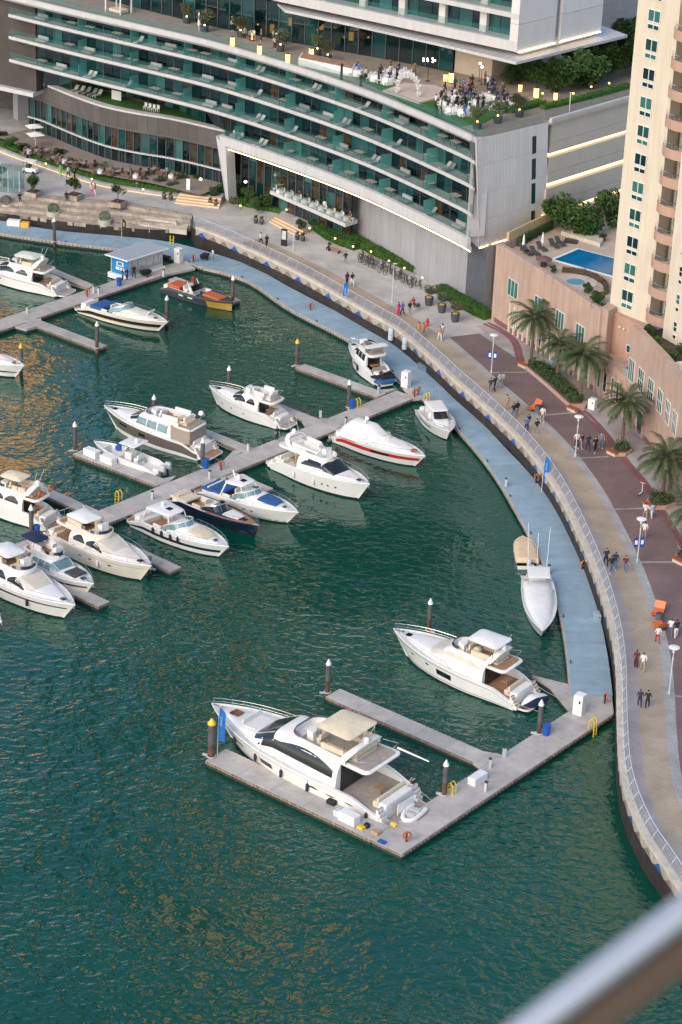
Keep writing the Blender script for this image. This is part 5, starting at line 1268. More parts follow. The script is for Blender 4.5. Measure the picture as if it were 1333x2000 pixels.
mb.loft([[(.165 * b.L, -w_, zc), (.165 * b.L, w_, zc), (.165 * b.L, w_ * .9, zc + 1.62), (.165 * b.L, -w_ * .9, zc + 1.62)], [(.335 * b.L, -w_, zc), (.335 * b.L, w_, zc), (.335 * b.L, w_ * .9, zc + 1.62), (.335 * b.L, -w_ * .9, zc + 1.62)]]); b.P(mb, 'canvas_enclosure', M_greyc)
mb = MB(); mb.prism([(.22 * b.L, -.7), (.34 * b.L, -.7), (.34 * b.L, .9), (.22 * b.L, .9)], zz, zz + .4, .1, .1); b.P(mb, 'brown_cover', M_tan, fl)
b.dome(.18 * b.L, -.8, zz + .8, .28, fl)
# ---- lower row, left to right on the near side of the middle pier
b = Boat('white flybridge yacht with black windows and raised arch, centre of the lower row', (722, 946), (535, 895), 2.35, .3, .285, 1.4, .09)
c, fl, zz = flybridge(b, .36, .60, .74, .94, 1.75, .86, .35, .13, .72, None, wins='none', cush=M_cushw, fly_scr=None, teak=M_cushw)
c.side('side_window', .40 * b.L, .665 * b.L, lambda u: .60 + .08 * u, lambda u: .64 + .30 * min(1, u * 5) * (1 - .35 * u ** 4), M_glassk, 14); c.top('windscreen', .612 * b.L, .735 * b.L, .15, .85, M_glassk, curve=.2)
portholes(b, (.60, .66, .735), .5, .05, .012); b.fender(.52, 1, M_cushw); b.fender(.52, -1, M_cushw); b.fender(.30, -1, M_cushw)
w_ = b.B * .40; mb = MB(); mb.box(.345 * b.L, .352 * b.L, -w_, w_, b.fs, b.fs + 1.5); b.P(mb, 'clear_curtain', mat('yellowed_vinyl', (.45, .35, .22), .3))
mb = MB(); mb.tube([(.56 * b.L, -1.2, zz + .8), (.34 * b.L, -1.5, zz + .85)], .10, 6); b.P(mb, 'rolled_canvas', M_canvasw, fl)

b = Boat('beige flybridge yacht with white sun top in the lower left row, bow to lower right', (296, 1106), (95, 1036), 2.3, .3, .28, 1.5, .09, hullm=M_cream)
c, fl, zz = flybridge(b, .34, .57, .72, .94, 1.6, .84, .4, .18, .72, 'bimini', M_canvasw, wins='lens', tx=(.27, .46), toph=1.1, windm=mat('cream_window_cover', (.60, .55, .46), .6), archs=False)
portholes(b, (.70, .52, .42), .58, .04, .02); b.hpatch('stripe', .03, .97, .76, .785, M_grey, .01, 24); b.fender(.6, -1, M_cushw)
b = Boat('white yacht with black side windows and cream sun top, lower left edge', (147, 1182), (-62, 1098), 2.2, .3, .27, 1.4, .08)
c, fl, zz = flybridge(b, .35, .58, .73, .94, 1.5, .84, .4, .18, .72, 'bimini', M_canvasw, wins='lens', tx=(.30, .48), toph=1.0, windm=MATS['cream_window_cover'], archs=False)
b.hpatch('stripe', .10, .97, .66, lambda u: .84 - .12 * u, M_black, .012, 24); b.fender(.68, -1, M_black)
b = Boat('left flybridge yacht with orange life rings on its rail and cream hardtop', (-75, 938), (116, 1028), 2.3, .3, .28, 1.5, .08)
c, fl, zz = flybridge(b, .30, .58, .70, .92, 1.7, .84, .5, .14, .76, 'bimini', M_canvas, wins='lens', tx=(.33, .55), toph=1.6)
for yy in (-1.0, .6):
    mb = MB(); mb.tube([(.145 * b.L, yy + .3 * math.cos(a * .524), zz + .55 + .3 * math.sin(a * .524)) for a in range(12)], .075, 6, True); b.P(mb, 'life_ring', M_orange, fl, 60)
b = Boat('cream topped sport yacht at the upper left edge, stern to the pier', (-55, 505), (140, 573), 2.2, .3, .275, 1.4, .10)
c, fl, zz = flybridge(b, .33, .58, .70, .92, 1.55, .82, .45, .20, .74, 'bimini', mat('pale_green_canvas', (.62, .66, .58), .8), wins='lens', tx=(.31, .53), toph=1.5, archs=True, teak=M_teakg)
b.hpatch('stripe', .02, .97, .84, .87, M_black, .012, 24); portholes(b, (.6, .63, .66), .6, .08, .008)
b = Boat('white flybridge yacht by the blue walkway, jet skis on its stern platform', (684, 668), (757, 752), 2.3, .3, .31, 1.5, .13)
c, fl, zz = flybridge(b, .37, .62, .74, .93, 1.8, .88, .45, .24, .84, None, wins='panel', teak=M_teakg, cush=M_greyc, archs=False, fly_scr=M_glassk)
b.plate('hardtop_visor', .27 * b.L, .38 * b.L, 1.3, 1.3, zz + .85, .08, M_white, .2, .2, .0, fl); b.posts([((.33 * b.L, s_ * 1.25, zz + .4), (.33 * b.L, s_ * 1.25, zz + .8)) for s_ in (1, -1)])
b.hpatch('hull_window', .40, .62, lambda u: .50 + .1 * u, lambda u: .53 + .2 * math.sin(math.pi * u), M_glassk); b.hpatch('hull_window', .68, .86, lambda u: .56 + .1 * u, lambda u: .58 + .16 * math.sin(math.pi * u), M_glassk); b.fender(.42, 1); b.fender(.7, 1)
JS2 = b
b = Boat('white cruiser cut off by the left picture edge, yellow pile at its bow', (48, 714), (-120, 690), 1.9, .3, .28, 1.2, .08)
c, fl, zz = flybridge(b, .3, .52, .66, .93, 1.4, .8, .5, .18, .7, None, wins='none'); b.hpatch('stripe', .5, .97, .40, lambda u: .62 - .16 * u, M_black)
b = Boat('tip of a white bow at the left picture edge, lowest boat', (4, 1214), (-160, 1150), 1.7, .3, .27, 1.2, .08)
flybridge(b, .3, .52, .66, .93, 1.4, .8, .5, .18, .7, None, wins='none')

# ---- sport cruisers: low cabin, raked screen, hardtop or canvas
def express(b, xs=.46, xw=.60, xf=.93, h=.95, hc=.45, top=None, topm=None, tx=(.30, .52), toph=1.5, glass=M_glassb, pad=None, cush=None, teak=M_teak, tc=.44, screen=.55, archs=False, floor=.5):
    L, B = b.L, b.B; hb = B / 2; b.deck(tc); b.cockpit(zf=b.fs * floor, m=teak); b.platform(m=teak)
    zd = lambda f: b.sh(b.T(f * L)) - .06
    W = lambda f, k: min(hb * k, b.bd(b.T(f * L)) - .25)
    st = [(xs * L, W(xs, .80), zd(xs) - .4, h * .75 + .4), (xw * L, W(xw, .76), zd(xw) - .4, .4 + h * .72), (lerp(xw, xf, .45) * L, W(lerp(xw, xf, .45), .7), zd(.75) - .4, .4 + hc), (xf * L, max(.15, W(xf, .5) * .6), zd(xf) - .4, .42)]
    c = b.cabin(st, 'coachroof', p=.5)
    # wrap-round windscreen standing on the coachroof
    mb = MB(); rows = []; N = 18; fr = []
    for i in range(N + 1):
        a = math.pi * (i / N - .5) * 1.0; y = W(xs, .80) * math.sin(a); x = lerp(tc - .02, xw + .02, math.cos(a) ** .8) * L if abs(a) < 1.56 else (tc - .02) * L
        zl = b.sh(b.T(x)) + .08 + .42 * h * math.cos(a) ** .4 if abs(a) < 1.56 else b.sh(b.T(x)) + .1
        hh = screen * (.35 + .65 * math.cos(a) ** .5 if abs(a) < 1.56 else .35)
        rows.append([(x, y, zl - .1), (x - .75 * hh * max(.35, math.cos(a)), y * .90, zl + hh)]); fr.append(rows[-1][1])
    mb.sheet(rows); ws = b.P(mb, 'windscreen', glass, None, 60)
    mb = MB(); mb.tube(fr, .035, 5)
    for i in (4, 7, 11, 14): mb.tube(rows[i], .025, 4)
    b.P(mb, 'screen_frame', M_white if top else M_steel, ws)
    zf = b.zf; cush = cush or M_cushw
    b.seat(b.x0 + .77, b.x0 + 1.4, -hb * .62, hb * .62, zf, .42, '-x', cush); b.seat(lerp(.2, tc, .45) * L, (tc - .05) * L, -hb * .72, -hb * .40, zf, .42, '-y', cush)
    b.seat((tc - .10) * L, (tc - .05) * L, hb * .1, hb * .6, zf, .5, '-x', cush, 'helm_seat'); b.console((tc - .01) * L, hb * .35, zf, .8, .95)
    b.box('sunpad', b.x0 + .08, b.x0 + .76, -hb * .56, hb * .56, b.fs * .952, b.fs + .1, cush)
    if pad:
        c.top('sunpad', lerp(xw, xf, .14) * L, lerp(xw, xf, .66) * L, .27, .73, pad, 5, 8, .05)
    if top:
        t0, t1 = tx; z = b.fs + toph; tp = b.plate('hardtop', t0 * L, t1 * L, hb * .74, hb * .62, z, .13, topm or M_white, .35, .5, .10)
        b.posts([((t0 * L - .35, sd * hb * .80, b.fs), (t0 * L + .25, sd * hb * .68, z - .05)) for sd in (1, -1)], .08, 'hardtop_leg', M_white, tp)
        b.posts([((t1 * L + .0, sd * hb * .60, b.fs + .9), (t1 * L - .2, sd * hb * .56, z - .05)) for sd in (1, -1)], .05, 'hardtop_leg', M_white, tp)
        b.dome(lerp(t0, t1, .35) * L, 0, z + .08, .2, tp); b.hatch(lerp(t0, t1, .65) * L, 0, z + .06, .55, M_glassk)
    if archs: b.arch((tc - .20) * L, hb * .82, b.fs, b.fs + 1.5, -.5); b.dome((tc - .20) * L - .5, 0, b.fs + 1.5, .2)
    b.ropes(); b.rail(.46, 1.0, .5, .016); b.hatch(lerp(xw, xf, .8) * L, 0, c.at(lerp(xw, xf, .8) * L)[1] + c.at(lerp(xw, xf, .8) * L)[2], .4)
    mb = MB(); p = b.hp(.975, 1); mb.tube([(p.x - .3, 0, p.z), (p.x + .2, 0, p.z + .03), (p.x + .24, 0, p.z - .25)], .05, 5); b.P(mb, 'anchor', M_steel)
    return c
b = Boat('white sport cruiser with blue sunpads and blue stern cover in the lower row', (583, 1001), (393, 952), 1.75, .3, .29, 1.2, .08)
c = express(b, top=True, tx=(.33, .50), toph=1.55, pad=M_bluec, archs=False); portholes(b, (.60, .52), .55, .05, .02); b.box('stern_cover', .10 * b.L, .30 * b.L, -b.B * .36, b.B * .36, b.fs - .1, b.fs + .16, M_bluec); b.posts([((.36 * b.L, 0, b.fs + 1.5), (.33 * b.L, 0, b.fs + 2.3))], .07, 'mast', M_white)
b.hpatch('stripe', .03, .95, .13, .17, M_navy)
b = Boat('white sport cruiser with navy hull band and cream foredeck pad in the lower row', (447, 1068), (264, 1008), 1.75, .3, .29, 1.2, .08, hullm=M_white)
c = express(b, top=True, tx=(.22, .46), toph=1.5, pad=M_cush); b.hpatch('hull_band', .01, .97, lambda u: .40, lambda u: .66 - .05 * u, mat('navy_hull', (.012, .022, .055), .2), .012, 26)
for t in (.30, .40, .50, .58): b.fender(t, -1, M_black, .8)
b = Boat('red and white sport cruiser with a white canvas cabin', (831, 891), (655, 846), 1.75, .3, .29, 1.2, .07)
c = express(b, pad=None, top=None, screen=.5, glass=M_canvasw); b.hpatch('red_band', .06, .985, lambda u: .46 + .06 * u, lambda u: .84 - .08 * u, M_red, .012, 26); b.hpatch('hull_window', .48, .68, .54, .72, M_glassk, .02)
b.hpatch('red_flash', .06, .30, lambda u: .90, lambda u: .93 + .05 * u, M_red, .012)
b.cabin([(.14 * b.L, b.B * .36, b.fs - .1, .9), (.22 * b.L, b.B * .38, b.fs - .1, 1.75), (.42 * b.L, b.B * .36, b.fs - .1, 1.85), (.57 * b.L, b.B * .33, b.fs + .1, .75)], 'canvas_enclosure', M_canvasw, p=.5, th=.22)
b.dome(.33 * b.L, .3, b.fs + 1.78, .22); b.dome(.36 * b.L, -.4, b.fs + 1.72, .16)
mb = MB(); mb.lathe([(.35, 0), (.35, .02), (0, .02)], 12, (.88 * b.L, 0, b.sh(.86) + .25)); b.P(mb, 'round_emblem', M_red)
b = Boat('long dark blue runabout with teak decks and tan seats', (507, 1027), (338, 972), 1.45, .25, .25, 1.05, .06, name='runabout', hullm=mat('navy_gloss', (.008, .014, .035), .12, coat=.5), rake=.05)
c = express(b, xs=.50, xw=.60, xf=.90, h=.35, hc=.16, glass=M_glassk, pad=M_cushw, cush=M_cush, screen=.5, tc=.46); 
N = 14; mb = MB(); rows = []
for i in range(N + 1):
    t = lerp(.46, .985, i / N); wd = max(.01, b.bd(t) - .08); rows.append([(b.hp(t, 1).x, wd * q, b.sh(t) - .03 + .05 * (1 - q * q)) for q in (-1, -.5, 0, .5, 1)])
mb.sheet(rows); b.P(mb, 'teak_deck', M_teak, None, 40)
b.box('tan_cover', .05 * b.L, .24 * b.L, -b.B * .34, b.B * .34, b.fs - .05, b.fs + .12, M_cush)
b = Boat('cream and black striped sport yacht below the blue kiosk, bow to the right', (328, 629), (157, 597), 1.7, .3, .27, 1.15, .07, hullm=M_cream)
c = express(b, pad=None, archs=False); b.hpatch('black_band', .0, .97, .42, lambda u: .80 - .1 * u, M_black, .012, 26); b.hpatch('gold_line', .0, .97, .34, .41, mat('gold_line', (.55, .33, .10), .4), .012, 26)
b.box('blue_stern_cover', .20 * b.L, .33 * b.L, -b.B * .36, b.B * .36, b.fs, b.fs + .35, M_bluec); mb = MB(); mb.obox((.80 * b.L, .1, b.sh(.8) + .55), (.9, .9, .08), 0, Matrix.Rotation(R(-50), 3, 'Y')); b.P(mb, 'open_hatch', M_white)
b = Boat('angular charcoal and gold dayboat with orange cushions', (455, 590), (323, 561), 1.35, .25, .30, 1.2, .05, name='dayboat', hullm=mat('charcoal_hull', (.055, .06, .07), .35), full=3.2, rake=.01)
b.deck(.55, M_dgrey); b.cockpit(zf=.55, m=M_dgrey); b.hpatch('gold_bow', .70, .995, lambda u: .06, lambda u: .80, mat('gold_wrap', (.50, .30, .05), .35), .012, 14); b.hpatch('grey_band', .0, .72, .80, .97, mat('band_grey', (.13, .14, .16), .4), .012)
b.seat(.62 * b.L, .86 * b.L, -b.B * .24, b.B * .24, b.sh(.7) - .05, .22, None, M_orange, 'orange_sunpad'); b.seat(.12 * b.L, .30 * b.L, -b.B * .3, b.B * .3, .6, .7, None, M_orange, 'orange_sunpad'); b.console(.44 * b.L, 0, .6, 1.2, 1.0); b.seat(.34 * b.L, .40 * b.L, -b.B * .25, b.B * .25, .6, .6, '-x', M_cushw, 'helm_seat')
b.posts([((.46 * b.L, s_ * .8, 1.2), (.40 * b.L, s_ * .8, 2.2)) for s_ in (1, -1)], .04); 
mb = MB(); rows = [[(.50 * b.L, y, 1.3), (.46 * b.L, y * .9, 1.85)] for y in (-1, -.5, 0, .5, 1)]; mb.sheet(rows); b.P(mb, 'windscreen', M_glassk)
for u_ in (.30, .44): b.hpatch('white_badge', u_, u_ + .07, .52, .68, M_whitep, .02, 3)
b = Boat('pilothouse cruiser with a black sun top and blue tinted glass, lower left row', (183, 1140), (28, 1083), 1.9, .3, .30, 1.25, .07)
c, fl, zz = flybridge(b, .34, .58, .68, .92, 1.45, .80, .35, .22, .66, 'bimini', M_navy, wins='panel', glass=M_glassb, cush=M_cushw, tx=(.18, .38), toph=1.05, archs=False, sofa=True)
b.box('dark_foredeck_cover', .72 * b.L, .84 * b.L, -.7, .7, b.sh(.75) + .2, b.sh(.75) + .36, M_dgrey); b.hpatch('stripe', .4, .97, .60, lambda u: .80 - .1 * u, M_black)
# ---- open boats
def open_boat(b, top=True, tm=None, teak=M_cushw, tx=(.36, .58), toph=1.75):
    L, B = b.L, b.B; hb = B / 2; b.deck(.80); b.cockpit(tc=.80, zf=b.fs * .5, m=teak, wall=.22); b.box('console', .46 * L, .56 * L, -.45, .45, b.zf, b.zf + 1.1, M_white); mb = MB(); rows = [[(.56 * L, y, b.zf + 1.1), (.52 * L, y * .9, b.zf + 1.55)] for y in (-.42, -.2, 0, .2, .42)]; mb.sheet(rows); b.P(mb, 'windscreen', M_glassb)
    b.seat(.36 * L, .42 * L, -.5, .5, b.zf, .75, '-x', M_cushw, 'leaning_post'); b.seat(.62 * L, .76 * L, -hb * .5, hb * .5, b.zf, .4, None, M_cushw, 'bow_cushion')
    if top:
        z = b.fs + toph; tp = b.plate('t_top', tx[0] * L, tx[1] * L, hb * .95, hb * .85, z, .08, tm or M_white, .2, .2, .05); b.posts([((q * L, s_ * .55, b.zf), (q2 * L, s_ * .62, z - .05)) for q, q2 in ((.44, tx[0] + .04), (.55, tx[1] - .04)) for s_ in (1, -1)], .03, parent=tp); b.dome(lerp(*tx, .3) * L, 0, z + .04, .2, tp)
    b.rail(.7, 1.0, .3, .018, mid=False)
b = Boat('small open fishing boat with a red waterline band, white T top and twin outboards', (184, 862), (330, 925), 1.5, .5, .27, 1.0, .08, name='fishing_boat')
open_boat(b); b.outboard(.45); b.outboard(-.45); b.hpatch('red_band', .0, .97, .12, .34, M_red, .012, 20); mb = MB(); mb.lathe([(.3, 0), (.3, .9)], 10, (0, 0, 0)); o = b.P(mb, 'blue_drum', M_blue, None, 40); o.location = (.72 * b.L, -.5, b.zf + .7); o.rotation_euler = (R(90), 0, R(20))
b = Boat('small white walkaround cruiser with hardtop and rod holders by the blue walkway', (879, 843), (832, 797), 1.5, .4, .36, 1.1, .07, name='walkaround_boat', full=2.8)
b.deck(.55); b.cockpit(zf=.6, m=M_cushw, wall=.2); c = b.cabin([(.42 * b.L, b.B * .30, b.fs - .3, .8), (.58 * b.L, b.B * .30, b.fs - .2, .7), (.72 * b.L, b.B * .26, b.fs, .5), (.9 * b.L, .2, b.fs + .1, .1)], 'cuddy')
z = b.fs + 1.2; tp = b.plate('hardtop', .26 * b.L, .60 * b.L, b.B * .33, b.B * .28, z, .10, M_white, .2, .3, .06); b.posts([((q * b.L, s_ * b.B * .3, b.fs), (q2 * b.L, s_ * b.B * .29, z)) for q, q2 in ((.30, .30), (.62, .56)) for s_ in (1, -1)], .035, parent=tp)
mb = MB(); rows = [[(.66 * b.L - .25 * y * y, y, b.fs + .5), (.57 * b.L - .2 * y * y, y * .9, z - .08)] for y in (-.75, -.4, 0, .4, .75)]; mb.sheet(rows); b.P(mb, 'windscreen', M_glassk)
for y in (-.5, -.2, .2, .5): mb = MB(); mb.tube([(.27 * b.L, y, z), (.2 * b.L, y, z + .9)], .02, 4); b.P(mb, 'fishing_rod', M_dgrey)
b.hpatch('black_band', .2, .66, .50, .64, M_black); b.rail(.6, 1.0, .4, .018, mid=False); b.outboard(0)
b = Boat('white fishing boat under a white cover with tall rods, by the blue walkway', (1061, 1233), (1047, 1120), 1.5, .5, .24, 1.05, .05, name='fishing_boat', full=2.6)
b.deck(.3); b.cabin([(.22 * b.L, b.B * .42, b.fs - .1, .35), (.36 * b.L, b.B * .45, b.fs - .1, .75), (.55 * b.L, b.B * .43, b.fs - .05, .75), (.8 * b.L, b.B * .30, b.fs + .05, .45), (.96 * b.L, .15, b.fs + .3, .12)], 'boat_cover', M_canvasw, p=.75, th=.1)
b.cockpit(tc=.3, zf=.5, m=M_cushw); z = b.fs + 1.3; tp = b.plate('t_top', .16 * b.L, .34 * b.L, b.B * .33, b.B * .33, z, .07, M_white, .15, .15, .03); b.posts([((.30 * b.L, s_ * b.B * .3, .6), (.30 * b.L, s_ * b.B * .3, z)) for s_ in (1, -1)] + [((.18 * b.L, s_ * b.B * .3, .6), (.18 * b.L, s_ * b.B * .3, z)) for s_ in (1, -1)], .035, parent=tp)
for y, h in ((-.9, 3.6), (-.1, 2.6), (.75, 3.2)): mb = MB(); mb.tube([(.15 * b.L, y, z), (.05 * b.L, y * 1.2, z + h)], .022, 4); b.P(mb, 'fishing_rod', M_whitep)
b.outboard(.35); b.outboard(-.35)
b = Boat('small tender under a tan canvas cover beside the blue walkway', (1021, 1046), (1033, 1108), .95, .4, .40, .75, .06, name='tender', full=3.4)
b.cabin([(.10 * b.L, b.B * .46, b.fs - .14, .14), (.15 * b.L, b.B * .48, b.fs - .12, .42), (.5 * b.L, b.B * .50, b.fs - .10, .42), (.75 * b.L, b.B * .42, b.fs - .05, .40), (.96 * b.L, .3, b.fs + .02, .2)], 'boat_cover', M_tan, p=.6, th=.05); b.outboard(0, .4)
# ---- craft carried on other boats
def on_boat(b, x, y, z, name, label, cat, rz=0.0):
    p = wmat(b.t) @ Vector((x, y, z)); return thing(name, label, cat, p, b.t.rotation_euler.z + rz)
def jetski(t, body, trim):
    mb = MB(); st = [(0, .38, .12, .30), (.6, .50, .05, .42), (1.5, .52, .05, .45), (2.1, .40, .08, .42), (2.7, .10, .25, .22)]; c = Cab(st, .6, .1); mb.sheet([[c.pt(x, i / 10) for i in range(11)] for x in (0, .3, .6, 1.0, 1.5, 1.8, 2.1, 2.4, 2.7)]); mb.build('jet_ski_hull', body, t, smooth=40)
    mb = MB(); mb.prism(rrect(.2, 1.25, .2, .17, .1, .1, 3), .45, .66, .04, .06); mb.build('seat', M_black, t)
    mb = MB(); mb.loft([[(1.3, -.25, .45), (1.9, -.3, .4), (1.9, .3, .4), (1.3, .25, .45)], [(1.4, -.1, .85), (1.6, -.12, .8), (1.6, .12, .8), (1.4, .1, .85)]]); mb.tube([(1.4, -.42, .86), (1.45, 0, .84), (1.4, .42, .86)], .03, 5); mb.build('handlebar', trim, t)
t = on_boat(JS2, .55, -1.35, .33, 'jet_ski', 'black and blue jet ski on the platform of the yacht by the walkway', 'jet ski', R(90)); jetski(t, M_bluec, M_black)
t = on_boat(JS2, 1.25, -1.35, .60, 'jet_ski', 'black jet ski, inner one, on the platform of the yacht by the walkway', 'jet ski', R(90)); jetski(t, M_black, M_dgrey)
t = on_boat(JS, .15, -1.25, .33, 'covered_jet_ski', 'craft under a white and navy cover on the stern platform of the second big yacht', 'jet ski', R(78))
st = [(0, .45, 0, .35), (.5, .62, 0, .55), (1.5, .66, 0, .75), (2.2, .45, 0, .55), (2.8, .1, .05, .25)]; cc = Cab(st, .65, .15); xs_ = [0, .25, .5, .9, 1.2, 1.5, 1.85, 2.2, 2.5, 2.8]
mb = MB(); mb.sheet([[cc.pt(x, i / 12) for i in range(13)] for x in xs_]); mb.add([cc.pt(0, i / 12) for i in range(13)], [tuple(range(13))]); mb.build('white_cover', M_canvasw, t, smooth=50)
for u0, u1 in ((0, .32),): mb = MB(); mb.sheet([[cc.pt(x, lerp(u0, u1, i / 6), .015) for i in range(7)] for x in xs_]); mb.build('navy_panel', M_navy, t, smooth=50)
b0_ = [o for o in COL.objects if o.name == 'motor_yacht'][0]
class _B: pass
q = _B(); q.t = b0_
t = on_boat(q, .35, -.95, .36, 'inflatable_tender', 'small white and orange trimmed inflatable on the platform of the nearest yacht', 'dinghy', R(97))
mb = MB(); lp = [(0, .55), (.7, .58), (1.5, .52), (2.0, .3), (2.2, 0), (2.0, -.3), (1.5, -.52), (.7, -.58), (0, -.55)]; mb.tube([(x, y, .28) for x, y in lp], .19, 8); mb.build('inflated_tube', M_whitep, t, smooth=60)
mb = MB(); mb.prism([(0, .5), (1.6, .45), (2, .2), (2, -.2), (1.6, -.45), (0, -.5)], .12, .2); mb.box(.5, .85, -.4, .4, .2, .48); mb.box(1.2, 1.5, -.35, .35, .2, .45); mb.build('inner_floor', M_lgrey, t)
mb = MB(); mb.tube([(x, y * 1.36, .26) for x, y in lp], .035, 5); mb.build('rub_line', M_orange, t)
# ================================================================== planting
def leafball(n, rx, ry, rz, size, seed, lumps=7, m=None, name='crown', zc=0.0, hollow=.55):
    """many small leaves gathered in uneven lumps"""
    r = random.Random(seed); C = []
    for i in range(lumps):
        a = r.uniform(0, 6.28); q = r.uniform(.15, .72); C.append((math.cos(a) * q * rx, math.sin(a) * q * ry, r.uniform(-.45, .62) * rz, r.uniform(.32, .55)))
    C = C if lumps else []
    C.append((0, 0, 0, .62 if lumps else 1.0)); vs = []; fs = []
    for i in range(n):
        c = C[r.randrange(len(C))]
        while True:
            p = Vector((r.uniform(-1, 1), r.uniform(-1, 1), r.uniform(-1, 1)))
            if hollow < p.length < 1: break
        p = Vector((c[0] + p.x * c[3] * rx, c[1] + p.y * c[3] * ry, zc + c[2] + p.z * c[3] * rz))
        d = Vector((r.gauss(0, 1), r.gauss(0, 1), r.gauss(0, 1))).normalized(); e = d.orthogonal().normalized(); s = size * r.uniform(.6, 1.3)
        o = len(vs); vs += [p - d * s, p + e * s * .45 + Vector((0, 0, .15 * s)), p + d * s, p - e * s * .45]; fs.append((o, o + 1, o + 2, o + 3))
    me = bpy.data.meshes.new(name); me.from_pydata([tuple(v) for v in vs], [], fs); me.materials.append(m or M_tree); return me
def trunk_mesh(h, r, lean=.1, branches=4, seed=1):
    rr = random.Random(seed); mb = MB(); top = Vector((lean * h, lean * .5 * h, h)); mb.tube([(0, 0, 0), (lean * h * .3, 0, h * .5), top], r, 7, r2=r * .6)
    for i in range(branches):
        a = rr.uniform(0, 6.28); mb.tube([top * .8, top + Vector((math.cos(a) * h * .35, math.sin(a) * h * .35, h * .35))], r * .45, 5, r2=r * .2)
    return mb.mesh('trunk', M_bark, 40)
CR = {k: v for k, v in dict(
    small=leafball(1100, 1, 1, .85, .12, 1, 8, M_shrub), dense=leafball(2600, 1, 1, .9, .085, 2, 10, M_tree), dark=leafball(2200, 1, 1, .9, .10, 3, 9, M_tree),
    olive=leafball(1500, 1, 1, .7, .09, 4, 9, M_olive), round=leafball(2600, 1, 1, .95, .07, 5, 0, leaf('topiary_green', (.05, .11, .06), (.14, .24, .13)), hollow=.85),
    sparse=leafball(520, 1, 1, .75, .15, 6, 7, M_tree), flower=leafball(500, 1, 1, .8, .10, 7, 6, M_tree2)).items()}
def plant(name, label, cat, p, crown, r, zc, sc=(1, 1, 1), trunk=None, group=None, rz=None):
    t = thing(name, label, cat, p, rnd.uniform(0, 6) if rz is None else rz, group)
    c = link('crown', CR[crown], t); c.location = (0, 0, zc); c.scale = (r * sc[0], r * sc[1], r * sc[2])
    if trunk: link('trunk', trunk, t)
    return t
TR1 = trunk_mesh(1.0, .07, .08, 3, 3); TR2 = trunk_mesh(2.2, .14, .1, 5, 4); TR3 = trunk_mesh(.55, .05, .03, 3, 5)
def hedge(label, pts, width, h, m=None, dens=70, size=.10, name='hedge', z=PZ, side=1):
    """clipped hedge along a plan line: solid core and leaves all over it"""
    cv = Curve(pts, 6, len(pts) > 2); r = random.Random(len(label)); p0 = cv.at(0); t = thing(name, label, 'hedge', (p0.x, p0.y, z))
    n = max(4, int(cv.L / 1.2)); mb = MB()
    mb.loft([[(*cv.at(cv.L * i / n, a * side), zz) for a, zz in [(.06, z), (.06, z + h - .06), (width - .06, z + h - .06), (width - .06, z)]] for i in range(n + 1)]); mb.build('core', m or M_hedge, t, world=True)
    vs = []; fs = []
    N = int(cv.L * (width + 2 * h) * dens)
    for i in range(N):
        l = r.uniform(0, cv.L); q = r.uniform(0, width + 2 * h)
        if q < h: a, zz = 0, q
        elif q < h + width: a, zz = q - h, h
        else: a, zz = width, q - h - width
        p = cv.at(l, a * side); p = Vector((p.x + r.gauss(0, .04), p.y + r.gauss(0, .04), z + zz + r.gauss(0, .05)))
        d = Vector((r.gauss(0, 1), r.gauss(0, 1), r.gauss(0, 1))).normalized(); e = d.orthogonal().normalized(); s = size * r.uniform(.6, 1.3); o = len(vs)
        vs += [p - d * s, p + e * s * .5, p + d * s, p - e * s * .5]; fs.append((o, o + 1, o + 2, o + 3))
    me = bpy.data.meshes.new('foliage'); me.from_pydata([tuple(v) for v in vs], [], fs); me.materials.append(m or M_hedge); link('foliage', me, t, True); return t
def px(pts, z=PZ): return [V2(G(u, v, z)) for u, v in pts]
# sloped lawn strip in front of the restaurant, low wall with a warm light line under it
LW = Curve(px([(-40, 262), (0, 290), (83, 320), (190, 355), (300, 374), (372, 382)], 3.0), 8)
mb = MB(); n = 60; mb.loft([[(*LW.at(LW.L * i / n, a), zz) for a, zz in [(0, PZ), (0, 3.0), (.5, 3.02), (.5, PZ)]] for i in range(n + 1)]); structure('seat_wall', mb, M_gry)
mb = MB(); mb.tube([(*LW.at(LW.L * i / n, -.04), PZ + .10) for i in range(n + 1)], .035, 4); tag(mb.build('warm_light_line', glow('amber_light', (1, .55, .22), .8)), 'warm amber light line along the foot of the low curved seat wall', 'light strip')
hedge('long curved clipped green hedge between restaurant terrace and promenade', [LW.at(LW.L * i / 12, .55) for i in range(13)], 1.9, 1.05, M_hedge, 55)
# restaurant steps, warm lit risers
def steps(label, pts, n, zt):
    a, b, c, d = [V2(p) for p in px(pts)]; t = thing('lit_steps', label, 'steps', (a.x, a.y, PZ)); am = glow('amber_light', (1, .55, .22), .8); M_st = mat('peach_step_stone', (.62, .45, .32), .7)
    for k in range(n):
        f0, f1 = k / n, (k + 1) / n; q = [a.lerp(d, f0), b.lerp(c, f0), b.lerp(c, 1.0), a.lerp(d, 1.0)]; z1 = PZ + (zt - PZ) * f1
        mb = MB(); mb.prism(q, PZ if k == 0 else PZ + (zt - PZ) * f0 + .002, z1); mb.build('step', M_st, t, world=True)
        e = (b - a).normalized(); off = Vector((e.y, -e.x)) * .015
        if off.dot(a - d) < 0: off = -off
        mb = MB(); mb.tube([(*(q[0] + off), z1 - .05), (*(q[1] + off), z1 - .05)], .014, 4); mb.build('step_light', am, t, world=True)
steps('warm lit steps up to the restaurant door by the slanting white leg', [(342, 398), (428, 408), (433, 398), (352, 388)], 4, 3.3)
steps('warm lit steps beside the hedge below the jutting restaurant terrace', [(526, 434), (582, 463), (597, 456), (541, 429)], 3, 2.95)
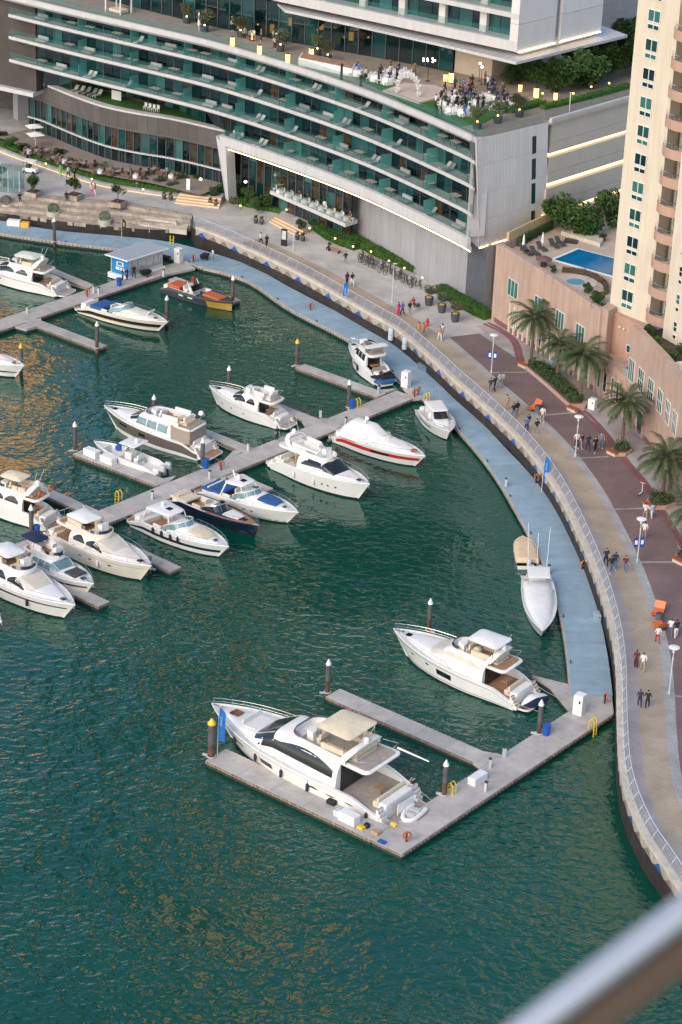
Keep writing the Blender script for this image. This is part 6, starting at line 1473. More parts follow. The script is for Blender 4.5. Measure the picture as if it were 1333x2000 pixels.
mb = MB(); mb.prism(px([(352, 376), (433, 386), (450, 366), (385, 354)], 3.3), PZ, 3.29); structure('entrance_landing', mb, M_prom)
mb = MB(); mb.prism(px([(541, 422), (597, 449), (640, 432), (560, 404)], 2.95), PZ, 2.94); structure('entrance_landing', mb, M_prom)
hedge('clipped hedge between the two lit stairs', px([(432, 385), (480, 404), (548, 418)]), 1.6, .55, M_grass, 80)
hedge('long front hedge before the grey wall', px([(600, 442), (640, 470), (690, 490)]), 1.5, .8)
hedge('upper hedge along the foot of the grey wall', px([(640, 452), (740, 505), (845, 548)]), 1.3, .9)
hedge('end of the hedge behind the big round planters', px([(850, 572), (905, 606), (945, 626)]), 1.5, 1.0)
for i, (u, v, r, c, lab) in enumerate(((45, 292, 1.2, 'small', 'bush behind the hedge at the far left'), (118, 302, 1.1, 'small', 'bush behind the hedge below the left restaurant glass'), (202, 330, 1.25, 'flower', 'loose bush among the restaurant tables'), (352, 352, 1.1, 'small', 'bush left of the restaurant stairs'), (388, 352, .9, 'olive', 'pale bush by the restaurant door'),
                                       (440, 372, 1.3, 'small', 'bush right of the restaurant stairs'), (420, 378, .9, 'small', 'small bush beside the stair planters'), (490, 385, 1.4, 'small', 'broad bush below the jutting terrace'), (520, 395, 1.3, 'small', 'bush at the corner of the jutting terrace'), (465, 372, 1.0, 'dark', 'dark bush at the foot of the slanting leg'), (590, 440, .8, 'small', 'bush beside the second stairs'))):
    plant('bush', lab, 'bush', G(u, v + 6, 3.1), c, r, .5)
# trees in square stone planters on the left, topiary in round planters
def sqplanter(u, v, lab, r, crown, th):
    p = G(u, v, PZ); t = thing('stone_planter', 'square cream stone planter ' + lab, 'planter', p, R(-25)); mb = MB(); mb.obox((0, 0, .3), (1.7, 1.7, .6)); mb.build('planter_box', M_stone, t); mb = MB(); mb.obox((0, 0, .61), (1.4, 1.4, .04)); mb.build('soil', M_soil, t)
    plant('planter_tree', 'small round tree ' + lab, 'tree', p + Vector((0, 0, .6)), crown, r, th, trunk=TR1)
sqplanter(66, 382, 'by the white cart', 1.05, 'dense', 1.25); sqplanter(146, 388, 'in the middle of the left steps', 1.1, 'sparse', 1.35); sqplanter(231, 402, 'at the right of the left steps', 1.05, 'sparse', 1.45); sqplanter(0, 360, 'at the left edge', .9, 'dense', 1.2)
def rdplanter(u, v, lab):
    p = G(u, v, 1.15); t = thing('stone_planter', 'round cream stone planter ' + lab, 'planter', p); mb = MB(); mb.lathe([(.75, 0), (.85, .8), (.72, .82), (.7, .7), (.02, .7)], 18); mb.build('planter_bowl', M_kerb, t, smooth=40)
    plant('topiary', 'clipped ball of topiary ' + lab, 'shrub', p + Vector((0, 0, 1.15)), 'round', .72, 0)
rdplanter(13, 409, 'at the left end of the stone steps'); rdplanter(105, 424, 'in the middle of the stone steps'); rdplanter(205, 440, 'at the right of the stone steps')
# big grey pots with round shrubs, small dark pots in pairs
def pot(u, v, r, h, lab, crown, cr, z=PZ):
    p = G(u, v, z); t = thing('plant_pot', lab, 'planter', p); mb = MB(); mb.lathe([(r * .72, 0), (r, h * .75), (r * .96, h), (r * .84, h), (r * .82, h * .9), (.02, h * .9)], 16); mb.build('pot', mat('slate_pot', (.055, .07, .08), .6), t, smooth=40)
    c = link('crown', CR[crown], t); c.location = (0, 0, h + cr * .7); c.scale = (cr,) * 3
    mb = MB(); mb.ball((0, 0, h * .96), r * .7, 8, 1, 1, .25); mb.build('soil', mat('yellow_flowers', (.5, .32, .05), .8), t); return t
for u, v, n in ((838, 596, 'leftmost'), (863, 610, 'middle'), (889, 628, 'rightmost')): pot(u, v, .52, 1.0, 'large round slate pot with olive shrub by the hedge, %s of three' % n, 'olive', .95)
for u, v, n in ((321, 389, 'left pot at the left foot of the first stairs'), (334, 391, 'right pot at the left foot of the first stairs'), (411, 401, 'left pot at the right foot of the first stairs'), (422, 404, 'right pot at the right foot of the first stairs'), (500, 436, 'left pot at the left foot of the second stairs'), (511, 438, 'right pot at the left foot of the second stairs'), (581, 468, 'left pot at the right foot of the second stairs'), (592, 471, 'right pot at the right foot of the second stairs')):
    pot(u, v, .30, .6, 'small dark ' + n, 'small', .28)
# ------------------------------------------------------------------ palms
def frond_mesh(seed, L_=2.5, up=.55, droop=1.25):
    r = random.Random(seed); mb = MB(); pts = []; N = 12
    for i in range(N + 1):
        t = i / N; a = up - droop * t ** 1.3; pts.append((pts[-1] + Vector((math.cos(a), 0, math.sin(a))) * (L_ / N)) if pts else Vector((0, 0, 0)))
    mb.tube(pts, .035, 4, r2=.008); vs = []; fs = []
    for i in range(58):
        t = .10 + .9 * i / 58; k = min(N - 1, int(t * N)); p = pts[k].lerp(pts[k + 1], t * N - k); d = (pts[k + 1] - pts[k]).normalized()
        ll = .62 * (math.sin(math.pi * (.12 + .80 * t)) ** .6) * r.uniform(.8, 1.1)
        for sd in (1, -1):
            v = Vector((d.x * .75, sd * .8, d.z * .75 + r.uniform(-.28, .12))).normalized(); tip = p + v * ll + Vector((0, 0, -.10 * ll)); wv = d * .028
            o = len(vs); vs += [p - wv, p + wv, tip]; fs.append((o, o + 1, o + 2))
    mb.add(vs, fs); return mb.mesh('frond', M_frond, recalc=False)
FR = [frond_mesh(1, 2.5, 1.0, 1.3), frond_mesh(2, 2.6, .6, 1.35), frond_mesh(3, 2.5, .2, 1.25), frond_mesh(4, 2.3, -.35, .9)]
def palm_trunk(h):
    mb = MB(); n = int(h / .11); mb.loft([[((.17 - .04 * i / n + (.022 if i % 2 else 0)) * math.cos(a * .6283 + i * .3), (.17 - .04 * i / n + (.022 if i % 2 else 0)) * math.sin(a * .6283 + i * .3), h * i / n) for a in range(10)] for i in range(n + 1)]); return mb.mesh('trunk', M_bark)
def palm(u, v, h, sc, lab):
    p = G(u, v, PZ); r = random.Random(int(u)); t = thing('palm_tree', lab, 'palm tree', p, r.uniform(0, 6)); link('trunk', palm_trunk(h), t)
    for i in range(38):
        f = i / 38; k = 0 if f < .22 else 1 if f < .5 else 2 if f < .82 else 3
        o = link('frond', FR[k], t); o.location = (0, 0, h - .1 - .25 * f); o.rotation_euler = (r.uniform(-.3, .3), r.uniform(-.15, .15), i * 2.4 + r.uniform(-.2, .2)); o.scale = (sc * r.uniform(.85, 1.1),) * 3
    mb = MB(); mb.lathe([(.14, h - .9), (.26, h - .45), (.2, h - .05), (.03, h + .15)], 9); mb.build('boot_crown', M_bark, t, smooth=50)
palm(1038, 703, 5.0, 1.2, 'tall date palm, leftmost of the row by the pink wall'); palm(1088, 745, 4.4, 1.05, 'date palm between the two tall ones, in the hedge bed'); palm(1133, 785, 5.4, 1.25, 'tall date palm at the right end of the hedge bed')
palm(1215, 872, 5.0, 1.2, 'date palm in its own small bed before the curved pink wall'); palm(1294, 972, 4.4, 1.25, 'date palm with feathery crown near the right edge'); palm(1352, 1072, 4.2, 1.2, 'date palm cut off by the right picture edge')
# planted beds with rust red corner seats
def bed(label, pts, m=M_shrub):
    q = px(pts); t = thing('planting_bed', label, 'planter', (*q[0], PZ)); mb = MB(); mb.prism(q, PZ, PZ + .38); mb.build('bed_wall', mat('pink_kerb', (.46, .31, .25), .8), t, world=True)
    c = sum(q, Vector((0, 0))) / len(q); q2 = [c + (p - c) * .86 for p in q]; mb = MB(); mb.prism(q2, PZ + .381, PZ + .6); mb.build('soil', M_soil, t, world=True)
    r = random.Random(len(pts) + int(pts[0][0])); vs = []; fs = []
    xs = [p.x for p in q2]; ys = [p.y for p in q2]
    def inside(x, y):
        k = False
        for a, b in zip(q2, q2[1:] + q2[:1]):
            if (a.y > y) != (b.y > y) and x < (b.x - a.x) * (y - a.y) / (b.y - a.y) + a.x: k = not k
        return k
    A_ = (max(xs) - min(xs)) * (max(ys) - min(ys))
    for i in range(int(A_ * 120)):
        x, y = r.uniform(min(xs), max(xs)), r.uniform(min(ys), max(ys))
        if not inside(x, y): continue
        p = Vector((x, y, PZ + .6 + r.random() ** 1.5 * .45)); d = Vector((r.gauss(0, 1), r.gauss(0, 1), r.gauss(0, .8))).normalized(); e = d.orthogonal().normalized(); s = .11 * r.uniform(.6, 1.3); o = len(vs); vs += [p - d * s, p + e * s * .5, p + d * s, p - e * s * .5]; fs.append((o, o + 1, o + 2, o + 3))
    me = bpy.data.meshes.new('foliage'); me.from_pydata([tuple(v) for v in vs], [], fs); me.materials.append(m); link('foliage', me, t, True); return t
bed('long planted bed with low green shrubs under the palms', [(1020, 716), (1030, 706), (1056, 712), (1100, 745), (1148, 792), (1142, 802), (1118, 802), (1070, 758)])
bed('small round planted bed round the single palm', [(1194, 883), (1204, 872), (1228, 875), (1234, 885), (1222, 892), (1202, 892)])
bed('planted bed under the feathery palm near the right edge', [(1262, 984), (1272, 970), (1310, 975), (1322, 988), (1300, 996), (1272, 996)])
bed('planted bed at the right picture edge', [(1318, 1092), (1333, 1080), (1362, 1090), (1370, 1108), (1340, 1112)])
M_rust2 = mat('rust_red_seat', (.38, .10, .045), .6, var=.2)
for u, v, l in ((1022, 717, 'at the left end of the long planted bed'), (1118, 803, 'at the right end of the long planted bed'), (1196, 888, 'by the small round bed'), (1268, 992, 'by the bed under the feathery palm'), (1326, 1100, 'at the right picture edge')):
    p = G(u, v, PZ); t = thing('corner_seat', 'low rust red corner seat ' + l, 'bench', p, R(-50)); mb = MB(); mb.box(-.7, .7, -.3, .3, .32, .42); mb.build('seat', M_rust2, t); mb = MB(); mb.box(-.6, .6, -.22, .22, 0, .315); mb.build('base', M_kerb, t)
# trees between pool and road, shrubs of the pool deck and the garden terrace
for u, v, r, c, lab in ((1110, 456, 3.0, 'dense', 'big dense tree at the back of the pool deck'), (1158, 460, 2.0, 'dark', 'lower tree beside the big tree of the pool deck'), (1192, 436, 2.6, 'dense', 'dark tree behind the beige tower edge')):
    plant('garden_tree', lab, 'tree', G(u, v, 10.4), c, r, r * .72, trunk=TR2)
for u, v, r, c, lab in ((1170, 612, 1.0, 'sparse', 'leafy shrub hanging over the pink wall beside the tower'), (1165, 590, .8, 'dark', 'dark shrub above the pink wall'), (1082, 532, .5, 'small', 'small shrub by the pool deck wall'), (1150, 572, .7, 'small', 'low green shrub by the small pool'), (1130, 462, .8, 'small', 'shrub in the pool planter'), (1175, 470, .6, 'small', 'shrub at the planter corner')):
    plant('shrub', lab, 'shrub', G(u, v, 10.4), c, r, r * .7)
for u, v, r, c, z in ((1272, 655, .8, 'small', 11.4), (1283, 672, .7, 'flower', 11.4), (1296, 690, .7, 'flower', 11.4), (1312, 706, .7, 'small', 11.4), (1330, 690, .8, 'small', 11.4)):
    plant('shrub', 'green shrub on the garden terrace behind the curved pink wall, %s' % {1272: 'topmost', 1283: 'second from top', 1296: 'in the middle', 1312: 'lower one', 1330: 'beside the round planter'}[u], 'shrub', G(u, v, z), c, r, r * .6)
hedge('curved reddish hedge round the small pool', px([(1098, 532), (1130, 535), (1160, 545), (1178, 558), (1180, 575)], 10.4), .4, .55, leaf('purple_hedge', (.05, .03, .03), (.13, .10, .06)), 90, .07, z=10.4)
hedge('row of thuja by the yellow pool screen wall', px([(1018, 482), (1050, 462), (1082, 447)], 10.4), .5, 1.0, M_tree, 60, .09, z=10.4)
mb = MB(); q = px([(1096, 458), (1172, 482), (1180, 470), (1160, 462), (1195, 440), (1190, 428), (1120, 440)], 10.4); mb.prism(q, 10.36, 10.8); tag(mb.build('pool_planter', M_kerb), 'angular pale planter wall at the back of the pool deck', 'planter')

# ================================================================== street furniture
def lamp(u, v, label, banner=False, h=4.2, disc=True):
    p = G(u, v, PZ); t = thing('street_lamp', label, 'street lamp', p, rnd.uniform(-.3, .3)); mb = MB(); mb.lathe([(.10, 0), (.10, .25), (.06, .3), (.05, h * .72), (.07, h * .72), (.07, h * .8), (.035, h * .8), (.03, h)], 9); mb.build('pole', M_lgrey, t, smooth=30)
    if disc:
        mb = MB(); mb.lathe([(.05, h - .02), (.44, h + .02), (.46, h + .07), (.15, h + .16), (.02, h + .17)], 16); mb.build('disc_shade', M_whitep, t, smooth=30)
        mb = MB(); mb.lathe([(.09, h - .42), (.12, h - .35), (.12, h - .08), (.04, h - .02)], 10); mb.build('lantern', M_frame, t, smooth=40)
    else:
        mb = MB(); mb.obox((.12, 0, h), (.5, .16, .08)); mb.build('lamp_head', M_lgrey, t)
    if banner:
        for s_ in (1, -1):
            mb = MB(); mb.box(s_ * .08, s_ * .48, -.012, .012, h * .36, h * .58); b_ = mb.build('blue_banner', mat('banner_blue', (.02, .05, .30), .6), t); mb = MB(); mb.box(s_ * .16, s_ * .40, -.016, .016, h * .42, h * .52); mb.build('white_emblem', M_whitep, b_)
lamp(960, 728, 'disc topped lamp with blue banners near the maroon paving start', True); lamp(1124, 892, 'plain disc topped lamp beside the walking group'); lamp(1245, 1098, 'disc topped lamp with blue banners by the maroon paving', True); lamp(1307, 1356, 'plain disc topped lamp at the lower right')
lamp(573, 490, 'slim grey lamp post near the black info totem', disc=False, h=4.0); lamp(766, 590, 'slim grey lamp post before the bicycles', disc=False, h=4.6)
# balustrade along the kerb: leaning posts, top tube, curved infill
bal = thing('promenade_balustrade', 'long steel balustrade with curved bars following the quay edge', 'railing', (*KC.at(KC.L * .5, -.3), PZ))
M_balu = mat('galvanised_rail', (.46, .49, .52), .4, .5, var=.1)
bayL = 1.75; nb = int((KC.L - .6) / bayL)
lnb = KC.L / nb; rl = []
for i in range(nb):
    l0 = .3 + i * lnb
    mb = MB()
    def q3(l, a, z): p = KC.at(l, a); return (p.x, p.y, z)
    N = 3
    for z_, a_ in ((PZ + .18, -.30), (PZ + .96, -.52)): mb.tube([q3(l0 + lnb * k / N, a_, z_) for k in range(N + 1)], .022, 4)
    for k in range(9):
        l = l0 + lnb * (k + .5) / 9; mb.tube([q3(l - .10, -.30, PZ + .18), q3(l + .06, -.36, PZ + .55), q3(l + .10, -.52, PZ + .96)], .012, 3)
    mb.build('railing_panel', M_balu, bal, world=True)
    mb = MB(); mb.tube([q3(l0, -.26, PZ + .2), q3(l0, -.34, PZ + .62), q3(l0, -.62, PZ + 1.08)], .038, 5); mb.build('railing_post', M_balu, bal, world=True)
mb = MB(); mb.tube([(*KC.at(.3 + (KC.L - .6) * i / 160, -.62), PZ + 1.10) for i in range(161)], .05, 6); mb.build('handrail', mat('pale_handrail', (.60, .61, .62), .35, .4), bal, world=True)
mb = MB()
# glass balustrade above the ramp at the left end of the promenade
rb = Curve(px([(300, 405), (330, 410), (378, 445), (384, 452)]), 6)
rp = thing('ramp_railing', 'thin railing above the stone steps where the promenade begins', 'railing', (*rb.at(0), PZ))
for i in range(8):
    a, c = rb.at(rb.L * i / 8), rb.at(rb.L * (i + 1) / 8); mb = MB()
    for z in (.2, .5, .8, 1.0): mb.tube([(*a, PZ + z), (*c, PZ + z)], .018, 4)
    mb.tube([(*a, PZ), (*a, PZ + 1.0)], .025, 4); mb.build('railing_panel', M_balu, rp, world=True)
# cream planter walls at the foot of the ramp
for pts, z0, z1, lab in (([(272, 438), (365, 450), (368, 440), (278, 428)], .9, 1.5, 'long cream stone block at the foot of the ramp'), ([(284, 426), (345, 434), (340, 424), (288, 418)], 1.4, 1.95, 'short cream stone block below the ramp')):
    mb = MB(); mb.prism(px(pts, z1), z0, z1); tag(mb.build('stone_block', M_kerb), lab, 'stone block')
# totem, bench, utility boxes
p = G(555, 480, PZ); t = thing('info_totem', 'black information totem with a pale screen on the promenade', 'sign', p, R(-25)); mb = MB(); mb.obox((0, 0, 1.05), (.75, .18, 2.1)); mb.build('case', M_black, t); mb = MB(); mb.obox((0, -.095, 1.35), (.58, .012, 1.1)); mb.build('screen', mat('pale_poster', (.55, .58, .60), .3, var=.4, scale=4), t)
p = G(653, 492, PZ); t = thing('wooden_bench', 'warm brown wooden bench beside the hedge', 'bench', p, R(-38)); mb = MB()
for k in range(4): mb2 = MB(); mb2.box(-1.0, 1.0, -.24 + .125 * k, -.14 + .125 * k, .40, .45); mb2.build('slat', mat('warm_wood', (.42, .20, .08), .6), t)
mb.box(-.8, -.7, -.2, .2, 0, .398); mb.box(.7, .8, -.2, .2, 0, .398); mb.build('bench_leg', M_dgrey, t)
def orange_bench(u, v, rz, label):
    p = G(u, v, PZ); t = thing('orange_lounger', label, 'bench', p, rz); mb = MB(); prof = [(-.8, .35), (-.1, .18), (.45, .40), (.8, .95)]
    mb.slab([[(x, y, z) for y in (-.45, .45)] for x, z in prof], .06); mb.build('seat_shell', mat('orange_lacquer', (.62, .13, .03), .4), t); mb = MB(); mb.box(-.5, -.42, -.35, .35, 0, .24); mb.box(.35, .43, -.35, .35, 0, .32); mb.build('stand', M_dgrey, t)
orange_bench(1042, 800, R(40), 'orange lounge bench beside the tan paving, upper one'); orange_bench(1285, 1200, R(70), 'orange lounge bench at the right, upper of a pair'); orange_bench(1290, 1228, R(-70), 'orange lounge bench at the right, lower of a pair')
for u, v, l in ((1050, 806, 'upper'), (1287, 1214, 'lower')):
    p = G(u, v, PZ); t = thing('round_bin', 'blue grey round bin between orange benches, %s one' % l, 'bin', p); mb = MB(); mb.lathe([(.26, 0), (.32, .7), (.34, .72)], 12); mb.build('bin_body', mat('teal_grey', (.10, .18, .21), .5), t, smooth=40); mb = MB(); mb.lathe([(.34, .722), (.30, .8), (.02, .82)], 12); mb.build('lid', M_dgrey, t)
def cabinet(u, v, z, w, d, h, rz, label, m, name='utility_cabinet', cat='cabinet'):
    p = G(u, v, z); t = thing(name, label, cat, p, rz); mb = MB(); mb.prism([(-w / 2, -d / 2), (w / 2, -d / 2), (w / 2, d / 2), (-w / 2, d / 2)], 0, h, .03, .05); mb.build('body', m, t); mb = MB(); mb.box(-w * .4, w * .4, -d / 2 - .015, -d / 2 - .002, h * .12, h * .85); f = mb.build('door', m, t); mb = MB(); mb.box(w * .1, w * .3, -d / 2 - .025, -d / 2 - .016, h * .62, h * .76); mb.build('label_plate', M_dgrey, f); return t
cabinet(1157, 798, PZ, .75, .7, 1.1, R(-30), 'white utility cabinet by the long planted bed', M_whitep); cabinet(1080, 725, PZ, .7, .6, 1.3, R(-30), 'blue utility cabinet among the palms', mat('soft_blue', (.16, .30, .46), .5))
for u, v, l in ((793, 755, 'at the root of the middle pier'), (1131, 1393, 'at the root of the front pier'), (349, 512, 'beside the blue kiosk')): cabinet(u, v, DK, .8, .8, 1.75, R(-30), 'tall white service cabinet ' + l, M_whitep)
cabinet(828, 722, DK + .02, 1.5, .6, .6, R(-52), 'long grey storage box on the blue walkway', mat('slate_blue_box', (.13, .18, .25), .6), 'storage_box', 'box'); cabinet(1166, 1212, DK + .02, .5, .9, .75, R(8), 'pale blue storage box by the walkway edge', mat('pale_blue_box', (.30, .40, .48), .6), 'storage_box', 'box')
for u, v, l in ((768, 662, 'upper'), (795, 680, 'lower')):
    p = G(u, v, 1.2); t = thing('mooring_drum', 'white vertical drum fixed to the quay wall, %s one' % l, 'drum', p + Vector((-.25, -.25, 0))); mb = MB(); mb.lathe([(.30, 0), (.30, 1.3), (.26, 1.38), (.02, 1.4)], 14); mb.build('drum_body', mat('pale_grey_blue', (.50, .56, .60), .5), t, smooth=40); mb = MB(); mb.lathe([(.31, .62), (.31, .68)], 14); mb.build('hoop', M_grey, t)
# bins, boxes, ladders, pedestals, life rings on the docks
def bin_(u, v, label):
    p = G(u, v, DK); t = thing('blue_bin', label, 'bin', p); mb = MB(); mb.lathe([(.27, 0), (.33, .85)], 14); mb.build('bin_body', M_blue, t, smooth=40); mb = MB(); mb.lathe([(.36, .852), (.36, .92), (.2, .98), (.02, .99)], 14); mb.build('lid', M_blue, t, smooth=30)
for u, v, l in ((1067, 1435, 'on the front pier beside a pile'), (688, 797, 'on the upper part of the middle pier'), (402, 914, 'beside the stern of the grey hulled yacht'), (72, 1044, 'behind the yacht with life rings'), (233, 558, 'on the upper left pier by the kiosk')): bin_(u, v, 'bright blue bin ' + l)
def ladder(u, v, rz, label):
    p = G(u, v, DK); t = thing('yellow_ladder', label, 'ladder', p, rz)
    for s_ in (-.2, .2): mb = MB(); mb.tube([(s_, .25, 0), (s_, .25, .75), (s_, .0, 1.0), (s_, -.22, .75), (s_, -.25, -.6)], .045, 6); mb.build('side_rail', M_yellow, t)
    for k in range(4): mb = MB(); mb.tube([(-.2, -.24, -.35 + .3 * k), (.2, -.24, -.35 + .3 * k)], .035, 5); mb.build('rung', M_yellow, t)
aA = ang(dA)
ladder(882, 1549, aA + math.pi, 'yellow ladder beside the white capped pile of the front pier'); ladder(1158, 1424, aA, 'yellow ladder near the root of the front pier'); ladder(698, 795, ang(dB) + math.pi, 'yellow ladder next to the blue bin of the middle pier'); ladder(232, 976, ang(dB) + math.pi, 'yellow ladder on the lower part of the middle pier'); ladder(336, 476, 0, 'yellow ladder at the quay side behind the kiosk'); ladder(834, 784, R(40), 'yellow ladder by the small hardtop boat')
def box_(u, v, w, d, h, rz, label, m=None):
    p = G(u, v, DK); t = thing('dock_box', label, 'box', p, rz); mb = MB(); mb.prism([(-w / 2, -d / 2), (w / 2, -d / 2), (w / 2, d / 2), (-w / 2, d / 2)], 0, h * .75); mb.build('box_body', m or M_whitep, t); mb = MB(); mb.prism([(-w / 2 - .02, -d / 2 - .02), (w / 2 + .02, -d / 2 - .02), (w / 2 + .02, d / 2 + .02), (-w / 2 - .02, d / 2 + .02)], h * .752, h, .05, .08); mb.build('lid', m or M_whitep, t)
aF = ang(dF)
box_(682, 1604, 1.5, .75, .75, aF, 'long white dock box beside the nearest yacht'); box_(660, 1592, .5, .5, .45, aF, 'small pale blue carton next to the long white dock box', mat('pale_blue_carton', (.55, .62, .70), .6)); box_(933, 1526, 1.6, .7, .6, aA, 'white dock box on the front pier'); box_(180, 890, 1.6, .75, .7, aF, 'outer white dock box on the left finger'); box_(212, 903, 1.6, .75, .7, aF, 'inner white dock box on the left finger')
box_(706, 1618, .5, .4, .2, aF, 'yellow crate near the pier corner', M_yellow); box_(735, 1628, .6, .5, .25, aF, 'cardboard box near the pier corner', mat('cardboard', (.45, .28, .17), .8)); box_(717, 1616, .35, .3, .35, aF, 'black case near the pier corner', M_black); box_(747, 1645, .6, .4, .1, aF, 'flat bright blue crate at the pier corner', M_blue); box_(770, 1612, .45, .3, .2, aF, 'yellow hose reel by the stern of the nearest yacht', M_yellow); box_(648, 1570, .7, .4, .35, aF, 'black basket on the dock under the fender', M_black)
box_(28, 440, 1.6, .8, .7, R(-8), 'white plastic barrier on the left end of the blue walkway'); box_(50, 443, 1.0, .8, .6, R(-8), 'orange yellow plastic barrier on the blue walkway', mat('amber_plastic', (.8, .42, .03), .5))
def ring(u, v, label, z=DK):
    p = G(u, v, z); t = thing('life_ring_stand', label, 'life ring', p, rnd.uniform(0, 3)); mb = MB(); mb.obox((0, 0, .4), (.12, .12, .8)); mb.build('stand', M_dgrey, t); mb = MB(); mb.tube([(.28 * math.cos(a * .524), -.1, .62 + .28 * math.sin(a * .524)) for a in range(12)], .075, 6, True); mb.build('ring', M_orange, t, smooth=60)
for u, v, l in ((794, 1644, 'at the corner of the front pier'), (1181, 1374, 'at the end of the blue walkway'), (1047, 944, 'on the blue walkway under the flag'), (1137, 1112, 'on the lower blue walkway'), (810, 775, 'left one by the walkway junction'), (816, 771, 'right one by the walkway junction'), (432, 918, 'on the middle pier'), (378, 512, 'by the small basin'), (171, 580, 'on the upper left pier'), (774, 668, 'by the white drums'), (607, 606, 'on the upper blue walkway')):
    ring(u, v, 'orange life ring on a short stand ' + l)
def pedestal(u, v, label):
    p = G(u, v, DK); t = thing('power_pedestal', label, 'pedestal', p, rnd.uniform(0, 6)); mb = MB(); mb.obox((0, 0, .4), (.24, .2, .8)); mb.build('post', M_lgrey, t); mb = MB(); mb.obox((0, 0, .84), (.28, .24, .08)); mb.build('cap', M_dgrey, t)
for u, v, l in ((985, 1478, 'white, at the middle finger gusset'), (957, 1500, 'dark, at the middle finger gusset'), (949, 1546, 'on the front pier near its outer edge'), (626, 815, 'behind the upper white yacht'), (485, 880, 'near the grey hulled yacht'), (410, 935, 'near the blue covered cruiser'), (298, 975, 'near the navy striped cruiser'), (166, 1000, 'near the yacht with life rings'), (676, 830, 'near the red striped cruiser'), (740, 768, 'at the short empty finger'), (184, 572, 'upper on the upper left pier'), (193, 575, 'lower on the upper left pier'), (53, 612, 'at the left on the upper left pier'), (320, 540, 'at the small basin'), (988, 950, 'small, on the blue walkway'), (1072, 1120, 'small, on the lower blue walkway')):
    pedestal(u, v, 'grey power pedestal ' + l)
# flags
def flag(u, v, h, label, m, wd=.55, mark=M_whitep):
    p = G(u, v, DK); t = thing('feather_flag', label, 'flag', p, R(-12)); mb = MB(); mb.tube([(0, 0, 0), (.02, 0, h * .6), (.10, 0, h)], .03, 5, r2=.015); mb.build('pole', M_frame, t); mb = MB(); rows = []
    for i in range(15):
        f = i / 14; z = lerp(h * .30, h * .985, f); x0 = .02 + .09 * (z / h) ** 4; w_ = wd * (1 if f < .85 else 1 - (f - .85) / .15 * .7); rows.append([(x0 + w_ * k / 3, .05 * math.sin(f * 9 + k * 1.1), z - .05 * k / 3) for k in range(4)])
    mb.sheet(rows); mb.build('cloth', m, t, smooth=80); mb = MB(); rows = [[(.16 + .05 * (i / 4), .05 * math.sin(8.5 * f) - .015, lerp(h * .45, h * .8, f)) , (.32 + .05 * (i / 4), .05 * math.sin(8.5 * f) - .02, lerp(h * .45, h * .8, f))] for i, f in enumerate((0, .25, .5, .75, 1))]; mb.sheet(rows); mb.build('lettering_band', mark, t)
FB = mat('flag_blue', (.015, .13, .46), .7, var=.2, scale=3); FB2 = mat('flag_print_blue', (.10, .26, .58), .7)
flag(668, 613, 3.9, 'blue feather flag on the upper blue walkway', FB, mark=FB2); flag(1058, 962, 3.9, 'blue feather flag on the blue walkway at the life ring', FB, mark=FB2); flag(425, 1476, 4.4, 'blue feather flag at the bow of the nearest yacht', FB, mark=FB2); flag(238, 466, 2.6, 'black feather flag on the walkway by the stone steps', M_black, .5, mat('gold_print', (.45, .30, .08), .6))
# kiosk
kz = DK + .18; K = [V2(G(u, v, kz)) for u, v in ((217, 530), (252, 541), (318, 520))]
ka, kb, kc_ = K; kd = ka + (kc_ - kb); t = thing('marina_kiosk', 'blue and white marina kiosk with a flat grey roof on a float', 'kiosk', (kb.x, kb.y, DK))
mb = MB(); c = (ka + kb + kc_ + kd) / 4; mb.prism([c + (p - c) * 1.12 for p in (ka, kb, kc_, kd)], .1, kz - .002); mb.build('base_float', M_whitep, t, world=True)
def kwall(a, b, z0, z1, m, name, off=.0):
    d = (b - a).normalized(); nn = Vector((d.y, -d.x)) * off; q = Vector((-d.y, d.x)) * .12; mb = MB(); mb.prism([a + nn, b + nn, b + nn + q, a + nn + q], z0, z1); return mb.build(name, m, t, world=True)
KH = 2.05
kwall(ka, kb, kz, kz + KH, mat('kiosk_blue', (.02, .21, .52), .5, var=.15, scale=1), 'blue_wall'); kwall(kb, kc_, kz, kz + KH, mat('skyline_print', (.55, .54, .55), .5, var=.1, scale=2), 'printed_wall'); kwall(kd, ka, kz, kz + KH, M_lgrey, 'rear_wall'); kwall(kc_, kd, kz, kz + KH, M_lgrey, 'rear_wall')
r = random.Random(8); dd = (kc_ - kb)
for i in range(26):
    a = kb + dd * (.03 + .94 * i / 26); b2 = kb + dd * (.03 + .94 * (i + .55) / 26); kwall(a, b2, kz + .35, kz + .55 + r.random() ** 2 * 1.2 + .1, mat('print_grey_blue', (.24, .27, .33), .5), 'skyline_tower', .012)
de = kb - ka
for (f0, f1, z0, z1) in ((.28, .48, .5, .85), (.54, .74, .5, .85), (.30, .72, 1.0, 1.08), (.32, .38, 1.0, 1.5), (.64, .70, 1.0, 1.5), (.32, .70, 1.45, 1.53)): kwall(ka + de * f0, ka + de * f1, kz + z0, kz + z1, M_whitep, 'white_emblem', .012)
rf = [c + (p - c) * 1.22 for p in (ka, kb, kc_, kd)]; mb = MB(); mb.prism(rf, kz + KH + .01, kz + KH + .16, .0); mb.build('roof', mat('kiosk_roof', (.36, .41, .46), .6, var=.12, stretch=(1, 8, 1)), t, world=True)
mb = MB(); mb.tube([(*p, kz + KH + .08) for p in rf], .09, 5, True); mb.build('roof_edge', M_whitep, t, world=True)
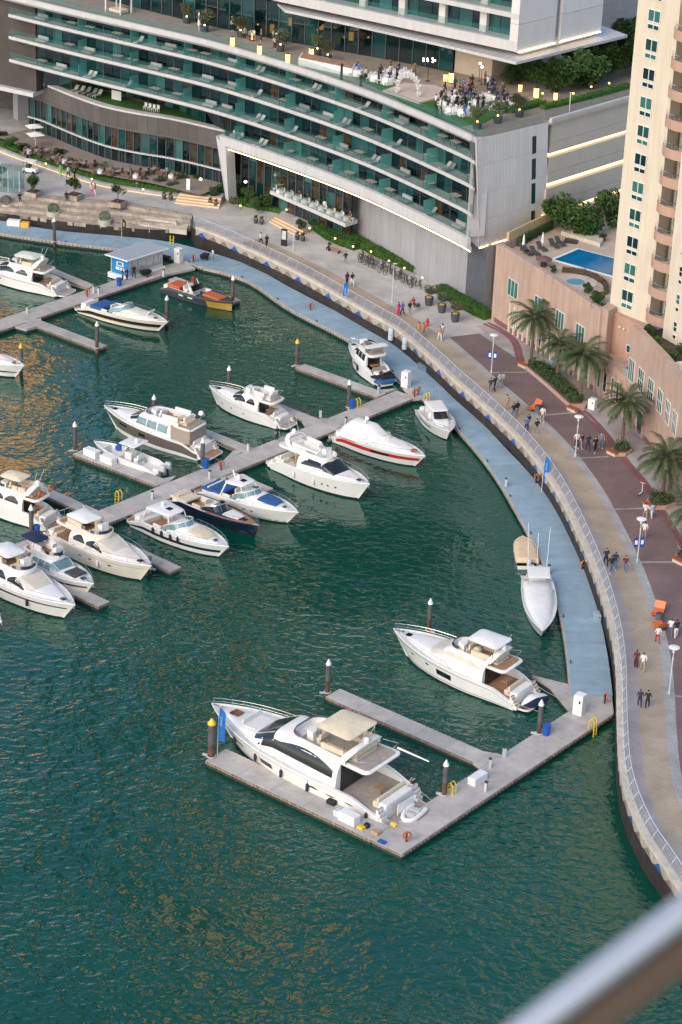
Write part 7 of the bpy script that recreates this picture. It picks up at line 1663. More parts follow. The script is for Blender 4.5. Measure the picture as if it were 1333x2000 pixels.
for u, v, l in ((323, 512, 'behind the kiosk'), (285, 540, 'beside the kiosk'), (400, 508, 'with a person on the walkway')):
    p = G(u, v, DK); tt = thing('dock_trolley', 'black dock trolley ' + l, 'trolley', p, rnd.uniform(0, 3)); mb = MB(); mb.loft([[(-.5, -.3, .3), (.5, -.3, .3), (.5, .3, .3), (-.5, .3, .3)], [(-.65, -.38, .75), (.65, -.38, .75), (.65, .38, .75), (-.65, .38, .75)]]); mb.build('tub', M_black, tt)
    for s_ in (.3, -.3): mb = MB(); mb.lathe([(.2, -.04), (.2, .04)], 12); w_ = mb.build('wheel', M_dgrey, tt); w_.location = (0, s_ * 1.2, .2); w_.rotation_euler = (R(90), 0, 0)
# glass lift enclosure at the far left, small white cart
p = G(22, 372, PZ); t = thing('glass_shelter', 'glass walled lift shelter at the left edge of the promenade', 'shelter', p, R(-12))
for x, y, w_, d_ in ((0, -1, 3, .05), (0, 1, 3, .05), (1.5, 0, .05, 2), (-1.5, 0, .05, 2)): mb = MB(); mb.obox((x, y, 1.5), (w_, d_, 3)); mb.build('glass_wall', M_bal, t)
for x in (-1.5, 0, 1.5):
    for y in (-1, 1): mb = MB(); mb.obox((x, y, 1.52), (.07, .07, 3.05)); mb.build('frame_post', M_lgrey, t)
mb = MB(); mb.obox((0, 0, 3.08), (3.2, 2.2, .06)); mb.build('roof_glass', M_bal, t)
p = G(60, 338, PZ); t = thing('golf_cart', 'white golf cart with a canopy beside the hedge', 'cart', p, R(-20)); mb = MB(); mb.prism(rrect(-1, 1, .5, .45, .15, .2, 3), .25, .75, .1, .12); mb.build('cart_body', M_whitep, t); mb = MB(); mb.prism(rrect(-.9, .8, .5, .5, .1, .1, 3), 1.65, 1.73); mb.build('canopy', M_whitep, t); mb = MB()
for x in (-.8, .7):
    for y in (-.42, .42): mb.tube([(x, y, .7), (x, y, 1.66)], .025, 4)
mb.build('canopy_frame', M_dgrey, t); mb = MB(); mb.box(-.5, .0, -.42, .42, .75, 1.1); mb.build('seat', M_dgrey, t)
for x in (-.65, .65):
    for y in (-.48, .48): mb = MB(); mb.lathe([(.22, -.06), (.22, .06)], 12); w_ = mb.build('wheel', M_black, t); w_.location = (x, y, .22); w_.rotation_euler = (R(90), 0, 0)
# bicycles in their rack
bk = thing('bicycle', 'bicycle parked in the long row between hedge and promenade', 'bicycle', (0, 0, 0), 0, 'bicycles in the row by the hedge')
def wheel(x):
    mb = MB(); mb.tube([(x + .32 * math.cos(a * .45), 0, .33 + .32 * math.sin(a * .45)) for a in range(14)], .03, 4, True); o = mb.build('wheel', M_black, bk); mb = MB()
    for a in range(5): mb.tube([(x + .3 * math.cos(a * .63), 0, .33 + .3 * math.sin(a * .63)), (x - .3 * math.cos(a * .63), 0, .33 - .3 * math.sin(a * .63))], .006, 3)
    mb.build('spokes', M_grey, o)
wheel(-.5); wheel(.5)
mb = MB(); mb.tube([(-.5, 0, .33), (-.1, 0, .3), (.32, 0, .78), (-.18, 0, .78), (-.5, 0, .33)], .025, 5); mb.tube([(-.1, 0, .3), (-.22, 0, .92)], .025, 5); mb.tube([(.5, 0, .33), (.30, 0, .95)], .025, 5); bkf = mb.build('frame', M_dgrey, bk)
mb = MB(); mb.tube([(.2, -.26, .98), (.32, 0, .96), (.2, .26, .98)], .02, 4); mb.build('handlebar', M_black, bk); mb = MB(); mb.box(-.36, -.1, -.07, .07, .92, .98); mb.build('saddle', M_black, bk)
PB = Proto(bk); bl = Curve(px([(704, 506), (760, 534), (820, 562)]), 6)
fm = [M_dgrey, M_red, M_lgrey, M_black, M_bluec]
for i in range(24):
    p = bl.at(bl.L * i / 23, rnd.uniform(-.5, .5)); o = PB.put((p.x, p.y, PZ), rnd.uniform(-.6, .9) + R(60)); 
p = G(1251, 966, PZ); t = thing('kick_scooter', 'white kick scooter standing on the maroon paving near the feathery palm', 'scooter', p, R(60)); mb = MB(); mb.box(-.4, .35, -.08, .08, .12, .17); mb.build('footboard', M_lgrey, t); mb = MB(); mb.tube([(.38, 0, .1), (.32, 0, 1.1)], .035, 5); mb.tube([(.32, -.25, 1.1), (.32, .25, 1.1)], .025, 4); mb.build('handlebar', M_whitep, t)
for x in (-.45, .4): mb = MB(); mb.lathe([(.1, -.03), (.1, .03)], 10); w_ = mb.build('wheel', M_black, t); w_.location = (x, 0, .1); w_.rotation_euler = (R(90), 0, 0)
p = G(835, 637, PZ); t = thing('fire_hydrant', 'red fire hydrant on the tan paving', 'hydrant', p); mb = MB(); mb.lathe([(.16, 0), (.14, .1), (.13, .7), (.17, .75), (.1, .9), (.02, .95)], 10); mb.build('barrel', M_red, t, smooth=40); mb = MB(); mb.tube([(-.24, 0, .55), (.24, 0, .55)], .07, 6); mb.build('outlets', M_red, t)
# pool loungers and closed parasols
lg = thing('sun_lounger', 'dark sun lounger on the pool deck', 'sun lounger', (0, 0, 0), 0, 'sun loungers at the pool'); mb = MB(); mb.slab([[(x, y, z) for y in (-.3, .3)] for x, z in ((-.9, .32), (.3, .32), (.85, .75))], .08); mb.build('cushion', mat('charcoal_fabric', (.06, .06, .065), .8), lg); mb = MB()
for x in (-.7, .3):
    for y in (-.25, .25): mb.box(x - .03, x + .03, y - .03, y + .03, 0, .24)
mb.build('frame', M_dgrey, lg); PL = Proto(lg)
for i, (u, v) in enumerate(((1030, 496), (1045, 497), (1058, 488), (1082, 482), (1094, 478), (1024, 491))): PL.put(G(u, v, 10.37), R(118), 'dark sun lounger on the pool deck, %s from the left' % ('second', 'third', 'fourth', 'fifth', 'sixth', 'first')[i])
for u, v, l in ((1022, 490, 'left'), (1059, 486, 'right')):
    p = G(u, v, 10.37); t = thing('closed_parasol', 'closed white parasol by the pool, %s one' % l, 'parasol', p); mb = MB(); mb.lathe([(.04, 0), (.04, .8)], 6); mb.build('pole', M_frame, t); mb = MB(); mb.lathe([(.1, .6), (.17, .8), (.10, 1.6), (.02, 1.95)], 8); mb.build('folded_canopy', M_canvasw, t)
p = G(1062, 520, 10.37); t = thing('brown_parasol', 'low brown mushroom shaped canopy by the pool deck wall', 'parasol', p); mb = MB(); mb.lathe([(.9, .75), (.95, .8), (.5, 1.05), (.02, 1.15)], 14); mb.build('canopy', mat('brown_canopy', (.17, .085, .075), .7), t); mb = MB(); mb.lathe([(.35, 0), (.3, .76)], 10); mb.build('pedestal', M_dgrey, t)
box2 = thing('pool_mat', 'dark square mat on the pool deck near the planter', 'mat', G(1116, 471, 10.37), R(-12)); mb = MB(); mb.box(-.8, .8, -.9, .9, 0, .03); mb.build('mat_sheet', M_dgrey, box2)
p = G(1229, 732, 6.7); t = thing('air_conditioner', 'grey air conditioning unit with a round fan on the pink ledge', 'air conditioner', p, R(-55)); mb = MB(); mb.box(-.5, .5, -.4, .4, 0, .7); mb.build('housing', M_grey, t); mb = MB(); mb.lathe([(.3, .701), (.32, .76), (.2, .76), (.02, .72)], 14); mb.build('fan_grille', M_black, t)
# ================================================================== people
def person_mesh(name, bones, rad):
    """one continuous body grown over a skeleton; faces take the garment of the nearest bone"""
    pts = list(rad); idx = {k: i for i, k in enumerate(pts)}
    me = bpy.data.meshes.new(name); me.from_pydata([rad[k][0] for k in pts], [(idx[a], idx[b]) for a, b, _ in bones], [])
    o = bpy.data.objects.new(name, me); COL.objects.link(o)
    o.modifiers.new('skin', 'SKIN'); sv = me.skin_vertices[0].data
    for k in pts: sv[idx[k]].radius = rad[k][1] if isinstance(rad[k][1], tuple) else (rad[k][1],) * 2
    sv[idx['pelvis']].use_root = True
    sd = o.modifiers.new('sub', 'SUBSURF'); sd.levels = 1; sd.render_levels = 1
    dg = bpy.context.evaluated_depsgraph_get(); m2 = bpy.data.meshes.new_from_object(o.evaluated_get(dg)); bpy.data.objects.remove(o, do_unlink=True)
    m2.materials.clear()
    for i in range(5): m2.materials.append(PM['skin0'])
    segs = [(Vector(rad[a][0]), Vector(rad[b][0]), c) for a, b, c in bones]; hd = Vector(rad['head'][0])
    for f in m2.polygons:
        p = f.center; best = (9, 0)
        for a, b, c in segs:
            d = b - a; t = clamp((p - a).dot(d) / d.length_squared); D = (p - a - d * t).length
            if D < best[0]: best = (D, c)
        c = best[1]
        if c == 0 and (p - hd).length < .22 and (p.z > hd.z + .045 or (p.y > hd.y + .03 and p.z > hd.z - .06)): c = 1
        f.material_index = c; f.use_smooth = True
    m2.name = name; return m2
PM = {'skin0': mat('skin_light', (.48, .29, .20), .6), 'skin1': mat('skin_brown', (.22, .12, .075), .6), 'hair0': mat('hair_dark', (.015, .011, .009), .6), 'hair1': mat('hair_brown', (.08, .045, .025), .6)}
def cloth(k, c): PM[k] = mat('cloth_' + k, c, .85, var=.15, scale=4); return PM[k]
for k, c in dict(white=(.68, .67, .65), black=(.014, .014, .017), navy=(.02, .03, .07), blue=(.05, .14, .36), jeans=(.10, .16, .27), pink=(.65, .04, .18), salmon=(.62, .20, .14), red=(.40, .03, .03), grey=(.22, .22, .23), khaki=(.36, .28, .18), maroon=(.11, .02, .025), lblue=(.30, .45, .62), green=(.15, .55, .10), brown=(.16, .09, .05)).items(): cloth(k, c)
def skel(a=.18, arm=.1, sit=False, dress=False):
    """0 skin 1 hair 2 top 3 bottom 4 shoes; faces -Y"""
    S = {}
    hz = .47 if sit else .88; up_ = hz
    S['pelvis'] = ((0, 0, hz), (.155, .115)); S['waist'] = ((0, .0, hz + .20), (.135, .10)); S['chest'] = ((0, .0, hz + .42), (.17, .115)); S['neck'] = ((0, .0, hz + .56), .06); S['head'] = ((0, -.015, hz + .70), (.088, .105)); S['crown'] = ((0, -.01, hz + .80), (.07, .08))
    for s_, n in ((1, 'l'), (-1, 'r')):
        st = a * s_
        S[n + 'sh'] = ((.19 * s_, 0, hz + .49), .062); S[n + 'el'] = ((.25 * s_, -arm * s_ * .6 + .03, hz + .22), .045); S[n + 'ha'] = ((.24 * s_, -arm * s_ * 1.6 - .06, hz - .02), .038)
        if sit: S[n + 'kn'] = ((.11 * s_, -.45, .47), .075); S[n + 'an'] = ((.11 * s_, -.45, .09), .05); S[n + 'to'] = ((.11 * s_, -.60, .045), .045)
        else:
            k = 1.5 if dress else 1
            S[n + 'hi'] = ((.09 * s_, 0, hz - .08), .098); S[n + 'kn'] = ((.10 * s_, -st * .55 - .02, .48), .072 * k); S[n + 'an'] = ((.09 * s_, st * -.9 + .02, .09), .048 * k); S[n + 'to'] = ((.09 * s_, st * -.9 - .12, .04), .042)
    B_ = [('pelvis', 'waist', 2), ('waist', 'chest', 2), ('chest', 'neck', 2), ('neck', 'head', 0), ('head', 'crown', 1)]
    for n in 'lr':
        B_ += [('chest', n + 'sh', 2), (n + 'sh', n + 'el', 2), (n + 'el', n + 'ha', 0)]
        if sit: B_ += [('pelvis', n + 'kn', 3), (n + 'kn', n + 'an', 3), (n + 'an', n + 'to', 4)]
        else: B_ += [('pelvis', n + 'hi', 3), (n + 'hi', n + 'kn', 3), (n + 'kn', n + 'an', 3), (n + 'an', n + 'to', 4)]
    return B_, S
POSE = {k: person_mesh('person', *skel(**v)) for k, v in dict(stand=dict(a=.02, arm=.02), walk=dict(a=.24, arm=.10), walk2=dict(a=-.22, arm=-.10), sit=dict(sit=True, arm=.05), dress=dict(a=.06, arm=.05, dress=True)).items()}
def person(p, label, top, bot, pose='walk', rz=0.0, shoes='white', hair='hair0', skin=None, s=1.0, group=None):
    o = bpy.data.objects.new('person', POSE[pose]); COL.objects.link(o); o.location = p; o.rotation_euler = (0, 0, rz); o.scale = (s,) * 3
    for i, m in enumerate((PM[skin or rnd.choice(['skin0', 'skin0', 'skin1'])], PM[hair], PM[top], PM[bot], PM[shoes])): o.material_slots[i].link = 'OBJECT'; o.material_slots[i].material = m
    return tag(o, label, 'person', group)
def facing(u, v, toward=1): l = KC.near(G(u, v, PZ)); return ang(KC.tan(l)) + (math.pi / 2 if toward > 0 else -math.pi / 2)
PPL = [(510, 479, 'white', 'black', 'walk', 1, 'person in white shirt walking near the railing before the totem'), (521, 484, 'black', 'black', 'walk2', 1, 'person in black walking near the railing before the totem'),
 (675, 517, 'black', 'grey', 'walk', -1, 'person in black crossing the pale granite before the bicycles'), (678, 559, 'navy', 'black', 'walk2', 1, 'person in dark clothes half hidden by the blue flag'), (688, 559, 'black', 'white', 'walk', 1, 'person in black top and white trousers right of the flag'),
 (778, 617, 'pink', 'pink', 'dress', 1, 'person in a long pink dress on the tan paving'), (786, 616, 'blue', 'navy', 'walk', 1, 'person in blue clothes beside the pink dress'), (800, 615, 'black', 'khaki', 'walk2', 1, 'person in black and khaki near the stroller'), 
 (818, 656, 'salmon', 'khaki', 'walk', 1, 'person in a salmon shirt near the railing'), (827, 659, 'salmon', 'grey', 'walk2', 1, 'person in a pale coral shirt beside the salmon shirt'), (859, 666, 'khaki', 'white', 'walk', 1, 'person in beige at the edge of the tan paving'), (864, 660, 'white', 'khaki', 'walk2', 1, 'person in a white shirt beside the one in beige'),
 (958, 766, 'navy', 'jeans', 'walk', 1, 'person in navy nearest the railing in the group of four'), (966, 764, 'navy', 'navy', 'walk2', 1, 'tall person in dark navy in the group of four'), (976, 757, 'lblue', 'grey', 'walk', 1, 'person in pale blue in the group of four'), (982, 755, 'white', 'khaki', 'walk2', 1, 'person in white, rightmost of the group of four'),
 (990, 800, 'khaki', 'khaki', 'stand', 1, 'small person in beige close to the railing'), (1003, 817, 'black', 'jeans', 'walk', 1, 'person in black next to the railing, left of a pair'), (1010, 812, 'black', 'grey', 'walk2', 1, 'person in black next to the railing, right of a pair'), (1028, 845, 'blue', 'navy', 'walk', 1, 'person in a blue jacket by the railing'), (1032, 838, 'navy', 'grey', 'walk2', 1, 'person in navy behind the blue jacket'), (1048, 849, 'black', 'grey', 'walk', 1, 'person alone in a black jacket on the tan paving'),
 (1059, 825, 'white', 'khaki', 'walk', -1, 'person in a white coat walking past the orange bench'), (1126, 875, 'white', 'black', 'walk', -1, 'person in white by the lamp, left of the group of five'), (1136, 876, 'maroon', 'grey', 'walk2', -1, 'person in a dark red top in the group of five'), (1148, 880, 'navy', 'navy', 'walk', -1, 'person in navy in the middle of the group of five'), (1162, 884, 'black', 'black', 'walk2', -1, 'person all in black in the group of five'), (1174, 875, 'grey', 'jeans', 'walk', -1, 'person in grey and jeans, right of the group of five'),
 (1260, 1013, 'white', 'khaki', 'walk', 1, 'person in white near the feathery palm'), (1273, 1013, 'lblue', 'white', 'walk2', 1, 'person in pale blue near the feathery palm'), (1258, 1052, 'white', 'grey', 'walk', 1, 'person in white just behind the lamp with banners'),
 (1183, 1105, 'navy', 'black', 'walk', -1, 'person in navy by the railing, left of a group of three'), (1193, 1119, 'black', 'jeans', 'walk2', -1, 'person in black and jeans, nearest of a group of three'), (1201, 1112, 'navy', 'jeans', 'walk', -1, 'person in navy, right of a group of three'), (1221, 1118, 'maroon', 'jeans', 'walk', 1, 'person in a dark red top walking alone on the tan paving'),
 (1309, 1243, 'white', 'jeans', 'walk', 1, 'person in white top and jeans at the right edge'), (1320, 1246, 'black', 'white', 'walk2', 1, 'person in black top and white trousers at the right edge'), (1284, 1256, 'white', 'red', 'walk', 1, 'person in white and red below the orange benches'), (1242, 1304, 'maroon', 'maroon', 'dress', 1, 'person in a dark red dress on the tan paving'), (1255, 1311, 'white', 'khaki', 'walk', 1, 'person in white shirt and beige trousers beside the red dress'),
 (1249, 1381, 'navy', 'navy', 'walk', 1, 'person in dark blue at the lowest pair of walkers'), (1264, 1383, 'black', 'black', 'walk2', 1, 'person in black with orange bag in the lowest pair of walkers'),
 (54, 318, 'navy', 'black', 'stand', 1, 'person in dark clothes behind the white cart'), (134, 348, 'white', 'black', 'walk', 1, 'person in white top near the left hedge'), (146, 354, 'black', 'black', 'walk2', 1, 'person in black by the middle planter tree'), (119, 345, 'green', 'green', 'stand', 1, 'person in bright green by the seat wall'), (179, 383, 'white', 'salmon', 'walk', 1, 'person in white, left of a couple on the left promenade'), (186, 383, 'salmon', 'white', 'walk2', 1, 'person in coral, right of a couple on the left promenade')]
for u, v, a, b_, ps, dr, lab in PPL: person(G(u, v, PZ), lab, a, b_, ps, facing(u, v, dr) + rnd.uniform(-.3, .3), s=rnd.uniform(.96, 1.06), hair=rnd.choice(['hair0', 'hair0', 'hair1']), shoes=rnd.choice(['white', 'black', 'white']))
for u, v, z, a, b_, rz, lab in ((644, 489, PZ, 'black', 'black', -.6, 'person in black sitting on the wooden bench'), (807, 600, PZ - .03, 'red', 'black', .6, 'person in red sitting by the big planters'), (268, 372, PZ + .05, 'salmon', 'jeans', .3, 'person sitting on the curved seat wall'), (130, 392, PZ - .03, 'black', 'black', .3, 'person in black sitting on the left stone steps'), (39, 394, PZ - .2, 'black', 'navy', .3, 'person sitting beside the leftmost round planter')): person(G(u, v, z), lab, a, b_, 'sit', rz)
for u, v, a, b_, ps, rz, lab in ((240, 551, 'navy', 'navy', 'stand', 2, 'person in navy standing by the kiosk door'), (248, 549, 'maroon', 'black', 'stand', 1, 'person in dark red standing by the kiosk'), (262, 544, 'black', 'black', 'walk', .5, 'person in black walking along the kiosk wall'), (416, 511, 'white', 'grey', 'walk', 2, 'person in white pushing a trolley on the walkway'), (541, 862, 'navy', 'black', 'stand', .6, 'person in navy standing on the middle pier')): person(G(u, v, DK), lab, a, b_, ps, rz)
person(G(378, 565, .6), 'person in a red shirt aboard the charcoal and gold dayboat', 'red', 'black', 'stand', .4)
p = G(816, 606, PZ); t = thing('baby_stroller', 'dark baby stroller beside the person in red', 'stroller', p, 1.0); mb = MB(); mb.ball((0, 0, .6), .3, 10, 1.2, .8, .8); mb.build('hood', M_dgrey, t, smooth=50); mb = MB(); mb.tube([(-.3, -.2, .1), (.3, -.2, .6), (.55, 0, 1.0), (.3, .2, .6), (-.3, .2, .1)], .02, 4); mb.tube([(.3, -.2, .1), (-.2, 0, .5), (.3, .2, .1)], .02, 4); mb.build('frame', M_grey, t)

# ================================================================== roof terrace party and balcony furniture
TZ = ROOF + .1
def TG(u, v): return G(u, v, TZ)
# lawn and stage
mb = MB(); mb.prism([V2(TG(u, v)) for u, v in ((690, 150), (760, 185), (810, 215), (900, 247), (945, 240), (1000, 215), (960, 190), (840, 192), (720, 145))], TZ, TZ + .03); structure('terrace_lawn', mb, MATS['artificial_lawn'])
mb = MB(); mb.prism([V2(TG(u, v)) for u, v in ((748, 180), (818, 204), (890, 185), (850, 170), (790, 165))], TZ + .04, TZ + .22); tag(mb.build('wedding_stage', mat('pale_stage', (.62, .50, .42), .6)), 'low pale stage at the middle of the roof terrace party', 'stage')
rt_ = thing('round_table', 'round party table under a white cloth on the roof terrace', 'table', (0, 0, 0), 0, 'round tables of the roof party'); mb = MB(); mb.lathe([(.72, 0), (.74, .3), (.72, .70), (.68, .74), (.02, .75)], 16); mb.build('tablecloth', M_whitep, rt_, smooth=30); mb = MB(); mb.ball((0, 0, .95), .22, 8, 1, 1, .8); mb.build('centrepiece', mat('flowers', (.6, .45, .42), .8), rt_)
PT = Proto(rt_); ch = thing('party_chair', 'white party chair at a round table on the roof terrace', 'chair', (0, 0, 0), 0, 'chairs of the roof party'); mb = MB(); mb.box(-.2, .2, -.2, .2, .40, .45); mb.build('seat', M_whitep, ch); mb = MB(); mb.box(-.2, .2, .16, .2, .45, .9); mb.build('backrest', M_whitep, ch); mb = MB()
for x in (-.17, .17):
    for y in (-.17, .17): mb.box(x - .02, x + .02, y - .02, y + .02, 0, .40)
mb.build('leg_frame', M_whitep, ch); PC = Proto(ch)
TBL = [(697, 148), (733, 158), (757, 164), (765, 148), (790, 150), (872, 210), (888, 200), (905, 225), (935, 208), (955, 196), (998, 205), (975, 215), (880, 222)]
for i, (u, v) in enumerate(TBL):
    p = TG(u, v); PT.put(p + Vector((0, 0, .03)), 0)
    for k in range(5):
        a = k * 1.2566 + i; q = p + Vector((math.cos(a) * 1.0, math.sin(a) * 1.0, .03)); PC.put(q, a - math.pi / 2 + math.pi)
rp_ = random.Random(77)
for i in range(64):
    u, v = TBL[rp_.randrange(len(TBL))] if rp_.random() < .62 else (rp_.uniform(880, 1000), rp_.uniform(165, 205)); u += rp_.gauss(0, 12); v += rp_.gauss(0, 5)
    c = rp_.choice(['black', 'black', 'navy', 'black', 'white', 'blue', 'maroon', 'brown', 'navy', 'black'])
    person(TG(u, v) + Vector((0, 0, .03)), 'guest in %s standing among the tables of the roof party' % ('a dark suit' if c in ('black', 'navy') else 'a white outfit' if c == 'white' else 'coloured clothes'), c, 'black' if c in ('navy', 'white') else c, rp_.choice(['stand', 'walk', 'dress', 'walk2']), rp_.uniform(0, 6), shoes='black', group='guests of the roof party')
for i in range(12):
    u = rp_.uniform(450, 560); v = 62 + (u - 450) * .26 + rp_.uniform(-6, 12); person(TG(u, v), 'guest at the dining tables on the left part of the roof terrace', rp_.choice(['black', 'white', 'grey']), 'black', 'stand', rp_.uniform(0, 6), group='guests on the left roof terrace')
for u, v, l in ((68, 272, 'farther'), (70, 288, 'nearer')):
    p = G(u, v, DZ); t = thing('square_parasol', 'open white square parasol outside the restaurant at the left, %s one' % l, 'parasol', p, .5); mb = MB(); mb.lathe([(.04, 0), (.04, 2.0)], 6); mb.build('pole', M_frame, t); mb = MB(); mb.loft([[(-1, -1, 1.75), (1, -1, 1.75), (1, 1, 1.75), (-1, 1, 1.75)], [(-.03, -.03, 2.1), (.03, -.03, 2.1), (.03, .03, 2.1), (-.03, .03, 2.1)]]); mb.build('canopy', M_canvasw, t)
# flower arch
p = TG(798, 188); t = thing('flower_arch', 'white flower arch on the party stage', 'arch', p + Vector((0, 0, .2)), R(-30))
fl_ = leafball(260, .35, .35, .35, .10, 5, 4, mat('white_blossom', (.75, .73, .70), .8), 'blossom')
for k in range(11):
    a = math.pi * k / 10; o = link('blossom', fl_, t); o.location = (1.4 * math.cos(a), 0, .3 + 2.0 * math.sin(a) ** .7)
# bar counter with lit top, pergola, lanterns
mb = MB(); q = [V2(TG(u, v)) for u, v in ((583, 128), (688, 150), (694, 140), (590, 118))]; bt = thing('bar_counter', 'long white bar counter with food on the roof terrace', 'counter', (*q[0], TZ)); mb.prism(q, TZ, TZ + .95); mb.build('counter_body', M_whitep, bt, world=True); c = sum(q, Vector((0, 0))) / 4; mb = MB(); mb.prism([c + (p - c) * .95 for p in q], TZ + .951, TZ + 1.02); mb.build('food_display', mat('food', (.40, .24, .14), .7, var=.8, scale=5), bt, world=True)
p = TG(232, 24); t = thing('pergola', 'white square pergola on the roof terrace', 'pergola', p, R(-38))
for x in (-1.3, 1.3):
    for y in (-1.0, 1.0): mb = MB(); mb.box(x - .07, x + .07, y - .07, y + .07, 0, 2.2); mb.build('post', M_whitep, t)
mb = MB(); mb.box(-1.45, 1.45, -1.15, 1.15, 2.21, 2.36); mb.build('roof', M_whitep, t); mb = MB(); mb.prism(rrect(-1.1, 1.1, .8, .8, .2, .2, 3), .1, .5, .05, .05); mb.build('daybed', M_cush, t)
ln = thing('floor_lantern', 'tall glowing amber floor lantern', 'lantern', (0, 0, 0)); mb = MB(); mb.obox((0, 0, .65), (.44, .44, 1.1)); mb.build('glowing_shade', M_lant, ln); mb = MB(); mb.obox((0, 0, 1.23), (.5, .5, .06)); mb.obox((0, 0, .05), (.5, .5, .1)); mb.build('frame', M_dgrey, ln); PLn = Proto(ln)
for u, v, l in ((454, 92, 'farthest left on the roof terrace'), (494, 78, 'behind the tables on the left roof terrace'), (507, 108, 'second along the roof edge'), (562, 125, 'third along the roof edge'), (608, 114, 'by the bar counter on the roof'), (881, 162, 'by the lobby, left of a pair'), (870, 160, 'by the lobby, smaller of a pair'), (1047, 192, 'at the garden wall of the roof terrace'), (1085, 196, 'farthest right on the roof terrace'), (1016, 180, 'small one below the canopy corner')):
    PLn.put(TG(u, v), .3, 'tall glowing amber floor lantern ' + l, scale=.75 if u in (870, 1016, 1085) else 1.0)
for u, v, l in ((936, 158, 'left'), (940, 165, 'right')):
    p = TG(u, v); t = thing('party_light', 'bright party light on a stand near the lobby, %s one' % l, 'lamp', p); mb = MB(); mb.lathe([(.2, 0), (.03, .05), (.03, 2.0)], 8); mb.build('stand', M_black, t); mb = MB(); mb.ball((0, 0, 2.1), .16, 8); mb.build('lamp_globe', M_bulb, t)
p = TG(836, 158); t = thing('globe_chandelier', 'black stand with a ring of white light globes before the lobby', 'lamp', p); mb = MB(); mb.lathe([(.3, 0), (.04, .06), (.04, 2.4)], 8); mb.build('stand', M_black, t)
for k in range(7): mb = MB(); mb.ball((.7 * math.cos(k * .9), .7 * math.sin(k * .9), 2.45 + .1 * (k % 2)), .11, 8); mb.build('light_globe', glow('white_globe', (1, .93, .82), 4), t)
for u, v, h, l in ((667, 157, 1.9, 'by the bar counter'), (705, 168, 1.2, 'at the lawn corner'), (852, 230, 1.3, 'tall one at the roof edge'), (862, 205, 1.6, 'by the stage')):
    p = TG(u, v); t = thing('black_pillar', 'slim black pillar heater on the roof terrace ' + l, 'heater', p); mb = MB(); mb.lathe([(.22, 0), (.16, .1), (.14, h), (.18, h + .02), (.02, h + .1)], 10); mb.build('shaft', M_black, t)
def tpot(u, v, r, l, cr='olive'):
    p = TG(u, v); t = thing('terrace_olive_tree', 'round olive tree in a dark pot on the roof terrace ' + l, 'tree', p, rnd.uniform(0, 6)); mb = MB(); mb.lathe([(.4, 0), (.55, .75), (.45, .78), (.02, .7)], 12); mb.build('pot', MATS['slate_pot'], t, smooth=40); o = link('trunk', TR1, t); o.location = (0, 0, .6); o = link('crown', CR[cr], t); o.location = (0, 0, 1.75); o.scale = (r, r, r); mb = MB(); mb.ball((0, 0, .85), .1, 8); mb.build('uplight', glow('uplight_glow', (1, .6, .2), 6), t)
for u, v, r, l in ((400, 62, 1.5, 'at the far left'), (470, 72, 1.3, 'second from the left'), (548, 100, 1.4, 'behind the edge lanterns'), (640, 120, 1.3, 'behind the bar counter'), (932, 252, 1.15, 'at the front corner'), (972, 240, 1.25, 'second from the front corner'), (1014, 228, 1.35, 'near the right roof edge'), (365, 45, 1.1, 'behind the closed parasol'), (620, 108, 1.0, 'left of the bar counter')): tpot(u, v, r, l)
p = TG(389, 62); t = thing('closed_parasol', 'closed white parasol on the left roof terrace', 'parasol', p); mb = MB(); mb.lathe([(.05, 0), (.05, .9)], 6); mb.build('pole', M_frame, t); mb = MB(); mb.lathe([(.08, .7), (.18, .9), (.1, 2.2), (.02, 2.5)], 8); mb.build('folded_canopy', M_canvasw, t)
for i, (u, v, r, c) in enumerate(((1048, 172, 2.1, 'dense'), (1078, 182, 2.4, 'dark'), (1110, 178, 2.6, 'dense'), (1145, 170, 2.5, 'dark'), (1180, 160, 2.6, 'dense'), (1215, 150, 2.6, 'dense'), (1245, 138, 2.6, 'dark'), (1135, 140, 2.6, 'dark'), (1190, 125, 2.8, 'dense'), (1240, 105, 2.8, 'dark'), (1008, 158, 1.6, 'dark'), (988, 165, 1.2, 'small'))):
    plant('terrace_tree', 'dense roof garden tree right of the party, %s' % ('front row first', 'front row second', 'front row third', 'front row fourth', 'front row fifth', 'front row sixth', 'front row last', 'back row first', 'back row second', 'back row third by the tower', 'under the canopy corner', 'small one beside the lobby')[i], 'tree', TG(u, v), c, r, r * .85, trunk=TR1)
hedge('low clipped hedge along the right roof edge', [V2(TG(u, v)) for u, v in ((1065, 215), (1150, 195), (1235, 172))], .9, .5, M_grass, 60, z=TZ); hedge('low hedge behind the front olive trees', [V2(TG(u, v)) for u, v in ((1000, 222), (1040, 212), (1068, 205))], 1.2, .5, M_grass, 60, z=TZ)
p = TG(1112, 222); t = thing('roof_lamp', 'thin white lamp post at the right roof edge', 'street lamp', p); mb = MB(); mb.lathe([(.05, 0), (.04, 2.4)], 7); mb.build('pole', M_whitep, t); mb = MB(); mb.obox((0, 0, 2.42), (.3, .12, .1)); mb.build('lamp_head', M_lgrey, t)
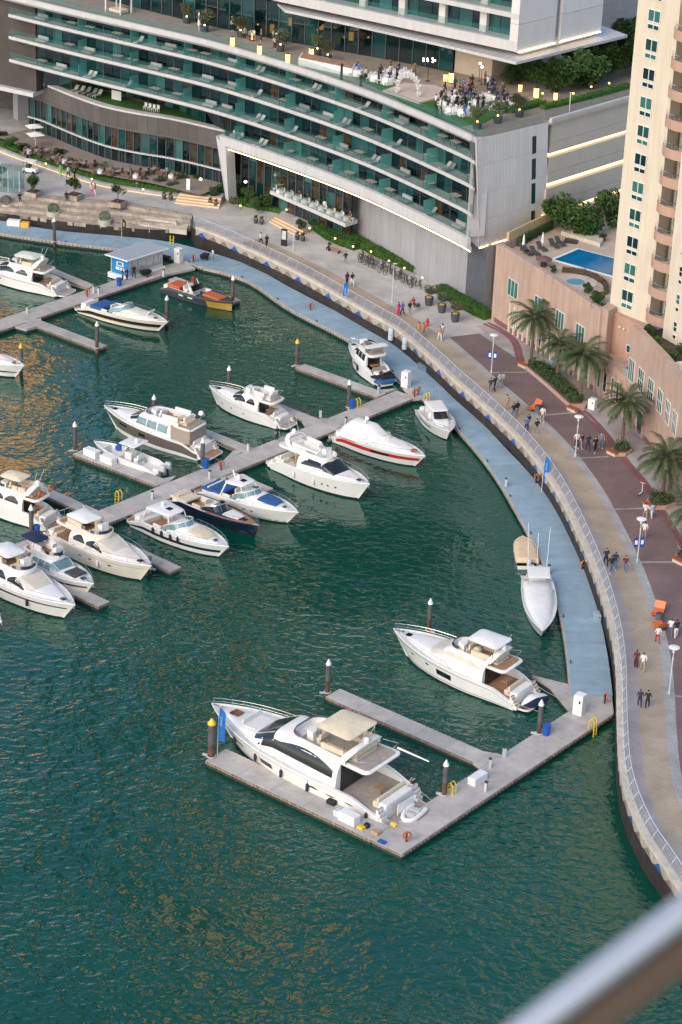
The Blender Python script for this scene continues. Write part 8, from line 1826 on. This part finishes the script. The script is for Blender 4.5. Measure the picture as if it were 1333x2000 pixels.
# furniture on the balconies and terraces
def sofa_proto():
    M_fur = mat('pale_grey_furniture', (.34, .35, .34), .8, objvar=.5); t = thing('balcony_sofa', 'sofa', 'sofa', (0, 0, 0)); mb = MB(); mb.prism(rrect(-.9, .9, .4, .4, .1, .1, 3), .12, .42, .03, .05); mb.build('seat', M_fur, t); mb = MB(); mb.prism(rrect(-.9, .9, .12, .12, .05, .05, 2), .30, .78); o = mb.build('backrest', M_fur, t); o.location = (0, .33, 0); return t
def lounger_proto():
    t = thing('balcony_lounger', 'lounger', 'lounger', (0, 0, 0)); mb = MB(); mb.slab([[(x, y, z) for x in (-.28, .28)] for y, z in ((-.85, .32), (.2, .34), (.7, .85))], .07); mb.build('seat', MATS['pale_grey_furniture'], t); mb = MB()
    for x in (-.24, .24): mb.tube([(x, -.8, 0), (x, -.8, .3), (x, .2, .3), (x, .25, 0)], .025, 4)
    mb.build('leg_frame', M_lgrey, t); return t
def tbl_proto():
    t = thing('balcony_table', 'table', 'table', (0, 0, 0)); mb = MB(); mb.prism(rrect(-.7, .7, .4, .4, .06, .06, 2), .68, .73); mb.build('tabletop', M_teakg, t); mb = MB()
    for x in (-.6, .6):
        for y in (-.3, .3): mb.box(x - .03, x + .03, y - .03, y + .03, 0, .68)
    mb.build('leg_frame', M_dgrey, t); return t
PS, PLo, PTb = Proto(sofa_proto()), Proto(lounger_proto()), Proto(tbl_proto()); FL = ['lowest', 'second', 'third', 'top']
rf_ = random.Random(3)
for k, (za, zb) in enumerate(STOR):
    l = (hF if k == 0 else hL) + 1.5
    while l < h1 - 2:
        c = rf_.random(); P_, nm = (PS, 'pale sofa') if c < .25 else (PLo, 'pale lounger') if c < .5 else (PTb, 'small brown table')
        if P_ is PLo:
            for q in range(rf_.choice([1, 1, 2])): p = HCUR.at(l, .95); P_.put((p.x, p.y, za + .03), ang(HCUR.tan(l)), '%s standing on a %s floor balcony of the hotel' % (nm, FL[k]), group='%s floor balcony %ss' % (FL[k], nm)); l += .75
        else: p = HCUR.at(l, 1.1); P_.put((p.x, p.y, za + .03), ang(HCUR.tan(l)), '%s standing on a %s floor balcony of the hotel' % (nm, FL[k]), group='%s floor balcony %ss' % (FL[k], nm))
        l += rf_.uniform(2.2, 5.5)
for u, v in ((146, 180), (158, 182), (170, 184), (182, 187), (192, 189)): PLo.put(G(u, v, 10.77), R(-35), 'white lounger in the row on the left podium lawn', group='loungers on the podium lawn')
for u, v in ((284, 214), (292, 216), (300, 218), (308, 219)): PC.put(G(u, v, 10.77), R(-30), 'white chair in the row on the podium lawn', group='chairs on the podium lawn')
t = thing('white_screen', 'white privacy screen on the podium lawn', 'screen', G(228, 195, 10.77), R(-30)); mb = MB(); mb.obox((0, 0, .6), (1.5, .08, 1.2)); mb.build('screen_panel', M_whitep, t)
# dining tables outside the restaurant: small dark tables, brown chairs and diners
dch = thing('cafe_chair', 'brown chair outside the restaurant', 'chair', (0, 0, 0), 0, 'chairs outside the restaurant'); mb = MB(); mb.box(-.22, .22, -.22, .22, .05, .42); mb.build('seat', mat('rattan', (.15, .10, .07), .8, var=.3), dch); mb = MB(); mb.box(-.22, .22, .16, .24, .42, .8); mb.build('backrest', MATS['rattan'], dch); PDC = Proto(dch)
for i in range(17):
    u = lerp(55, 335, i / 16); v = interp([(55, 300), (120, 318), (200, 335), (260, 345), (335, 352)], u) + rf_.uniform(-12, 5)
    p = G(u, v, DZ + .02); (PT if i % 4 == 0 else PTb).put(p, rf_.uniform(0, 3), 'small %s table outside the restaurant' % ('white cloth covered' if i % 4 == 0 else 'grey topped'), scale=.6 if i % 4 == 0 else .8, group='dining tables outside the restaurant')
    for a in range(3): PDC.put(p + Vector((math.cos(a * 2.1 + i) * .85, math.sin(a * 2.1 + i) * .85, 0)), a * 2.1 + i + math.pi / 2)
    if i % 2: person(p + Vector((.6, -.6, 0)), 'diner in dark clothes among the restaurant tables', rf_.choice(['black', 'navy', 'grey']), 'black', 'stand', rf_.uniform(0, 6), s=.8, group='diners outside the restaurant')
for i in range(9):
    f = (i + .5) / 9; a = rt[0].lerp(rt[2], f); b2 = (rt[5].lerp(rt[3], f)); p = a.lerp(b2, .45)
    PT.put((p.x, p.y, 5.5), 0, 'small white table on the jutting restaurant terrace', scale=.55, group='tables on the jutting terrace')
    for s_ in (-.6, .6): PC.put((p.x + s_, p.y - s_ * .6, 5.5), s_ * 2, 'chair on the jutting restaurant terrace', group='chairs on the jutting terrace')
    if i % 3 != 1: person((p.x + .4, p.y - .5, 5.5), 'diner on the jutting restaurant terrace', rf_.choice(['black', 'white', 'maroon']), 'khaki', 'stand', rf_.uniform(0, 6), s=.85, group='diners on the jutting terrace')
for u, v, l in ((547, 372, 'left'), (675, 412, 'right')): pot(u, v, .42, .8, 'pale pot with a bushy shrub on the jutting terrace, %s one' % l, 'olive', .75, 5.5)
mb = MB(); p = G(392, 368, 4.6); t = thing('entrance_lamp', 'warm hanging lamp at the restaurant door', 'lamp', p + Vector((0, 0, 1.2))); mb.ball((0, 0, 0), .2, 10, 1, 1, .8); mb.build('lamp_globe', M_bulb, t)
p = G(480, 355, 6.0); t = thing('entrance_lamp', 'warm hanging lamp behind the glass right of the slanting leg', 'lamp', p); mb = MB(); mb.ball((0, 0, 0), .2, 10, 1, 1, .8); mb.build('lamp_globe', M_bulb, t)
p = G(368, 372, 3.7); t = thing('menu_board', 'white menu board at the top of the lit stairs', 'sign', p, R(-25)); mb = MB(); mb.obox((0, 0, .75), (.5, .08, 1.5)); mb.build('board', M_whitep, t); mb = MB(); mb.obox((0, 0, .04), (.6, .4, .08)); mb.build('base', M_black, t)

for i, (u, v, z) in enumerate(((655, 468, 3.4), (690, 484, 3.4), (725, 494, 3.5), (760, 512, 3.5), (790, 526, 3.5), (825, 545, 3.5), (605, 448, 3.4), (560, 412, 3.2), (470, 404, 3.2), (180, 352, 3.7), (280, 372, 3.7), (90, 322, 3.7), (1155, 172, 23.4), (1190, 165, 23.4), (1120, 185, 23.2), (985, 175, 23.2), (960, 160, 23.2), (1060, 185, 23.2))):
    p = G(u, v, z); t = thing('garden_light', 'small amber garden light among the %s' % ('roof garden trees' if z > 20 else 'hedges by the hotel'), 'lamp', p, 0, 'amber garden lights of the %s' % ('roof garden' if z > 20 else 'hedges')); mb = MB(); mb.ball((0, 0, .16), .11, 8); mb.build('light_globe', glow('garden_amber', (1, .5, .14), 5), t); mb = MB(); mb.lathe([(.02, -.5), (.02, .1)], 5); mb.build('spike', M_black, t)

for i, (u, v, r, c) in enumerate(((20, 282, 1.1, 'dense'), (75, 300, .9, 'small'), (96, 312, 1.0, 'olive'), (140, 322, .9, 'dense'), (165, 332, 1.0, 'small'), (225, 342, 1.0, 'olive'), (255, 350, .9, 'dense'), (285, 356, .9, 'flower'), (312, 360, 1.0, 'small'), (336, 366, .9, 'dense'), (5, 268, 1.0, 'small'), (500, 402, 1.0, 'dense'), (455, 396, .9, 'olive'))):
    plant('terrace_bush', 'bush in the planting between restaurant tables and long curved hedge', 'bush', G(u, v + 4, 3.1), c, r, .45, group='bushes behind the curved hedge')
for i in range(16):
    l = WO.L * (.04 + .058 * i); p = WO.at(l, -.3); t = thing('mooring_cleat', 'small dark mooring cleat on the outer edge of the blue walkway', 'cleat', (p.x, p.y, DK + .02), ang(WO.tan(l)), 'cleats along the blue walkway'); mb = MB(); mb.box(-.1, .1, -.05, .05, 0, .09); mb.build('cleat_base', M_dgrey, t); mb = MB(); mb.tube([(-.24, 0, .13), (.24, 0, .13)], .035, 6); mb.build('cleat_horn', M_dgrey, t)
# ================================================================== handrail of the balcony the picture is taken from
def ray_pt(u, v, dist): return Vector((0, 0, CAM_H)) + (fwd + RT * ((u - 666.5) / F_PX) - UP * ((v - 1000.0) / F_PX)) * dist
M_alu = mat('brushed_handrail', (.50, .53, .57), .35, .6, var=.05)
a, b = ray_pt(753, 2222, 2.5), ray_pt(1453, 1692, 2.6); ax = (b - a).normalized()
rail_t = thing('balcony_handrail', 'blurred pale metal handrail at the lower right, close to the camera', 'railing', a)
a2, b2 = a - ax * 1.2, b + ax * 1.2
mb = MB(); mb.tube([a2, b2], .0185, 20); mb.build('top_tube', M_alu, rail_t, world=True, smooth=60)
dn = Vector((0, 0, -1)); pr = ax.cross(Vector((0, 0, 1))).normalized()
def bar(z, w_, h_, name, m, off=0.0): mb = MB(); c = (a2 + b2) / 2 + dn * z + pr * off; mb.obox(c, ((b2 - a2).length, w_, h_), 0, Matrix((ax, pr, ax.cross(pr))).transposed()); mb.build(name, m, rail_t, world=True)
M_brz = mat('bronze_bar', (.22, .16, .12), .4, .3, var=.1)
bar(.034, .022, .022, 'lower_bar', M_brz); bar(.061, .026, .026, 'glass_channel', M_brz)
